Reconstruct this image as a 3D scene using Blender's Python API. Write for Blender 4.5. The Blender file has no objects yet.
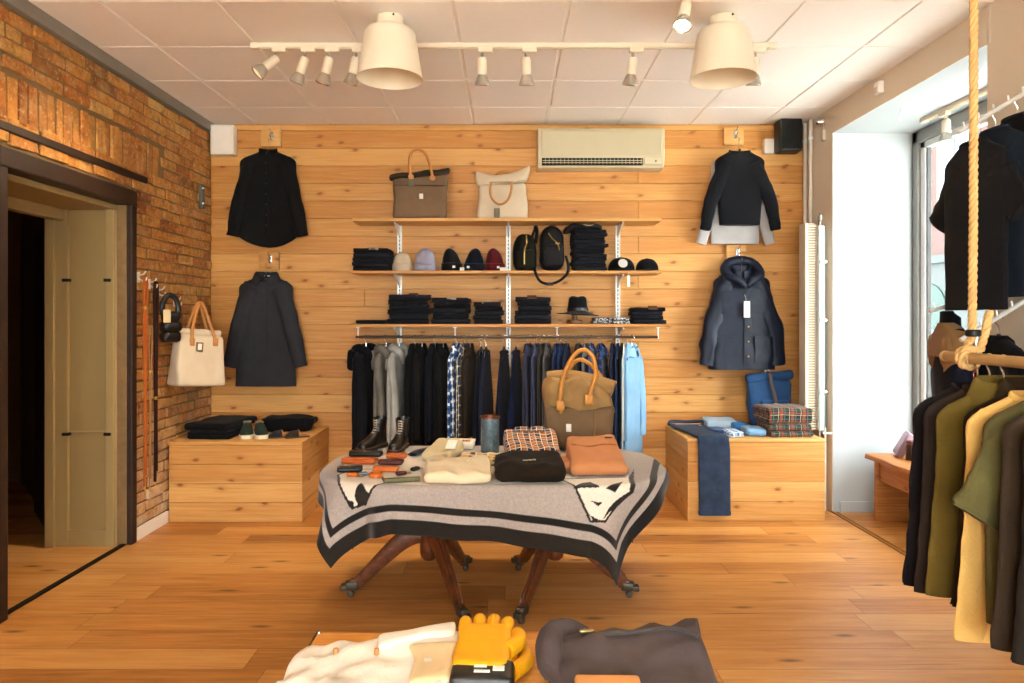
import bpy, bmesh, math, random
from mathutils import Vector, Matrix, noise
R = math.radians
PI = math.pi
random.seed(11)
SC = bpy.context.scene
COL = SC.collection
F = 701.0            # focal length in pixels of a 1024 px wide frame
CAMZ = 1.48


def at(px, py, Y):
    """world point at depth Y that the photograph shows at (px, py)"""
    return Vector(((px - 508) * Y / F, Y, CAMZ - (py - 319) * Y / F))


def lin(h):
    h = h.lstrip('#')
    out = []
    for i in (0, 2, 4):
        c = int(h[i:i + 2], 16) / 255
        out.append(c / 12.92 if c <= 0.04045 else ((c + 0.055) / 1.055) ** 2.4)
    return (*out, 1.0)


# ------------------------------------------------------------------ materials
class N:
    """small node-tree writer"""
    def __init__(s, name):
        s.m = bpy.data.materials.new(name)
        s.m.use_nodes = True
        s.t = s.m.node_tree
        s.n = s.t.nodes
        s.b = s.n['Principled BSDF']

    def add(s, kind, **kw):
        nd = s.n.new(kind)
        for k, v in kw.items():
            setattr(nd, k, v)
        return nd

    def link(s, a, b):
        s.t.links.new(a, b)

    def val(s, sock, v):
        if hasattr(v, 'is_linked') or isinstance(v, bpy.types.NodeSocket):
            s.link(v, sock)
        else:
            sock.default_value = v

    def math(s, op, a, b=0.0, c=0.0):
        nd = s.add('ShaderNodeMath', operation=op)
        s.val(nd.inputs[0], a)
        s.val(nd.inputs[1], b)
        s.val(nd.inputs[2], c)
        return nd.outputs[0]

    def mix(s, fac, a, b, blend='MIX'):
        nd = s.add('ShaderNodeMix', data_type='RGBA', blend_type=blend)
        s.val(nd.inputs[0], fac)
        s.val(nd.inputs[6], a)
        s.val(nd.inputs[7], b)
        return nd.outputs[2]

    def ramp(s, fac, stops, interp='LINEAR'):
        nd = s.add('ShaderNodeValToRGB')
        nd.color_ramp.interpolation = interp
        el = nd.color_ramp.elements
        while len(el) < len(stops):
            el.new(0.5)
        for e, (p, c) in zip(el, stops):
            e.position = p
            e.color = lin(c) if isinstance(c, str) else (c if len(c) == 4 else (*c, 1))
        s.val(nd.inputs[0], fac)
        return nd.outputs[0]

    def noise(s, vec, scale, detail=3.0, rough=0.55, dist=0.0):
        nd = s.add('ShaderNodeTexNoise')
        s.link(vec, nd.inputs['Vector'])
        nd.inputs['Scale'].default_value = scale
        nd.inputs['Detail'].default_value = detail
        nd.inputs['Roughness'].default_value = rough
        nd.inputs['Distortion'].default_value = dist
        return nd.outputs[0]

    def coord(s, which='Object'):
        return s.add('ShaderNodeTexCoord').outputs[which]

    def pos(s):
        return s.add('ShaderNodeNewGeometry').outputs['Position']

    def sep(s, vec):
        nd = s.add('ShaderNodeSeparateXYZ')
        s.link(vec, nd.inputs[0])
        return nd.outputs

    def comb(s, x, y, z=0.0):
        nd = s.add('ShaderNodeCombineXYZ')
        s.val(nd.inputs[0], x)
        s.val(nd.inputs[1], y)
        s.val(nd.inputs[2], z)
        return nd.outputs[0]

    def mapping(s, vec, scale=(1, 1, 1), loc=(0, 0, 0)):
        nd = s.add('ShaderNodeMapping')
        s.link(vec, nd.inputs[0])
        nd.inputs['Scale'].default_value = scale
        nd.inputs['Location'].default_value = loc
        return nd.outputs[0]

    def bump(s, h, strength=0.3, dist=0.01):
        nd = s.add('ShaderNodeBump')
        nd.inputs['Strength'].default_value = strength
        nd.inputs['Distance'].default_value = dist
        s.link(h, nd.inputs['Height'])
        s.link(nd.outputs[0], s.b.inputs['Normal'])

    def set(s, color=None, rough=None, metal=None, spec=None, **kw):
        if color is not None:
            s.val(s.b.inputs['Base Color'], color)
        if rough is not None:
            s.val(s.b.inputs['Roughness'], rough)
        if metal is not None:
            s.b.inputs['Metallic'].default_value = metal
        if spec is not None:
            s.b.inputs['Specular IOR Level'].default_value = spec
        for k, v in kw.items():
            s.val(s.b.inputs[k.replace('_', ' ')], v)
        return s.m


_cache = {}


def plain(hexc, rough=0.5, metal=0.0, spec=0.5, var=0.06, scale=12.0, bump=0.0):
    key = ('plain', hexc, rough, metal, spec, var, scale, bump)
    if key in _cache:
        return _cache[key]
    g = N('paint_' + hexc.strip('#'))
    v = g.coord()
    n = g.noise(v, scale, 4)
    c = lin(hexc)
    dk = tuple(x * (1 - var) for x in c[:3]) + (1,)
    lt = tuple(min(1, x * (1 + var)) for x in c[:3]) + (1,)
    col = g.mix(n, dk, lt)
    g.set(col, rough, metal, spec)
    if bump:
        g.bump(g.noise(v, scale * 6, 3), bump, 0.004)
    _cache[key] = g.m
    return g.m


def fabric(hexc, rough=0.9, var=0.25, weave=220.0, bump=0.25, sheen=0.15, hex2=None, scale=7.0):
    """woven or knitted cloth: a fine weave and a soft uneven dye"""
    key = ('fab', hexc, rough, var, weave, bump, sheen, hex2, scale)
    if key in _cache:
        return _cache[key]
    g = N('cloth_' + hexc.strip('#'))
    v = g.coord()
    n = g.noise(v, scale, 5, 0.6)
    fine = g.noise(v, weave, 2, 0.7)
    c = lin(hexc)
    if hex2:
        a, b = c, lin(hex2)
    else:
        a = tuple(x * (1 - var) for x in c[:3]) + (1,)
        b = tuple(min(1, x * (1 + var)) for x in c[:3]) + (1,)
    col = g.mix(g.ramp(n, [(0.3, (0, 0, 0)), (0.7, (1, 1, 1))]), a, b)
    col = g.mix(0.35, col, g.mix(fine, a, b))
    g.set(col, rough, 0, 0.12 if rough > 0.7 else 0.22)
    g.b.inputs['Sheen Weight'].default_value = sheen
    h = g.math('ADD', fine, g.math('MULTIPLY', g.noise(v, 30, 3), 1.5))
    g.bump(h, bump, 0.003)
    _cache[key] = g.m
    return g.m


def plaid(name, base, bands, rough=0.9):
    """bands: (axis 0/1, period, offset, width, colour, strength); UV is in metres"""
    g = N(name)
    uv = g.coord('UV')
    s = g.sep(uv)
    col = lin(base)
    for ax, per, off, wid, c, st in bands:
        f = g.math('FRACT', g.math('DIVIDE', g.math('ADD', s[ax], off + 50 * per), per))
        m = g.math('LESS_THAN', f, wid / per)
        col = g.mix(g.math('MULTIPLY', m, st), col, lin(c))
    n = g.noise(uv, 300, 2)
    col = g.mix(0.25, col, n, 'OVERLAY')
    g.set(col, rough, 0, 0.2)
    g.b.inputs['Sheen Weight'].default_value = 0.1
    g.bump(g.noise(g.coord(), 40, 3), 0.2, 0.004)
    return g.m


# ------------------------------------------------------------------ mesh builder
class MB:
    def __init__(s):
        s.v, s.f, s.uv, s.mi = [], [], [], []
        s.xf = Matrix.Identity(4)
        s.cur = 0

    def add(s, vs, fs, uvs=None):
        o = len(s.v)
        s.v.extend([s.xf @ Vector(p) for p in vs])
        for i, f in enumerate(fs):
            s.f.append(tuple(o + k for k in f))
            s.uv.append(uvs[i] if uvs else None)
            s.mi.append(s.cur)
        return s

    def box(s, c, size, rot=None, taper=1.0):
        x, y, z = (q / 2 for q in size)
        vs = []
        for sx, sy, sz in ((-1, -1, -1), (1, -1, -1), (1, 1, -1), (-1, 1, -1), (-1, -1, 1), (1, -1, 1), (1, 1, 1), (-1, 1, 1)):
            k = taper if sz > 0 else 1
            p = Vector((sx * x * k, sy * y * k, sz * z))
            if rot is not None:
                p = rot @ p
            vs.append(p + Vector(c))
        return s.add(vs, [(0, 3, 2, 1), (4, 5, 6, 7), (0, 1, 5, 4), (1, 2, 6, 5), (2, 3, 7, 6), (3, 0, 4, 7)])

    def span(s, lo, hi):
        lo, hi = Vector(lo), Vector(hi)
        return s.box((lo + hi) / 2, hi - lo)

    def loft(s, rings, cap0=True, cap1=True, closed=True, us=None):
        n = len(rings[0])
        o = []
        for r in rings:
            o.extend(r)
        fs, uvs = [], []
        if us is None:
            us = [0.0]
            big = max(rings, key=lambda r: sum((Vector(r[k]) - Vector(r[k - 1])).length for k in range(n)))
            for k in range(n):
                us.append(us[-1] + (Vector(big[(k + 1) % n]) - Vector(big[k])).length)
        vv = [0.0]
        for a, b in zip(rings, rings[1:]):
            vv.append(vv[-1] + sum((Vector(p) - Vector(q)).length for p, q in zip(a, b)) / n)
        for i in range(len(rings) - 1):
            for k in range(n if closed else n - 1):
                k2 = (k + 1) % n
                fs.append((i * n + k, i * n + k2, (i + 1) * n + k2, (i + 1) * n + k))
                uvs.append([(us[k], vv[i]), (us[k + 1], vv[i]), (us[k + 1], vv[i + 1]), (us[k], vv[i + 1])])
        if closed and cap0:
            fs.append(tuple(reversed(range(n))))
            uvs.append([(us[k], 0) for k in reversed(range(n))])
        if closed and cap1:
            b = (len(rings) - 1) * n
            fs.append(tuple(b + k for k in range(n)))
            uvs.append([(us[k], vv[-1]) for k in range(n)])
        return s.add(o, fs, uvs)

    def tube(s, path, rad, n=10, caps=True, flat=1.0, up=None):
        path = [Vector(p) for p in path]
        m = len(path)
        rr = rad if isinstance(rad, (list, tuple)) else [rad] * m
        rings = []
        prev = None
        for i, p in enumerate(path):
            a = path[max(0, i - 1)]
            b = path[min(m - 1, i + 1)]
            t = (b - a).normalized() if (b - a).length > 1e-9 else Vector((0, 0, 1))
            if prev is None:
                u = Vector(up) if up else (Vector((0, 0, 1)) if abs(t.z) < 0.9 else Vector((0, 1, 0)))
            else:
                u = prev
            u = (u - t * u.dot(t))
            if u.length < 1e-6:
                u = Vector((1, 0, 0)) - t * t.x
            u.normalize()
            prev = u
            w = t.cross(u)
            rings.append([p + (u * math.sin(2 * PI * k / n) * flat + w * math.cos(2 * PI * k / n)) * rr[i] for k in range(n)])
        return s.loft(rings, caps, caps)

    def lathe(s, prof, n=24, c=(0, 0, 0), axis='z', caps=True):
        rings = []
        for r, z in prof:
            ring = []
            for k in range(n):
                a = 2 * PI * k / n
                x, y = r * math.cos(a), r * math.sin(a)
                if axis == 'z':
                    p = (x, y, z)
                elif axis == 'y':
                    p = (x, z, -y)
                else:
                    p = (z, x, y)
                ring.append(Vector(p) + Vector(c))
            rings.append(ring)
        return s.loft(rings, caps, caps)

    def grid(s, fn, nu, nv, uvs=1.0):
        vs = [fn(i / nu, j / nv) for j in range(nv + 1) for i in range(nu + 1)]
        fs, uu = [], []
        for j in range(nv):
            for i in range(nu):
                a = j * (nu + 1) + i
                fs.append((a, a + 1, a + nu + 2, a + nu + 1))
                uu.append([(i / nu * uvs, j / nv * uvs), ((i + 1) / nu * uvs, j / nv * uvs), ((i + 1) / nu * uvs, (j + 1) / nv * uvs), (i / nu * uvs, (j + 1) / nv * uvs)])
        return s.add(vs, fs, uu)

    def rbox(s, c, size, r=0.02, n=8, amp=0.0, freq=9.0, seed=0.0, fn=None, nx=None, ny=None, nz=None):
        """soft block: a subdivided box with rounded edges and a little unevenness; fn(p, unit) reshapes it"""
        hx, hy, hz = (q / 2 for q in size)
        r = min(r, hx, hy, hz)
        nx, ny, nz = nx or n, ny or n, nz or max(3, n // 2)
        idx, vs, fs, uvs = {}, [], [], []

        def steps(h, m):
            k = max(1, m)
            inner = [-(h - r) + 2 * (h - r) * i / k for i in range(k + 1)] if h - r > 1e-5 else [0.0]
            e = [-h, -h + r * 0.3] if r > 0 else [-h]
            return e + inner + [-q for q in reversed(e)]

        X, Y, Z = steps(hx, nx), steps(hy, ny), steps(hz, nz)

        def pt(p):
            key = (round(p[0], 6), round(p[1], 6), round(p[2], 6))
            if key not in idx:
                q = Vector((max(-hx + r, min(hx - r, p[0])), max(-hy + r, min(hy - r, p[1])), max(-hz + r, min(hz - r, p[2]))))
                d = Vector(p) - q
                if d.length > 1e-9:
                    m = max(abs(d.x), abs(d.y), abs(d.z))
                    q = q + d.normalized() * m
                if amp:
                    w = (q + Vector(c)) * freq + Vector((seed, seed * 1.7, -seed))
                    q = q + Vector((noise.noise(w), noise.noise(w + Vector((9, 3, 1))), noise.noise(w + Vector((1, 7, 5))) * (0.6 if q.z > -hz * 0.9 else 0.0))) * amp
                if fn:
                    q = fn(q, Vector((p[0] / hx, p[1] / hy, p[2] / hz)))
                idx[key] = len(vs)
                vs.append(q + Vector(c))
            return idx[key]

        def face(A, B, mk, flip, ua, ub):
            for i in range(len(A) - 1):
                for j in range(len(B) - 1):
                    q = [mk(A[i], B[j]), mk(A[i + 1], B[j]), mk(A[i + 1], B[j + 1]), mk(A[i], B[j + 1])]
                    t = [(A[i] + ua, B[j] + ub), (A[i + 1] + ua, B[j] + ub), (A[i + 1] + ua, B[j + 1] + ub), (A[i], B[j + 1] + ub)]
                    t[3] = (A[i] + ua, B[j + 1] + ub)
                    if flip:
                        q.reverse()
                        t.reverse()
                    k = [pt(p) for p in q]
                    if len(set(k)) >= 3:
                        fs.append(tuple(k))
                        uvs.append(t)
        face(X, Y, lambda a, b: (a, b, -hz), True, 0, 0)
        face(X, Y, lambda a, b: (a, b, hz), False, 0, 0)
        face(X, Z, lambda a, b: (a, -hy, b), False, 0, -hy - hz)
        face(X, Z, lambda a, b: (a, hy, b), True, 0, hy + hz)
        face(Y, Z, lambda a, b: (-hx, a, b), True, hx, 0.013)
        face(Y, Z, lambda a, b: (hx, a, b), False, hx, 0.013)
        return s.add(vs, fs, uvs)

    def build(s, name, mat, parent=None, loc=None, rot=None, smooth=40, bevel=0, subsurf=0, solid=0, bseg=2):
        me = bpy.data.meshes.new(name)
        me.from_pydata([tuple(p) for p in s.v], [], s.f)
        mats = mat if isinstance(mat, (list, tuple)) else [mat]
        for m in mats:
            me.materials.append(m)
        if any(u for u in s.uv):
            lay = me.uv_layers.new(name='UVMap')
            k = 0
            for f, u in zip(s.f, s.uv):
                for j in range(len(f)):
                    lay.data[k].uv = u[j] if u else (0, 0)
                    k += 1
        if len(mats) > 1:
            for p, m in zip(me.polygons, s.mi):
                p.material_index = m
        if smooth:
            for p in me.polygons:
                p.use_smooth = True
            me.update()
            if smooth < 180:
                me.set_sharp_from_angle(angle=R(smooth))
        me.update()
        o = bpy.data.objects.new(name, me)
        COL.objects.link(o)
        if parent is not None:
            o.parent = parent
        if loc is not None:
            o.location = loc
        if rot is not None:
            o.rotation_euler = rot
        if bevel:
            b = o.modifiers.new('Bevel', 'BEVEL')
            b.width = bevel
            b.segments = bseg
            b.limit_method = 'ANGLE'
            b.angle_limit = R(40)
        if solid:
            b = o.modifiers.new('Solid', 'SOLIDIFY')
            b.thickness = solid
            b.offset = 0
        if subsurf:
            b = o.modifiers.new('Sub', 'SUBSURF')
            b.levels = b.render_levels = subsurf
        return o


def thing(name, label, cat, loc=(0, 0, 0), rot=(0, 0, 0), group=None):
    o = bpy.data.objects.new(name, None)
    COL.objects.link(o)
    o.empty_display_size = 0.05
    o.location = loc
    o.rotation_euler = rot
    o['label'] = label
    o['category'] = cat
    if group:
        o['group'] = group
    return o


def tag(o, label, cat, group=None):
    o['label'] = label
    o['category'] = cat
    if group:
        o['group'] = group
    return o


def struct(o):
    o['kind'] = 'structure'
    return o


def copy_tree(o, parent=None, label=None, loc=None, rot=None):
    c = o.copy()
    COL.objects.link(c)
    if parent is not None:
        c.parent = parent
    for ch in list(o.children):
        copy_tree(ch, c)
    if label:
        c['label'] = label
    if loc is not None:
        c.location = loc
    if rot is not None:
        c.rotation_euler = rot
    return c


def lerp_tab(tab, z):
    """tab: descending list of (z, v); smooth interpolation"""
    if z >= tab[0][0]:
        return tab[0][1]
    for (z0, a), (z1, b) in zip(tab, tab[1:]):
        if z >= z1:
            t = (z0 - z) / (z0 - z1)
            return a + (b - a) * t
    return tab[-1][1]


def bez(p0, p1, p2, p3, n=12):
    p0, p1, p2, p3 = map(Vector, (p0, p1, p2, p3))
    out = []
    for i in range(n + 1):
        t = i / n
        out.append(p0 * (1 - t) ** 3 + p1 * 3 * t * (1 - t) ** 2 + p2 * 3 * t * t * (1 - t) + p3 * t ** 3)
    return out


def smoothpath(pts, n=6):
    """Catmull-Rom through points"""
    pts = [Vector(p) for p in pts]
    out = []
    for i in range(len(pts) - 1):
        a = pts[max(0, i - 1)]
        b, c = pts[i], pts[i + 1]
        d = pts[min(len(pts) - 1, i + 2)]
        for k in range(n):
            t = k / n
            out.append(0.5 * ((2 * b) + (c - a) * t + (2 * a - 5 * b + 4 * c - d) * t * t + (3 * b - a - 3 * c + d) * t ** 3))
    out.append(pts[-1])
    return out

# ================================================================== room materials
def pine_mat(name, rowh=0.1475, ph=0.1075, base='#cf9b59', dark='#b37736', axis='x', knots=True):
    g = N(name)
    p = g.pos()
    s = g.sep(p)
    row = g.math('FLOOR', g.math('DIVIDE', g.math('SUBTRACT', s[2], ph), rowh))
    wn = g.add('ShaderNodeTexWhiteNoise', noise_dimensions='1D')
    g.link(row, wn.inputs['W'])
    run = g.math('ADD', s[0], g.math('MULTIPLY', s[1], 1.0))
    vec = g.comb(g.math('ADD', run, g.math('MULTIPLY', wn.outputs[0], 37.0)), g.math('MULTIPLY', row, 3.1), s[2])
    grain = g.noise(g.mapping(vec, (1.0, 1.0, 26.0)), 2.2, 5, 0.6, 0.6)
    fine = g.noise(g.mapping(vec, (3.0, 1.0, 160.0)), 2.0, 3)
    f = g.math('ADD', g.math('MULTIPLY', grain, 0.75), g.math('MULTIPLY', fine, 0.25))
    f = g.math('ADD', f, g.math('MULTIPLY', g.math('SUBTRACT', wn.outputs[0], 0.5), 0.28))
    col = g.mix(g.ramp(f, [(0.33, (0, 0, 0)), (0.66, (1, 1, 1))]), lin(base), lin(dark))
    if knots:
        v = g.add('ShaderNodeTexVoronoi', feature='F1', voronoi_dimensions='2D')
        vs_ = g.sep(vec)
        wob = g.math('MULTIPLY', g.math('SUBTRACT', grain, 0.5), 0.25)
        g.link(g.comb(g.math('ADD', g.math('MULTIPLY', vs_[0], 3.4), wob), g.math('ADD', g.math('MULTIPLY', vs_[2], 6.8), wob)), v.inputs['Vector'])
        v.inputs['Scale'].default_value = 1.0
        rnd = g.sep(v.outputs['Color'])
        k = g.ramp(v.outputs['Distance'], [(0.04, (1, 1, 1)), (0.1, (0, 0, 0))])
        k = g.math('MULTIPLY', k, g.math('GREATER_THAN', rnd[0], 0.45))
        col = g.mix(g.math('MULTIPLY', k, 0.8), col, lin('#5c3010'))
        halo = g.ramp(v.outputs['Distance'], [(0.06, (1, 1, 1)), (0.22, (0, 0, 0))])
        halo = g.math('MULTIPLY', halo, g.math('GREATER_THAN', rnd[0], 0.45))
        col = g.mix(g.math('MULTIPLY', halo, 0.35), col, lin('#9a5a22'))
    g.set(col, 0.48, 0, 0.35)
    g.bump(fine, 0.12, 0.003)
    return g.m


def floor_mat():
    g = N('oak_floor')
    s = g.sep(g.pos())
    W, L = 0.185, 1.9
    ry = g.math('DIVIDE', s[1], W)
    row = g.math('FLOOR', ry)
    wr = g.add('ShaderNodeTexWhiteNoise', noise_dimensions='1D')
    g.link(row, wr.inputs['W'])
    rx = g.math('DIVIDE', g.math('ADD', s[0], g.math('MULTIPLY', wr.outputs[0], 7.0)), L)
    c = g.math('FLOOR', rx)
    wn = g.add('ShaderNodeTexWhiteNoise', noise_dimensions='2D')
    g.link(g.comb(row, c), wn.inputs['Vector'])
    tone = wn.outputs[0]
    vec = g.comb(g.math('ADD', s[0], g.math('MULTIPLY', tone, 30)), g.math('ADD', s[1], g.math('MULTIPLY', row, 2.3)), 0)
    grain = g.noise(g.mapping(vec, (1.3, 22, 1)), 1.6, 6, 0.62, 0.8)
    broad = g.noise(g.mapping(vec, (0.7, 5, 1)), 1.4, 4, 0.6, 0.4)
    fine = g.noise(g.mapping(vec, (4, 150, 1)), 2.0, 3)
    f = g.math('ADD', g.math('ADD', g.math('MULTIPLY', grain, 0.4), g.math('MULTIPLY', broad, 0.4)), g.math('MULTIPLY', fine, 0.2))
    f = g.math('ADD', f, g.math('MULTIPLY', g.math('SUBTRACT', tone, 0.5), 0.24))
    col = g.ramp(f, [(0.28, '#d2a062'), (0.46, '#c48a48'), (0.6, '#ac7034'), (0.76, '#805026')])
    # knots and short splits
    v = g.add('ShaderNodeTexVoronoi', feature='F1', voronoi_dimensions='2D')
    g.link(g.mapping(vec, (1.15, 4.2, 1)), v.inputs['Vector'])
    v.inputs['Scale'].default_value = 1.0
    rnd = g.sep(v.outputs['Color'])
    k = g.math('MULTIPLY', g.ramp(v.outputs['Distance'], [(0.02, (1, 1, 1)), (0.085, (0, 0, 0))]), g.math('GREATER_THAN', rnd[0], 0.5))
    col = g.mix(g.math('MULTIPLY', k, 0.75), col, lin('#3c2010'))
    cr = g.noise(g.mapping(vec, (0.9, 30, 1)), 1.1, 2, 0.4)
    crk = g.ramp(cr, [(0.70, (0, 0, 0)), (0.74, (1, 1, 1))])
    col = g.mix(g.math('MULTIPLY', crk, 0.5), col, lin('#3a2212'))
    # seams
    fy = g.math('FRACT', ry)
    fx = g.math('FRACT', rx)
    seam = g.math('MAXIMUM', g.math('LESS_THAN', fy, 0.016), g.math('LESS_THAN', fx, 0.0016))
    col = g.mix(g.math('MULTIPLY', seam, 0.7), col, lin('#402413'))
    rough = g.math('ADD', 0.3, g.math('MULTIPLY', grain, 0.22))
    g.set(col, rough, 0, 0.42)
    h = g.math('SUBTRACT', g.math('MULTIPLY', fine, 0.3), g.math('MULTIPLY', seam, 1.0))
    g.bump(h, 0.25, 0.003)
    return g.m


def brick_mat():
    g = N('old_brick')
    uv = g.sep(g.coord('UV'))
    p = g.pos()
    z = g.sep(p)[2]
    col = g.ramp(uv[0], [(0.0, '#5a2a18'), (0.13, '#8a4420'), (0.3, '#a8622a'), (0.5, '#b87a34'), (0.68, '#c8944a'), (0.82, '#8f5226'), (1.0, '#d0a660')])
    big = g.ramp(g.noise(p, 2.6, 4, 0.6), [(0.3, '#8a5026'), (0.5, '#b87c3a'), (0.7, '#c89a56')])
    col = g.mix(0.38, col, big)
    n = g.noise(p, 17, 6, 0.7)
    col = g.mix(g.ramp(n, [(0.44, (0, 0, 0)), (0.7, (0.62, 0.62, 0.62))]), col, lin('#55301a'))
    n1 = g.noise(p, 38, 5, 0.75)
    col = g.mix(g.ramp(n1, [(0.52, (0, 0, 0)), (0.68, (0.6, 0.6, 0.6))]), col, lin('#d3b27c'))
    n2 = g.noise(p, 5.5, 5, 0.7)
    col = g.mix(g.math('MULTIPLY', g.ramp(n2, [(0.5, (0, 0, 0)), (0.68, (1, 1, 1))]), 0.45), col, lin('#b99866'))
    low = g.ramp(z, [(0.05, (1, 1, 1)), (0.95, (0, 0, 0))])
    wash = g.math('MULTIPLY', low, g.ramp(g.noise(p, 7, 5, 0.7), [(0.3, (0, 0, 0)), (0.6, (1, 1, 1))]))
    col = g.mix(g.math('MULTIPLY', wash, 0.75), col, lin('#d8cbb4'))
    g.set(col, 0.85, 0, 0.25)
    g.bump(g.noise(p, 70, 4, 0.7), 0.5, 0.006)
    return g.m


M = {}
M['pine'] = pine_mat('pine_boards')
M['pine_box'] = pine_mat('pine_box_boards', 0.146, 0.0, base='#d3a362', dark='#ba8242')
M['pine_shelf'] = pine_mat('pine_shelf_board', 0.5, 0.0, base='#cb9854', dark='#ae7436', knots=False)
M['floor'] = floor_mat()
M['brick'] = brick_mat()
M['mortar'] = plain('#7d6444', 0.95, 0, 0.1, 0.25, 20, 0.6)
M['white'] = plain('#e9e5df', 0.6, 0, 0.3, 0.03, 3)
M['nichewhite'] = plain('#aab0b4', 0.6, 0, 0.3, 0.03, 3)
M['warmwhite'] = plain('#d9cdbd', 0.65, 0, 0.3, 0.04, 3)
M['tile'] = plain('#f3eee9', 0.8, 0, 0.2, 0.03, 30, 0.08)
M['gridbar'] = plain('#f2eee8', 0.5, 0, 0.4, 0.03)
M['greytrim'] = plain('#7d766c', 0.6, 0, 0.3, 0.1)
M['beigepaint'] = plain('#9a8154', 0.5, 0, 0.4, 0.07, 6, 0.05)
M['darkwood'] = plain('#2c1a10', 0.55, 0, 0.35, 0.4, 18, 0.4)
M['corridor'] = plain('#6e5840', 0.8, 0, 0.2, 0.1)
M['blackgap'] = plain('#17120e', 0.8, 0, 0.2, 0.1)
M['alu'] = plain('#8d8c88', 0.4, 0.3, 0.5, 0.05)
M['chrome'] = plain('#d8d8d6', 0.18, 1.0, 0.5, 0.03)
M['steelwhite'] = plain('#dcdcd8', 0.35, 0.2, 0.5, 0.04)
M['black'] = plain('#161514', 0.5, 0, 0.4, 0.1)
M['hanger'] = plain('#191817', 0.45, 0, 0.4, 0.1)

# ================================================================== shell
XL, XR, YB, ZC = -2.485, 2.49, 5.87, 3.105
YF = -3.0
m = MB()
m.span((-5.2, YF, -0.12), (3.1, 6.6, 0.0))
struct(m.build('floor', M['floor'], smooth=0))

# ceiling: recessed lay-in tiles and the bars between them
m = MB()
m.span((XL - 0.5, YF, ZC + 0.022), (XR + 0.75, YB + 0.1, ZC + 0.12))
xs = [XL - 0.02] + [0.314 + 0.6 * k for k in range(-5, 5) if XL < 0.314 + 0.6 * k < XR] + [XR + 0.02]
ys = [YF] + [4.177 + 0.6 * k for k in range(-12, 4) if YF < 4.177 + 0.6 * k < YB] + [YB]
for a, b in zip(xs, xs[1:]):
    for c, d in zip(ys, ys[1:]):
        if b - a > 0.04 and d - c > 0.03:
            m.span((a + 0.008, c + 0.008, ZC), (b - 0.008, d - 0.008, ZC + 0.022))
ceil = struct(m.build('ceiling', M['tile'], smooth=0, bevel=0.004, bseg=1))
m = MB()
for x in xs[1:-1]:
    m.span((x - 0.012, YF, ZC + 0.008), (x + 0.012, YB, ZC + 0.021))
for y in ys[1:-1]:
    m.span((XL, y - 0.012, ZC + 0.004), (XR, y + 0.012, ZC + 0.021))
m.build('grid_bar', M['gridbar'], ceil, smooth=0)

# back wall: pine boards
m = MB()
m.span((XL - 0.3, YB + 0.012, 0), (XR + 0.7, YB + 0.3, ZC + 0.1))
z = 0.1075 - 0.1475
row = 0
random.seed(5)
while z < ZC:
    z0, z1 = max(0.0, z + 0.0016), min(ZC, z + 0.1475 - 0.0016)
    cuts = [XL, XR]
    if row % 2 == 0:
        cuts.insert(1, 1.09)
    elif row % 5 == 1:
        cuts.insert(1, -1.9 + 0.35 * (row % 3))
    for a, b in zip(cuts, cuts[1:]):
        m.span((a + 0.001, YB, z0), (b - 0.001, YB + 0.014, z1))
    z += 0.1475
    row += 1
struct(m.build('wall_back', M['pine'], smooth=0, bevel=0.003, bseg=1))

# brick wall with the doorway
DY0, DY1, DZ = 3.45, 4.585, 2.23
m = MB()
m.cur = 0
XW = XL - 0.009
m.span((-2.93, YF, 0), (XW, DY0, ZC + 0.05))
m.span((-2.93, DY1, 0), (XW, YB + 0.3, ZC + 0.05))
m.span((-2.93, DY0, DZ), (XW, DY1, ZC + 0.05))
m.cur = 1
random.seed(3)


def brick(y0, y1, z0, z1):
    t = random.gauss(0.5, 0.24)
    t = min(1, max(0, t))
    dx = max(-0.0035, random.gauss(0, 0.005))
    j = lambda: random.uniform(-0.0065, 0.0065)
    x1 = XL + dx
    vs = []
    for x in (XW - 0.003, x1):
        for (y, zz) in ((y0, z0), (y1, z0), (y1, z1), (y0, z1)):
            vs.append((x + (j() * 0.7 if x == x1 else 0), y + j(), zz + j()))
    fs = [(4, 5, 6, 7), (0, 1, 5, 4), (1, 2, 6, 5), (2, 3, 7, 6), (3, 0, 4, 7)]
    m.add(vs, fs, [[(t, 0.5)] * 4] * 5)


course = 0.0755
k = 0
zz = 0.012
while zz < ZC - 0.03:
    soldier = 2.455 <= zz + 0.01 and zz < 2.45 + 3 * course
    y = -0.4 + (0.115 if k % 2 else 0) - random.uniform(0, 0.05)
    while y < YB:
        L = 0.225 if (k % 2 or random.random() < 0.75) else 0.108
        L *= random.uniform(0.92, 1.06)
        y0, y1 = y, min(y + L, YB - 0.004)
        y += L + 0.013
        if soldier and y0 < 4.95:
            continue
        if zz < 2.32 and y1 > 3.385 and y0 < 4.65:
            if y0 < 3.385 - 0.05:
                y1 = 3.385
            elif y1 > 4.65 + 0.05:
                y0 = 4.65
            else:
                continue
        if y1 - y0 > 0.02:
            brick(y0, y1, zz, min(zz + course - 0.012, ZC))
    zz += course
    k += 1
y = -0.4
while y < 4.93:
    w = 0.066 * random.uniform(0.85, 1.1)
    brick(y, y + w, 2.468 + random.uniform(0, 0.01), 2.695)
    y += w + 0.012
struct(m.build('wall_left', [M['mortar'], M['brick']], smooth=0, bevel=0.004, bseg=1))

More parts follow.
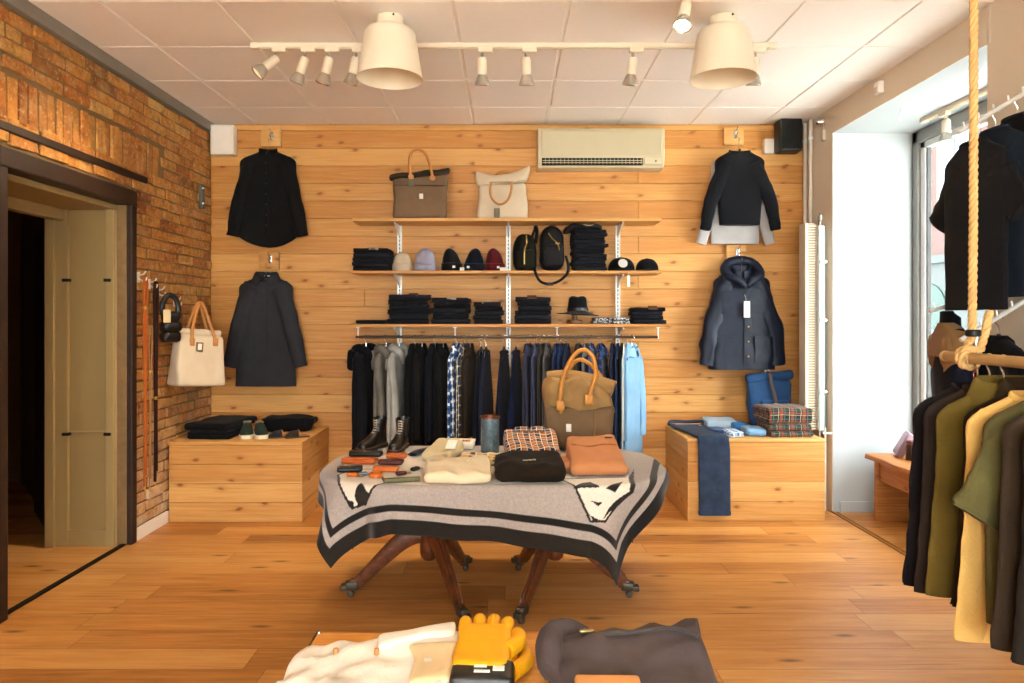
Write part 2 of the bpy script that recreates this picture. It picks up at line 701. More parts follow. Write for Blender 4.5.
# timber lintel strip, door frame, threshold
m = MB()
m.span((XL - 0.02, -0.2, 2.405), (XL + 0.022, 4.80, 2.45))
struct(m.build('trim_1', M['darkwood'], smooth=0, bevel=0.006))
d = bpy.data.objects.new('door_1', None)
COL.objects.link(d)
struct(d)
m = MB()
m.span((XL - 0.07, 3.39, 2.225), (XL + 0.03, 4.65, 2.325))
m.build('head_beam', M['darkwood'], d, smooth=0, bevel=0.008)
for y0, y1 in ((3.39, 3.452), (4.588, 4.65)):
    m = MB()
    m.span((XL - 0.07, y0, 0), (XL + 0.025, y1, 2.225))
    m.build('post', M['darkwood'], d, smooth=0, bevel=0.006)
# panelled lining of the passage through the wall
for side, yy, sg in (('far', DY1, -1), ('near', DY0, 1)):
    m = MB()
    y0 = yy
    m.span((-2.95, min(y0, y0 + sg * 0.012), 0), (XL - 0.07, max(y0, y0 + sg * 0.012), 2.225))
    for a, b in ((-2.95, -2.86), (-2.615, -2.56)):
        m.span((a, min(y0, y0 + sg * 0.034), 0), (b, max(y0, y0 + sg * 0.034), 2.225))
    for z0, z1 in ((0.0, 0.11),):
        m.span((-2.86, min(y0, y0 + sg * 0.03), z0), (-2.615, max(y0, y0 + sg * 0.03), z1))
    m.span((-2.86, min(y0, y0 + sg * 0.018), 0.735), (-2.615, max(y0, y0 + sg * 0.018), 0.75))
    m.span((-3.0, min(y0, y0 + sg * 0.05), 0), (-2.94, max(y0, y0 + sg * 0.05), 2.2))
    m.build('lining_panel', M['beigepaint'], d, smooth=0, bevel=0.004)
    for zz in (0.73, 1.73):
        for x in (-2.87, -2.60):
            q = MB()
            q.span((x - 0.022, min(y0, y0 + sg * 0.045), zz - 0.008), (x + 0.022, max(y0, y0 + sg * 0.045), zz + 0.012))
            q.build('hinge', M['blackgap'], d, smooth=0, bevel=0.003)
m = MB()
m.span((-2.95, DY0, 2.19), (XL - 0.07, DY1, 2.225))
m.span((-2.95, DY0, 2.12), (-2.88, DY1, 2.19))
m.build('head_lining', M['beigepaint'], d, smooth=0, bevel=0.004)
m = MB()
m.span((XL - 0.045, DY0, 0.0), (XL - 0.012, DY1, 0.012))
struct(m.build('trim_2', M['blackgap'], smooth=0, bevel=0.003))

# dim passage behind the doorway
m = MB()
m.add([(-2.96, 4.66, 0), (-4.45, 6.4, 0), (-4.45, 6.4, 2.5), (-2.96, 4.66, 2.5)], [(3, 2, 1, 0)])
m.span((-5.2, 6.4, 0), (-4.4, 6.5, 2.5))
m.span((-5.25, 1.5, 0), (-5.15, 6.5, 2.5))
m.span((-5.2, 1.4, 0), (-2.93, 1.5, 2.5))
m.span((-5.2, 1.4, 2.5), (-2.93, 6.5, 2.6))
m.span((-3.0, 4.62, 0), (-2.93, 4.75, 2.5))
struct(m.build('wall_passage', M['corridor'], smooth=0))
m = MB()
m.box((0, 0, 1.05), (0.86, 0.045, 2.1))
for zc, hh in ((0.55, 0.7), (1.5, 0.85)):
    m.box((0, -0.024, zc), (0.62, 0.012, hh))
dr = struct(m.build('door_2', M['darkwood'], loc=(-3.34, 5.06, 0.005), rot=(0, 0, R(130)), smooth=0, bevel=0.004))
m = MB()
m.tube([(-0.36, -0.03, 1.02), (-0.36, -0.07, 1.02), (-0.25, -0.07, 1.02)], 0.009, 8)
m.build('door_handle', M['chrome'], dr)

# right wall with the deep window niche
NY0, NY1, NZ, NX = 3.64, 5.37, 2.905, 3.095
m = MB()
m.span((XR, NY1, 0), (XR + 0.72, YB + 0.3, ZC + 0.05))
m.span((XR, NY0, NZ), (XR + 0.72, NY1, ZC + 0.05))
m.span((XR, YF, 0), (XR + 0.72, NY0, ZC + 0.05))
m.span((NX - 0.03, NY0, 0), (NX + 0.12, NY1, 0.40))
m.cur = 1
for lo, hi in (((XR - 0.004, NY1 + 0.004, 0), (XR, YB, ZC)), ((XR - 0.004, NY0, NZ), (XR, NY1 + 0.004, ZC)), ((XR - 0.004, YF, 0), (XR, NY0 - 0.004, ZC))):
    m.span(lo, hi)
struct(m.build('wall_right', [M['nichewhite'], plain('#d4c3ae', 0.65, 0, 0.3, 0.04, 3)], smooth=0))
m = MB()
m.span((NX - 0.13, NY0 + 0.002, 0.40), (NX + 0.0, NY1 - 0.002, 0.425))
struct(m.build('trim_3', M['white'], smooth=0, bevel=0.004))
m = MB()   # brass-edged threshold where the shop floor meets the niche floor
m.span((XR - 0.012, NY0, 0.0), (XR + 0.012, NY1, 0.008))
m.span((XR + 0.022, NY0, 0.0), (XR + 0.034, NY1, 0.006))
struct(m.build('trim_4', plain('#9a6a2a', 0.4, 0.4), smooth=0, bevel=0.002))
m = MB()
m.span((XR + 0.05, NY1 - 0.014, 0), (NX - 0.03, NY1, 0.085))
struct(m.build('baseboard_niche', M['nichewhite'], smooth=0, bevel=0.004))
m = MB()
m.span((XL - 0.002, 4.665, 0), (XL + 0.018, 5.10, 0.085))
struct(m.build('baseboard_left', M['white'], smooth=0, bevel=0.004))
m = MB()
m.span((XL - 0.01, YF, ZC - 0.075), (XL + 0.035, YB, ZC + 0.004))
struct(m.build('trim_5', M['greytrim'], smooth=0, bevel=0.004))
m = MB()   # seam bead beside the niche
m.span((XR - 0.006, NY0 - 0.03, NZ), (XR, NY0 - 0.022, ZC))
struct(m.build('trim_6', M['warmwhite'], smooth=0))

# window
w = bpy.data.objects.new('window_1', None)
COL.objects.link(w)
struct(w)
m = MB()
zt = 2.90
m.span((NX, NY1 - 0.075, 0.425), (NX + 0.08, NY1, zt))
m.span((NX, NY0, 0.425), (NX + 0.08, NY0 + 0.075, zt))
m.span((NX, NY0, zt - 0.09), (NX + 0.08, NY1, zt))
m.span((NX, NY0, 0.425), (NX + 0.08, NY1, 0.49))
m.build('window_frame', M['alu'], w, smooth=0, bevel=0.005)
m = MB()
m.span((NX + 0.02, NY1 - 0.135, 0.49), (NX + 0.07, NY1 - 0.075, zt - 0.09))
m.span((NX + 0.02, NY0 + 0.075, 0.49), (NX + 0.07, NY0 + 0.135, zt - 0.09))
m.span((NX + 0.02, NY0 + 0.075, zt - 0.14), (NX + 0.07, NY1 - 0.075, zt - 0.09))
m.span((NX + 0.02, NY0 + 0.075, 0.49), (NX + 0.07, NY1 - 0.075, 0.545))
m.build('sash', M['steelwhite'], w, smooth=0, bevel=0.004)
m = MB()
m.span((NX + 0.03, NY1 - 0.148, 0.545), (NX + 0.06, NY1 - 0.135, zt - 0.14))
m.build('gasket', M['black'], w, smooth=0)
g = N('window_glass')
g.n.remove(g.b)
tr = g.add('ShaderNodeBsdfTransparent')
gl = g.add('ShaderNodeBsdfGlossy')
gl.inputs['Roughness'].default_value = 0.02
mx = g.add('ShaderNodeMixShader')
mx.inputs[0].default_value = 0.05
g.link(tr.outputs[0], mx.inputs[1])
g.link(gl.outputs[0], mx.inputs[2])
tr.inputs[0].default_value = (0.93, 0.97, 0.96, 1)
g.link(mx.outputs[0], g.n['Material Output'].inputs[0])
M['glass'] = g.m
m = MB()
m.span((NX + 0.042, NY0 + 0.13, 0.54), (NX + 0.048, NY1 - 0.145, zt - 0.135))
m.build('window_pane', M['glass'], w, smooth=0)

# shop front behind the viewer: two large windows
m = MB()
FY = YF
m.span((-3.0, FY - 0.3, 0), (-2.2, FY, ZC + 0.05))
m.span((2.2, FY - 0.3, 0), (3.1, FY, ZC + 0.05))
m.span((-0.15, FY - 0.3, 0), (0.15, FY, ZC + 0.05))
m.span((-3.0, FY - 0.3, 2.85), (3.1, FY, ZC + 0.05))
m.span((-3.0, FY - 0.3, 0), (3.1, FY, 0.35))
struct(m.build('wall_front', M['white'], smooth=0))
for nm, x0, x1 in (('window_2', -2.2, -0.15), ('window_3', 0.15, 2.2)):
    w = bpy.data.objects.new(nm, None)
    COL.objects.link(w)
    struct(w)
    m = MB()
    y0, y1 = FY - 0.2, FY - 0.14
    m.span((x0, y0, 0.35), (x0 + 0.07, y1, 2.85))
    m.span((x1 - 0.07, y0, 0.35), (x1, y1, 2.85))
    m.span((x0, y0, 0.35), (x1, y1, 0.42))
    m.span((x0, y0, 2.78), (x1, y1, 2.85))
    m.build('window_frame', M['alu'], w, smooth=0, bevel=0.004)
    m = MB()
    m.span((x0 + 0.06, FY - 0.173, 0.41), (x1 - 0.06, FY - 0.167, 2.79))
    m.build('window_pane', M['glass'], w, smooth=0)

# ================================================================== street outside
m = MB()
m.span((3.21, -3.3, -0.3), (5.4, 30, -0.1))
struct(m.build('street_pavement', plain('#d8d5ce', 0.9, 0, 0.2, 0.1), smooth=0))
m = MB()
m.span((5.4, -3.35, -0.4), (11.2, 40, -0.2))
m.span((-12, -18, -0.4), (9, -3.35, -0.2))
struct(m.build('street', plain('#cfccc6', 0.9, 0, 0.2, 0.1), smooth=0))

bd = thing('brick_building', 'pinkish brick building with pale window surrounds across the street', 'building', (11.0, 18, -0.2))
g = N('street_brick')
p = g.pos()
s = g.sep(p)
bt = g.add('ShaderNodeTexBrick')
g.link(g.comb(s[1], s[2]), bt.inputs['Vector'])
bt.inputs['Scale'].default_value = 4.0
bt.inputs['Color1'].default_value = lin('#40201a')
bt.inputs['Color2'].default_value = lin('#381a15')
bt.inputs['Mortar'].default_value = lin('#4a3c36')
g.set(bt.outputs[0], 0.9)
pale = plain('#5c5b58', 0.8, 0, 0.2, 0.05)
m = MB()
m.span((0, -16, 3.3), (3, 22, 15))  # unseen height and length extended to cut daylight entering the niche window
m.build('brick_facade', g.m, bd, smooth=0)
m = MB()
m.span((-0.06, -16, 0), (3, 22, 3.1))
m.span((-0.16, -16, 3.1), (3, 22, 3.3))
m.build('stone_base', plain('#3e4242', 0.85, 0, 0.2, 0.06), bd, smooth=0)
for yy in (-6.4, -3.6, -0.9, 1.9, 4.6, 7.4):
    for zz in (4.3, 7.6, 10.6):
        m = MB()
        m.span((-0.08, yy - 0.75, zz - 0.1), (0.02, yy + 0.75, zz + 2.15))
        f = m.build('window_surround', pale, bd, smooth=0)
        m = MB()
        m.span((-0.1, yy - 0.5, zz + 0.08), (-0.02, yy - 0.03, zz + 1.95))
        m.span((-0.1, yy + 0.03, zz + 0.08), (-0.02, yy + 0.5, zz + 1.95))
        m.build('pane', plain('#4a5a62', 0.15, 0, 0.6, 0.05), f, smooth=0)
for yy in (-6.0, -3.2, 3.6, 6.4):
    m = MB()
    m.span((-0.12, yy - 0.7, 0.9), (0.02, yy + 0.7, 2.8))
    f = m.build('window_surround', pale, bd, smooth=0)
    m = MB()
    m.span((-0.14, yy - 0.5, 1.05), (-0.06, yy + 0.5, 2.65))
    m.build('pane', plain('#42565a', 0.15, 0, 0.6, 0.05), f, smooth=0)
m = MB()
arch = [(-0.75, 0.0)] + [(-0.75 * math.cos(PI * k / 12), 1.85 + 0.75 * math.sin(PI * k / 12)) for k in range(13)] + [(0.75, 0.0)]
m.loft([[Vector((-0.1, 0.2 + a, b)) for a, b in arch], [Vector((0.0, 0.2 + a, b)) for a, b in arch]])
m.build('arched_door', plain('#16302a', 0.6, 0, 0.3, 0.1), bd, smooth=0)
m = MB()
m.lathe([(0.05, 0.0), (0.05, 12.8)], 8, (-0.08, 0.95, 0.0))
m.build('drainpipe', plain('#45484a', 0.5, 0.2), bd)

# parked car across the street
cr = thing('parked_car', 'pale car parked on the street outside the shop window', 'car', (9.0, 14.6, -0.2))
prof = [(-2.1, 0.35), (-2.15, 0.75), (-1.3, 0.95), (-0.6, 1.42), (0.9, 1.45), (1.6, 1.0), (2.1, 0.9), (2.15, 0.4)]
m = MB()
m.loft([[Vector((x * (0.72 if b > 1.0 else 0.85), a, b)) for a, b in prof] for x in (-1, -0.97, 0.97, 1)])
m.build('body', plain('#7a8488', 0.25, 0.2, 0.6, 0.03), cr, bevel=0.05)
for x in (-0.78, 0.78):
    m = MB()
    m.box((x * 0.83, 0.05, 1.2), (0.04, 1.7, 0.3))
    m.build('side_window', plain('#3c4448', 0.1, 0, 0.6), cr, smooth=0)
    for yy in (-1.3, 1.35):
        m = MB()
        m.lathe([(0.0, -0.1), (0.3, -0.1), (0.33, -0.06), (0.33, 0.06), (0.3, 0.1), (0.0, 0.1)], 20, (x, yy, 0.33), 'x')
        wl = m.build('wheel', M['black'], cr)
        m = MB()
        m.lathe([(0.0, -0.11), (0.2, -0.11), (0.2, 0.11), (0.0, 0.11)], 16, (x, yy, 0.33), 'x')
        m.build('hub', M['chrome'], wl)
    m = MB()
    m.lathe([(0.0, -0.03), (0.09, -0.02), (0.07, 0.02), (0.0, 0.03)], 12, (x * 0.9, -2.12, 0.68), 'y')
    m.build('lamp', plain('#b03028', 0.3), cr)

# ================================================================== fixed furniture
def board_box(name, label, lo, hi, rows=4, lid=0.024):
    x0, y0, _ = lo
    x1, y1, h = hi
    t = thing(name, label, 'platform', ((x0 + x1) / 2, (y0 + y1) / 2, 0))
    hx, hy = (x1 - x0) / 2, (y1 - y0) / 2
    bh = (h - lid) / rows
    for face in ('front_panel', 'side_panel', 'side_panel'):
        pass
    m = MB()
    for k in range(rows):
        m.span((-hx, -hy, k * bh + 0.001), (hx, -hy + 0.02, (k + 1) * bh - 0.001))
    m.build('front_panel', M['pine_box'], t, smooth=0, bevel=0.002, bseg=1)
    for sx in (-1, 1):
        m = MB()
        for k in range(rows):
            a, b = sorted((sx * hx, sx * (hx - 0.02)))
            m.span((a, -hy + 0.021, k * bh + 0.001), (b, hy, (k + 1) * bh - 0.001))
        m.build('side_panel', M['pine_box'], t, smooth=0, bevel=0.002, bseg=1)
    m = MB()
    nb = 5
    for k in range(nb):
        m.span((-hx - 0.004, -hy - 0.004 + k * 2 * hy / nb, h - lid + 0.0005), (hx + 0.004, -hy - 0.006 + (k + 1) * 2 * hy / nb, h))
    m.build('lid', M['pine_box'], t, smooth=0, bevel=0.002, bseg=1)
    return t


board_box('display_platform', 'pine board box platform against the brick wall, carrying sneakers and folded black clothes',
          (-2.472, 5.11, 0), (-1.50, 5.855, 0.585))
board_box('display_platform', 'pine board box platform near the window, with jeans draped over its front',
          (1.318, 5.14, 0), (2.325, 5.855, 0.60))

# shelving on white slotted uprights
SH = [(2.28, 'highest wall shelf of thin pine board, carrying two canvas bags'),
      (1.864, 'middle wall shelf of thin pine board, carrying knit caps and backpacks'),
      (1.44, 'lowest wall shelf of thin pine board, just above the clothes rail')]
SX0, SX1, SY0 = -1.235, 1.215, 5.553
for zt, lab in SH:
    m = MB()
    m.span((SX0, SY0, zt - 0.024), (SX1, YB - 0.046, zt))
    tag(m.build('wall_shelf', M['pine_shelf'], smooth=0, bevel=0.003), lab, 'shelf', 'pine wall shelves')
slot = plain('#3a3936', 0.7)
for i, (x, lab) in enumerate(((-0.905, 'white slotted metal shelf upright nearest the brick wall, behind the knit caps'),
                              (0.003, 'white slotted metal shelf upright in the middle of the shelving'),
                              (0.917, 'white slotted metal shelf upright nearest the window, behind the flat-brim caps'))):
    t = thing('shelf_upright', lab, 'upright', (x, YB, 0.62), group='slotted shelf uprights')
    m = MB()
    for sx in (-1, 1):
        m.span((sx * 0.0165 - 0.0025, -0.026, 0), (sx * 0.0165 + 0.0025, -0.0005, 1.64))
    m.span((-0.0165, -0.016, 0), (0.0165, -0.0005, 1.64))
    m.build('channel', M['steelwhite'], t, smooth=0)
    m = MB()
    for k in range(50):
        m.span((-0.004, -0.0175, 0.03 + k * 0.032), (0.004, -0.0155, 0.052 + k * 0.032))
    m.build('slot_pattern', slot, t, smooth=0)
    for zt, _ in SH:
        z = zt - 0.024 - 0.62
        m = MB()
        prof = [(-0.022, z), (-0.285, z), (-0.29, z - 0.012), (-0.05, z - 0.075), (-0.022, z - 0.08)]
        m.loft([[Vector((sx, a, b - 0.0008)) for a, b in prof] for sx in (-0.006, 0.006)])
        m.build('bracket', M['steelwhite'], t, smooth=0, bevel=0.002)
t = thing('clothes_rail', 'long dark metal clothes rail hung beneath the lowest shelf', 'rail', (0, 5.60, 1.336))
m = MB()
m.tube([(SX0 + 0.02, 0, 0), (SX1 - 0.02, 0, 0)], 0.0115, 14)
m.build('bar', plain('#4a3a30', 0.35, 0.6), t)
for px in (358, 455, 557, 658):
    x = (px - 508) * 5.6 / F
    m = MB()
    m.tube([(x, 0, -0.014), (x, 0, 0.079)], 0.005, 8)
    m.box((x, 0, 0.076), (0.03, 0.02, 0.006))
    m.build('drop_rod', M['steelwhite'], t)

# air conditioner
t = thing('air_conditioner', 'cream split air conditioner mounted high on the pine wall', 'air conditioner', (0.755, YB, 2.71))
hw = 0.515
m = MB()
prof = [(0.0, 0.0), (-0.15, 0.0), (-0.185, 0.035), (-0.2, 0.075), (-0.2, 0.285), (-0.185, 0.315), (-0.15, 0.325), (0.0, 0.325)]
m.loft([[Vector((x, a, b)) for a, b in prof] for x in (-hw, -hw + 0.012, hw - 0.012, hw)])
acm = plain('#c4b89a', 0.45, 0, 0.4, 0.03)
m.build('casing', acm, t, smooth=30, bevel=0.006)
m = MB()
m.span((-hw + 0.03, -0.2045, 0.088), (hw - 0.03, -0.199, 0.288))
m.build('front_grille_panel', plain('#bdb192', 0.5), t, smooth=0, bevel=0.003)
m = MB()
for k in range(24):
    z = 0.094 + k * 0.0082
    m.span((-hw + 0.04, -0.2065, z), (hw - 0.04, -0.203, z + 0.0036))
m.build('grille_slat_pattern', acm, t, smooth=0)
rot = Matrix.Rotation(R(-24), 4, 'X')
m = MB()
m.span((-hw + 0.035, -0.2035, 0.018), (0.335, -0.17, 0.072))
m.build('air_outlet', M['blackgap'], t, smooth=0)
m = MB()
for k in range(26):
    x = -hw + 0.06 + k * 0.031
    m.span((x, -0.206, 0.022), (x + 0.004, -0.2, 0.068))
for z in (0.031, 0.048):
    m.span((-hw + 0.04, -0.209, z), (0.33, -0.2, z + 0.005))
m.build('louver_slat', plain('#b9ae94', 0.5), t, smooth=0)
m = MB()
m.span((0.35, -0.2045, 0.02), (hw - 0.03, -0.19, 0.075))
m.build('control_panel', acm, t, smooth=0, bevel=0.002)
m = MB()
m.lathe([(0, -0.206), (0.008, -0.206), (0.008, -0.2), (0, -0.2)], 12, (0.44, 0, 0.047), 'y')
m.build('indicator', plain('#4a4a44', 0.4), t)

# small boxes on the walls
t = thing('loudspeaker', 'black box loudspeaker on a grey bracket high in the window corner', 'speaker', (2.325, YB - 0.005, 2.86))
m = MB()
m.box((0, -0.02, 0.13), (0.18, 0.04, 0.26))
m.build('wall_plate', plain('#76726c', 0.6), t, smooth=0, bevel=0.003)
m = MB()
m.rbox((-0.03, -0.12, 0.115), (0.185, 0.15, 0.265), 0.018, 6)
m.build('cabinet', M['black'], t)
m = MB()
m.rbox((-0.03, -0.1975, 0.115), (0.165, 0.008, 0.24), 0.004, 4)
m.build('grille', fabric('#121211', 0.9, bump=0.5), t)
m = MB()
m.rbox((2.17, YB - 0.03, 2.915), (0.085, 0.058, 0.125), 0.008, 4)
tag(m.build('detector_box', plain('#e2d8cc', 0.5)), 'small white wall sensor box beside the black loudspeaker', 'sensor')
t = thing('junction_box', 'white electrical box high in the corner by the brick wall', 'box', (-2.36, YB - 0.003, 2.84))
m = MB()
m.box((0, -0.045, 0.12), (0.19, 0.09, 0.245))
m.build('housing', plain('#e6dfd3', 0.5), t, smooth=0, bevel=0.006)
m = MB()
m.box((0, -0.092, 0.12), (0.16, 0.006, 0.21))
m.build('cover', plain('#efe9de', 0.45), t, smooth=0, bevel=0.003)
t = thing('wall_fitting', 'dark metal fitting on the brick wall near the corner', 'fitting', (XL + 0.01, 5.62, 2.36))
m = MB()
m.rbox((0.02, 0, 0.1), (0.035, 0.05, 0.2), 0.008, 4)
m.build('plate', plain('#5b554c', 0.4, 0.5), t)
for z in (0.04, 0.16):
    m = MB()
    m.tube([(0.035, -0.01, z), (0.05, -0.045, z)], 0.008, 8)
    m.build('bolt', M['chrome'], t)
t = thing('motion_detector', 'small white motion sensor on the wall above the window niche', 'sensor', (XR - 0.004, 4.66, 2.985))
m = MB()
m.rbox((-0.02, 0, 0.03), (0.04, 0.07, 0.085), 0.012, 5)
m.build('housing', plain('#eee6da', 0.5), t)
m = MB()
m.rbox((-0.042, 0, 0.018), (0.006, 0.04, 0.035), 0.003, 4)
m.build('lens', plain('#cfc8be', 0.2), t)
t = thing('ceiling_clamp', 'small chrome dome fitting at the ceiling above the white pipes', 'fitting', (XR - 0.002, 5.52, 3.03))
m = MB()
m.lathe([(0.0, -0.06), (0.02, -0.055), (0.032, -0.03), (0.034, 0.0)], 16, (0, 0, 0), 'x')
m.build('dome', M['chrome'], t)
t = thing('cable_box', 'small beige cable box high on the wall beside the white pipes', 'box', (XR - 0.005, 5.50, 2.88))
m = MB()
m.rbox((-0.012, 0, 0.04), (0.024, 0.05, 0.08), 0.005, 4)
m.build('housing', M['warmwhite'], t)
m = MB()
m.tube([(-0.008, 0.0, 0.08), (-0.008, 0.0, 0.16)], 0.004, 6)
m.build('cable', M['warmwhite'], t)
for px, yy, lab in ((0, 5.80, 'white heating pipe in the corner against the pine wall'), (1, 5.70, 'white heating pipe nearer the radiator')):
    t = thing('heating_pipe', lab, 'pipe', (XR - 0.03, yy, 0), group='heating pipes')
    m = MB()
    m.tube([(0, 0, 0), (0, 0, 3.1)], 0.016, 14)
    m.build('pipe', M['warmwhite'], t)
    for z in (0.5, 2.0, 2.95):
        m = MB()
        m.lathe([(0.017, -0.012), (0.021, -0.012), (0.021, 0.012), (0.017, 0.012)], 14, (0, 0, z))
        m.box((0.021, 0, z), (0.018, 0.012, 0.012))
        m.build('collar', M['steelwhite'], t)
t = thing('radiator', 'tall narrow white column radiator standing against the wall beside the niche', 'radiator', (XR - 0.05, 5.45, 0.62))
beige_r = plain('#cbbba4', 0.45, 0, 0.4, 0.04)
m = MB()
m.rbox((-0.143, 0, 0.80), (0.024, 0.12, 1.6), 0.008, 4)
m.build('front_plate', beige_r, t)
m = MB()
for k in range(78):
    m.span((-0.128, -0.045, 0.01 + k * 0.0203), (-0.058, 0.05, 0.018 + k * 0.0203))
m.build('fin_corrugation', beige_r, t, smooth=0)
m = MB()
m.span((-0.126, -0.02, 0.0), (-0.06, 0.05, 1.6))
m.build('core', plain('#9c8c78', 0.6), t, smooth=0)
m = MB()
m.rbox((-0.028, -0.03, 0.79), (0.05, 0.07, 1.58), 0.012, 4)
m.build('column', M['steelwhite'], t)
m = MB()
for x in (-0.047, -0.009):
    m.span((x - 0.0035, -0.0675, 0.01), (x + 0.0035, -0.064, 1.57))
m.build('column_groove', plain('#6f8a88', 0.4, 0.3), t, smooth=0)
for z in (0.3, 0.85, 1.3):
    m = MB()
    m.rbox((-0.02, -0.07, z), (0.055, 0.012, 0.02), 0.004, 4)
    m.build('bracket', M['chrome'], t)
m = MB()
m.lathe([(0, 0), (0.012, 0), (0.012, 0.04), (0.02, 0.045), (0.02, 0.085), (0.012, 0.09), (0, 0.1)], 14, (-0.03, -0.03, 1.58))
m.build('valve', plain('#77726a', 0.3, 0.7), t)
m = MB()
m.tube([(0.03, -0.1, -0.012), (-0.035, -0.1, -0.012), (-0.035, -0.1, 0.0)], 0.008, 8)
m.build('feed_pipe', M['steelwhite'], t)
m = MB()
m.tube([(-0.002, 0.03, 0.02), (-0.002, 0.03, -0.62)], 0.009, 10)
m.tube([(0.012, -0.03, 0.02), (0.012, -0.03, -0.62)], 0.009, 10)
m.build('support_foot', M['steelwhite'], t)

# ================================================================== ceiling lamps and spots
lampw = N('lamp_white')
lampw.set(lin('#e4d7c0'), 0.4, 0, 0.4)
lampw.b.inputs['Subsurface Weight'].default_value = 0.0
glow = N('lamp_diffuser')
glow.set(lin('#fff2dc'), 0.5)
glow.b.inputs['Emission Color'].default_value = lin('#ffd9a0')
glow.b.inputs['Emission Strength'].default_value = 0.5
for px, lab in ((390, 'white drum ceiling lamp nearer the brick wall'), (723, 'white drum ceiling lamp nearer the window')):
    p = at(px, 30, 3.78)
    t = thing('ceiling_lamp', lab, 'lamp', (p.x, p.y, ZC), group='white drum ceiling lamps')
    m = MB()
    m.lathe([(0, 0.0), (0.07, 0.0), (0.072, -0.01), (0.07, -0.052), (0.062, -0.058), (0, -0.058)], 32)
    m.build('ceiling_rose', lampw.m, t)
    m = MB()
    m.tube([(0.03, -0.069, -0.012), (0.03, -0.073, -0.012)], 0.006, 8)
    m.build('screw', M['black'], t)
    m = MB()
    m.lathe([(0.0, -0.058), (0.085, -0.058), (0.118, -0.066), (0.137, -0.088), (0.142, -0.12), (0.176, -0.325), (0.178, -0.332),
             (0.174, -0.332), (0.139, -0.125), (0.13, -0.095), (0.11, -0.074), (0.0, -0.068)], 48)
    m.build('shade', lampw.m, t)
    m = MB()
    m.lathe([(0.0, -0.068), (0.022, -0.07), (0.022, -0.12), (0.0, -0.125)], 16)
    m.build('bulb_socket', lampw.m, t)
    m = MB()
    m.lathe([(0.0, -0.2), (0.02, -0.196), (0.03, -0.175), (0.026, -0.15), (0.013, -0.125), (0.0, -0.12)], 18)
    m.build('bulb', glow.m, t)

lens_on = N('spot_lens_lit')
lens_on.set(lin('#fff4e0'), 0.3)
lens_on.b.inputs['Emission Color'].default_value = lin('#ffe2b0')
lens_on.b.inputs['Emission Strength'].default_value = 6.0
lens_soft = N('spot_lens')
lens_soft.set(lin('#e9dcc0'), 0.2)
lens_soft.b.inputs['Emission Color'].default_value = lin('#ffd9a0')
lens_soft.b.inputs['Emission Strength'].default_value = 0.5
spotring = plain('#c4beb2', 0.25, 0.7)


def track(name, label, x0, x1, y, z, axis='x'):
    t = thing(name, label, 'track', ((x0 + x1) / 2, y, z) if axis == 'x' else (y, (x0 + x1) / 2, z))
    h = (x1 - x0) / 2
    m = MB()
    for a, b in ((-0.017, -0.011), (0.011, 0.017)):
        if axis == 'x':
            m.span((-h, a, -0.03), (h, b, 0))
        else:
            m.span((a, -h, -0.03), (b, h, 0))
    if axis == 'x':
        m.span((-h, -0.011, -0.008), (h, 0.011, 0))
    else:
        m.span((-0.011, -h, -0.008), (0.011, h, 0))
    m.build('rail', lampw.m, t, smooth=0, bevel=0.002)
    for s in (-1, 1):
        m = MB()
        m.box((s * (h + 0.015), 0, -0.016) if axis == 'x' else (0, s * (h + 0.015), -0.016), (0.05, 0.04, 0.034) if axis == 'x' else (0.04, 0.05, 0.034))
        m.build('end_cap', lampw.m, t, smooth=0, bevel=0.004)
    return t


def spot(label, x, y, z, aim, lens=None, group='white track spotlights', axis='x'):
    """aim: direction of the beam"""
    t = thing('track_spotlight', label, 'spotlight', (x, y, z), group=group)
    m = MB()
    m.rbox((0.02 if axis == 'x' else 0, 0 if axis == 'x' else 0.02, -0.014), (0.085, 0.036, 0.028) if axis == 'x' else (0.036, 0.085, 0.028), 0.006, 4)
    m.build('adapter', lampw.m, t)
    m = MB()
    m.tube([(0, 0, -0.025), (0, 0, -0.068)], 0.006, 8)
    m.lathe([(0, 0.01), (0.01, 0.008), (0.01, -0.008), (0, -0.01)], 10, (0, 0, -0.04))
    m.build('stem', spotring, t)
    d = Vector(aim).normalized()
    q = d.to_track_quat('Z', 'Y').to_matrix().to_4x4()
    base = Vector((0, 0, -0.068))
    q = q @ Matrix.Scale(1.2, 4)
    m = MB()
    m.xf = Matrix.Translation(base) @ q
    m.lathe([(0, -0.012), (0.018, -0.01), (0.0225, 0.0), (0.0235, 0.065), (0.02, 0.07), (0, 0.07)], 20)
    m.build('lamp_body', lampw.m, t)
    m = MB()
    m.xf = Matrix.Translation(base) @ q
    m.lathe([(0.02, 0.07), (0.028, 0.085), (0.036, 0.11), (0.038, 0.118), (0.036, 0.122), (0.031, 0.118), (0.026, 0.1), (0.0, 0.098)], 24)
    rf = m.build('reflector', spotring, t)
    m = MB()
    m.xf = Matrix.Translation(base) @ q
    m.lathe([(0, 0.1185), (0.031, 0.1165), (0.031, 0.113), (0, 0.112)], 20)
    m.build('lens', lens or lens_soft.m, rf)
    return t, base + Vector((x, y, z)) + d * 0.155, d


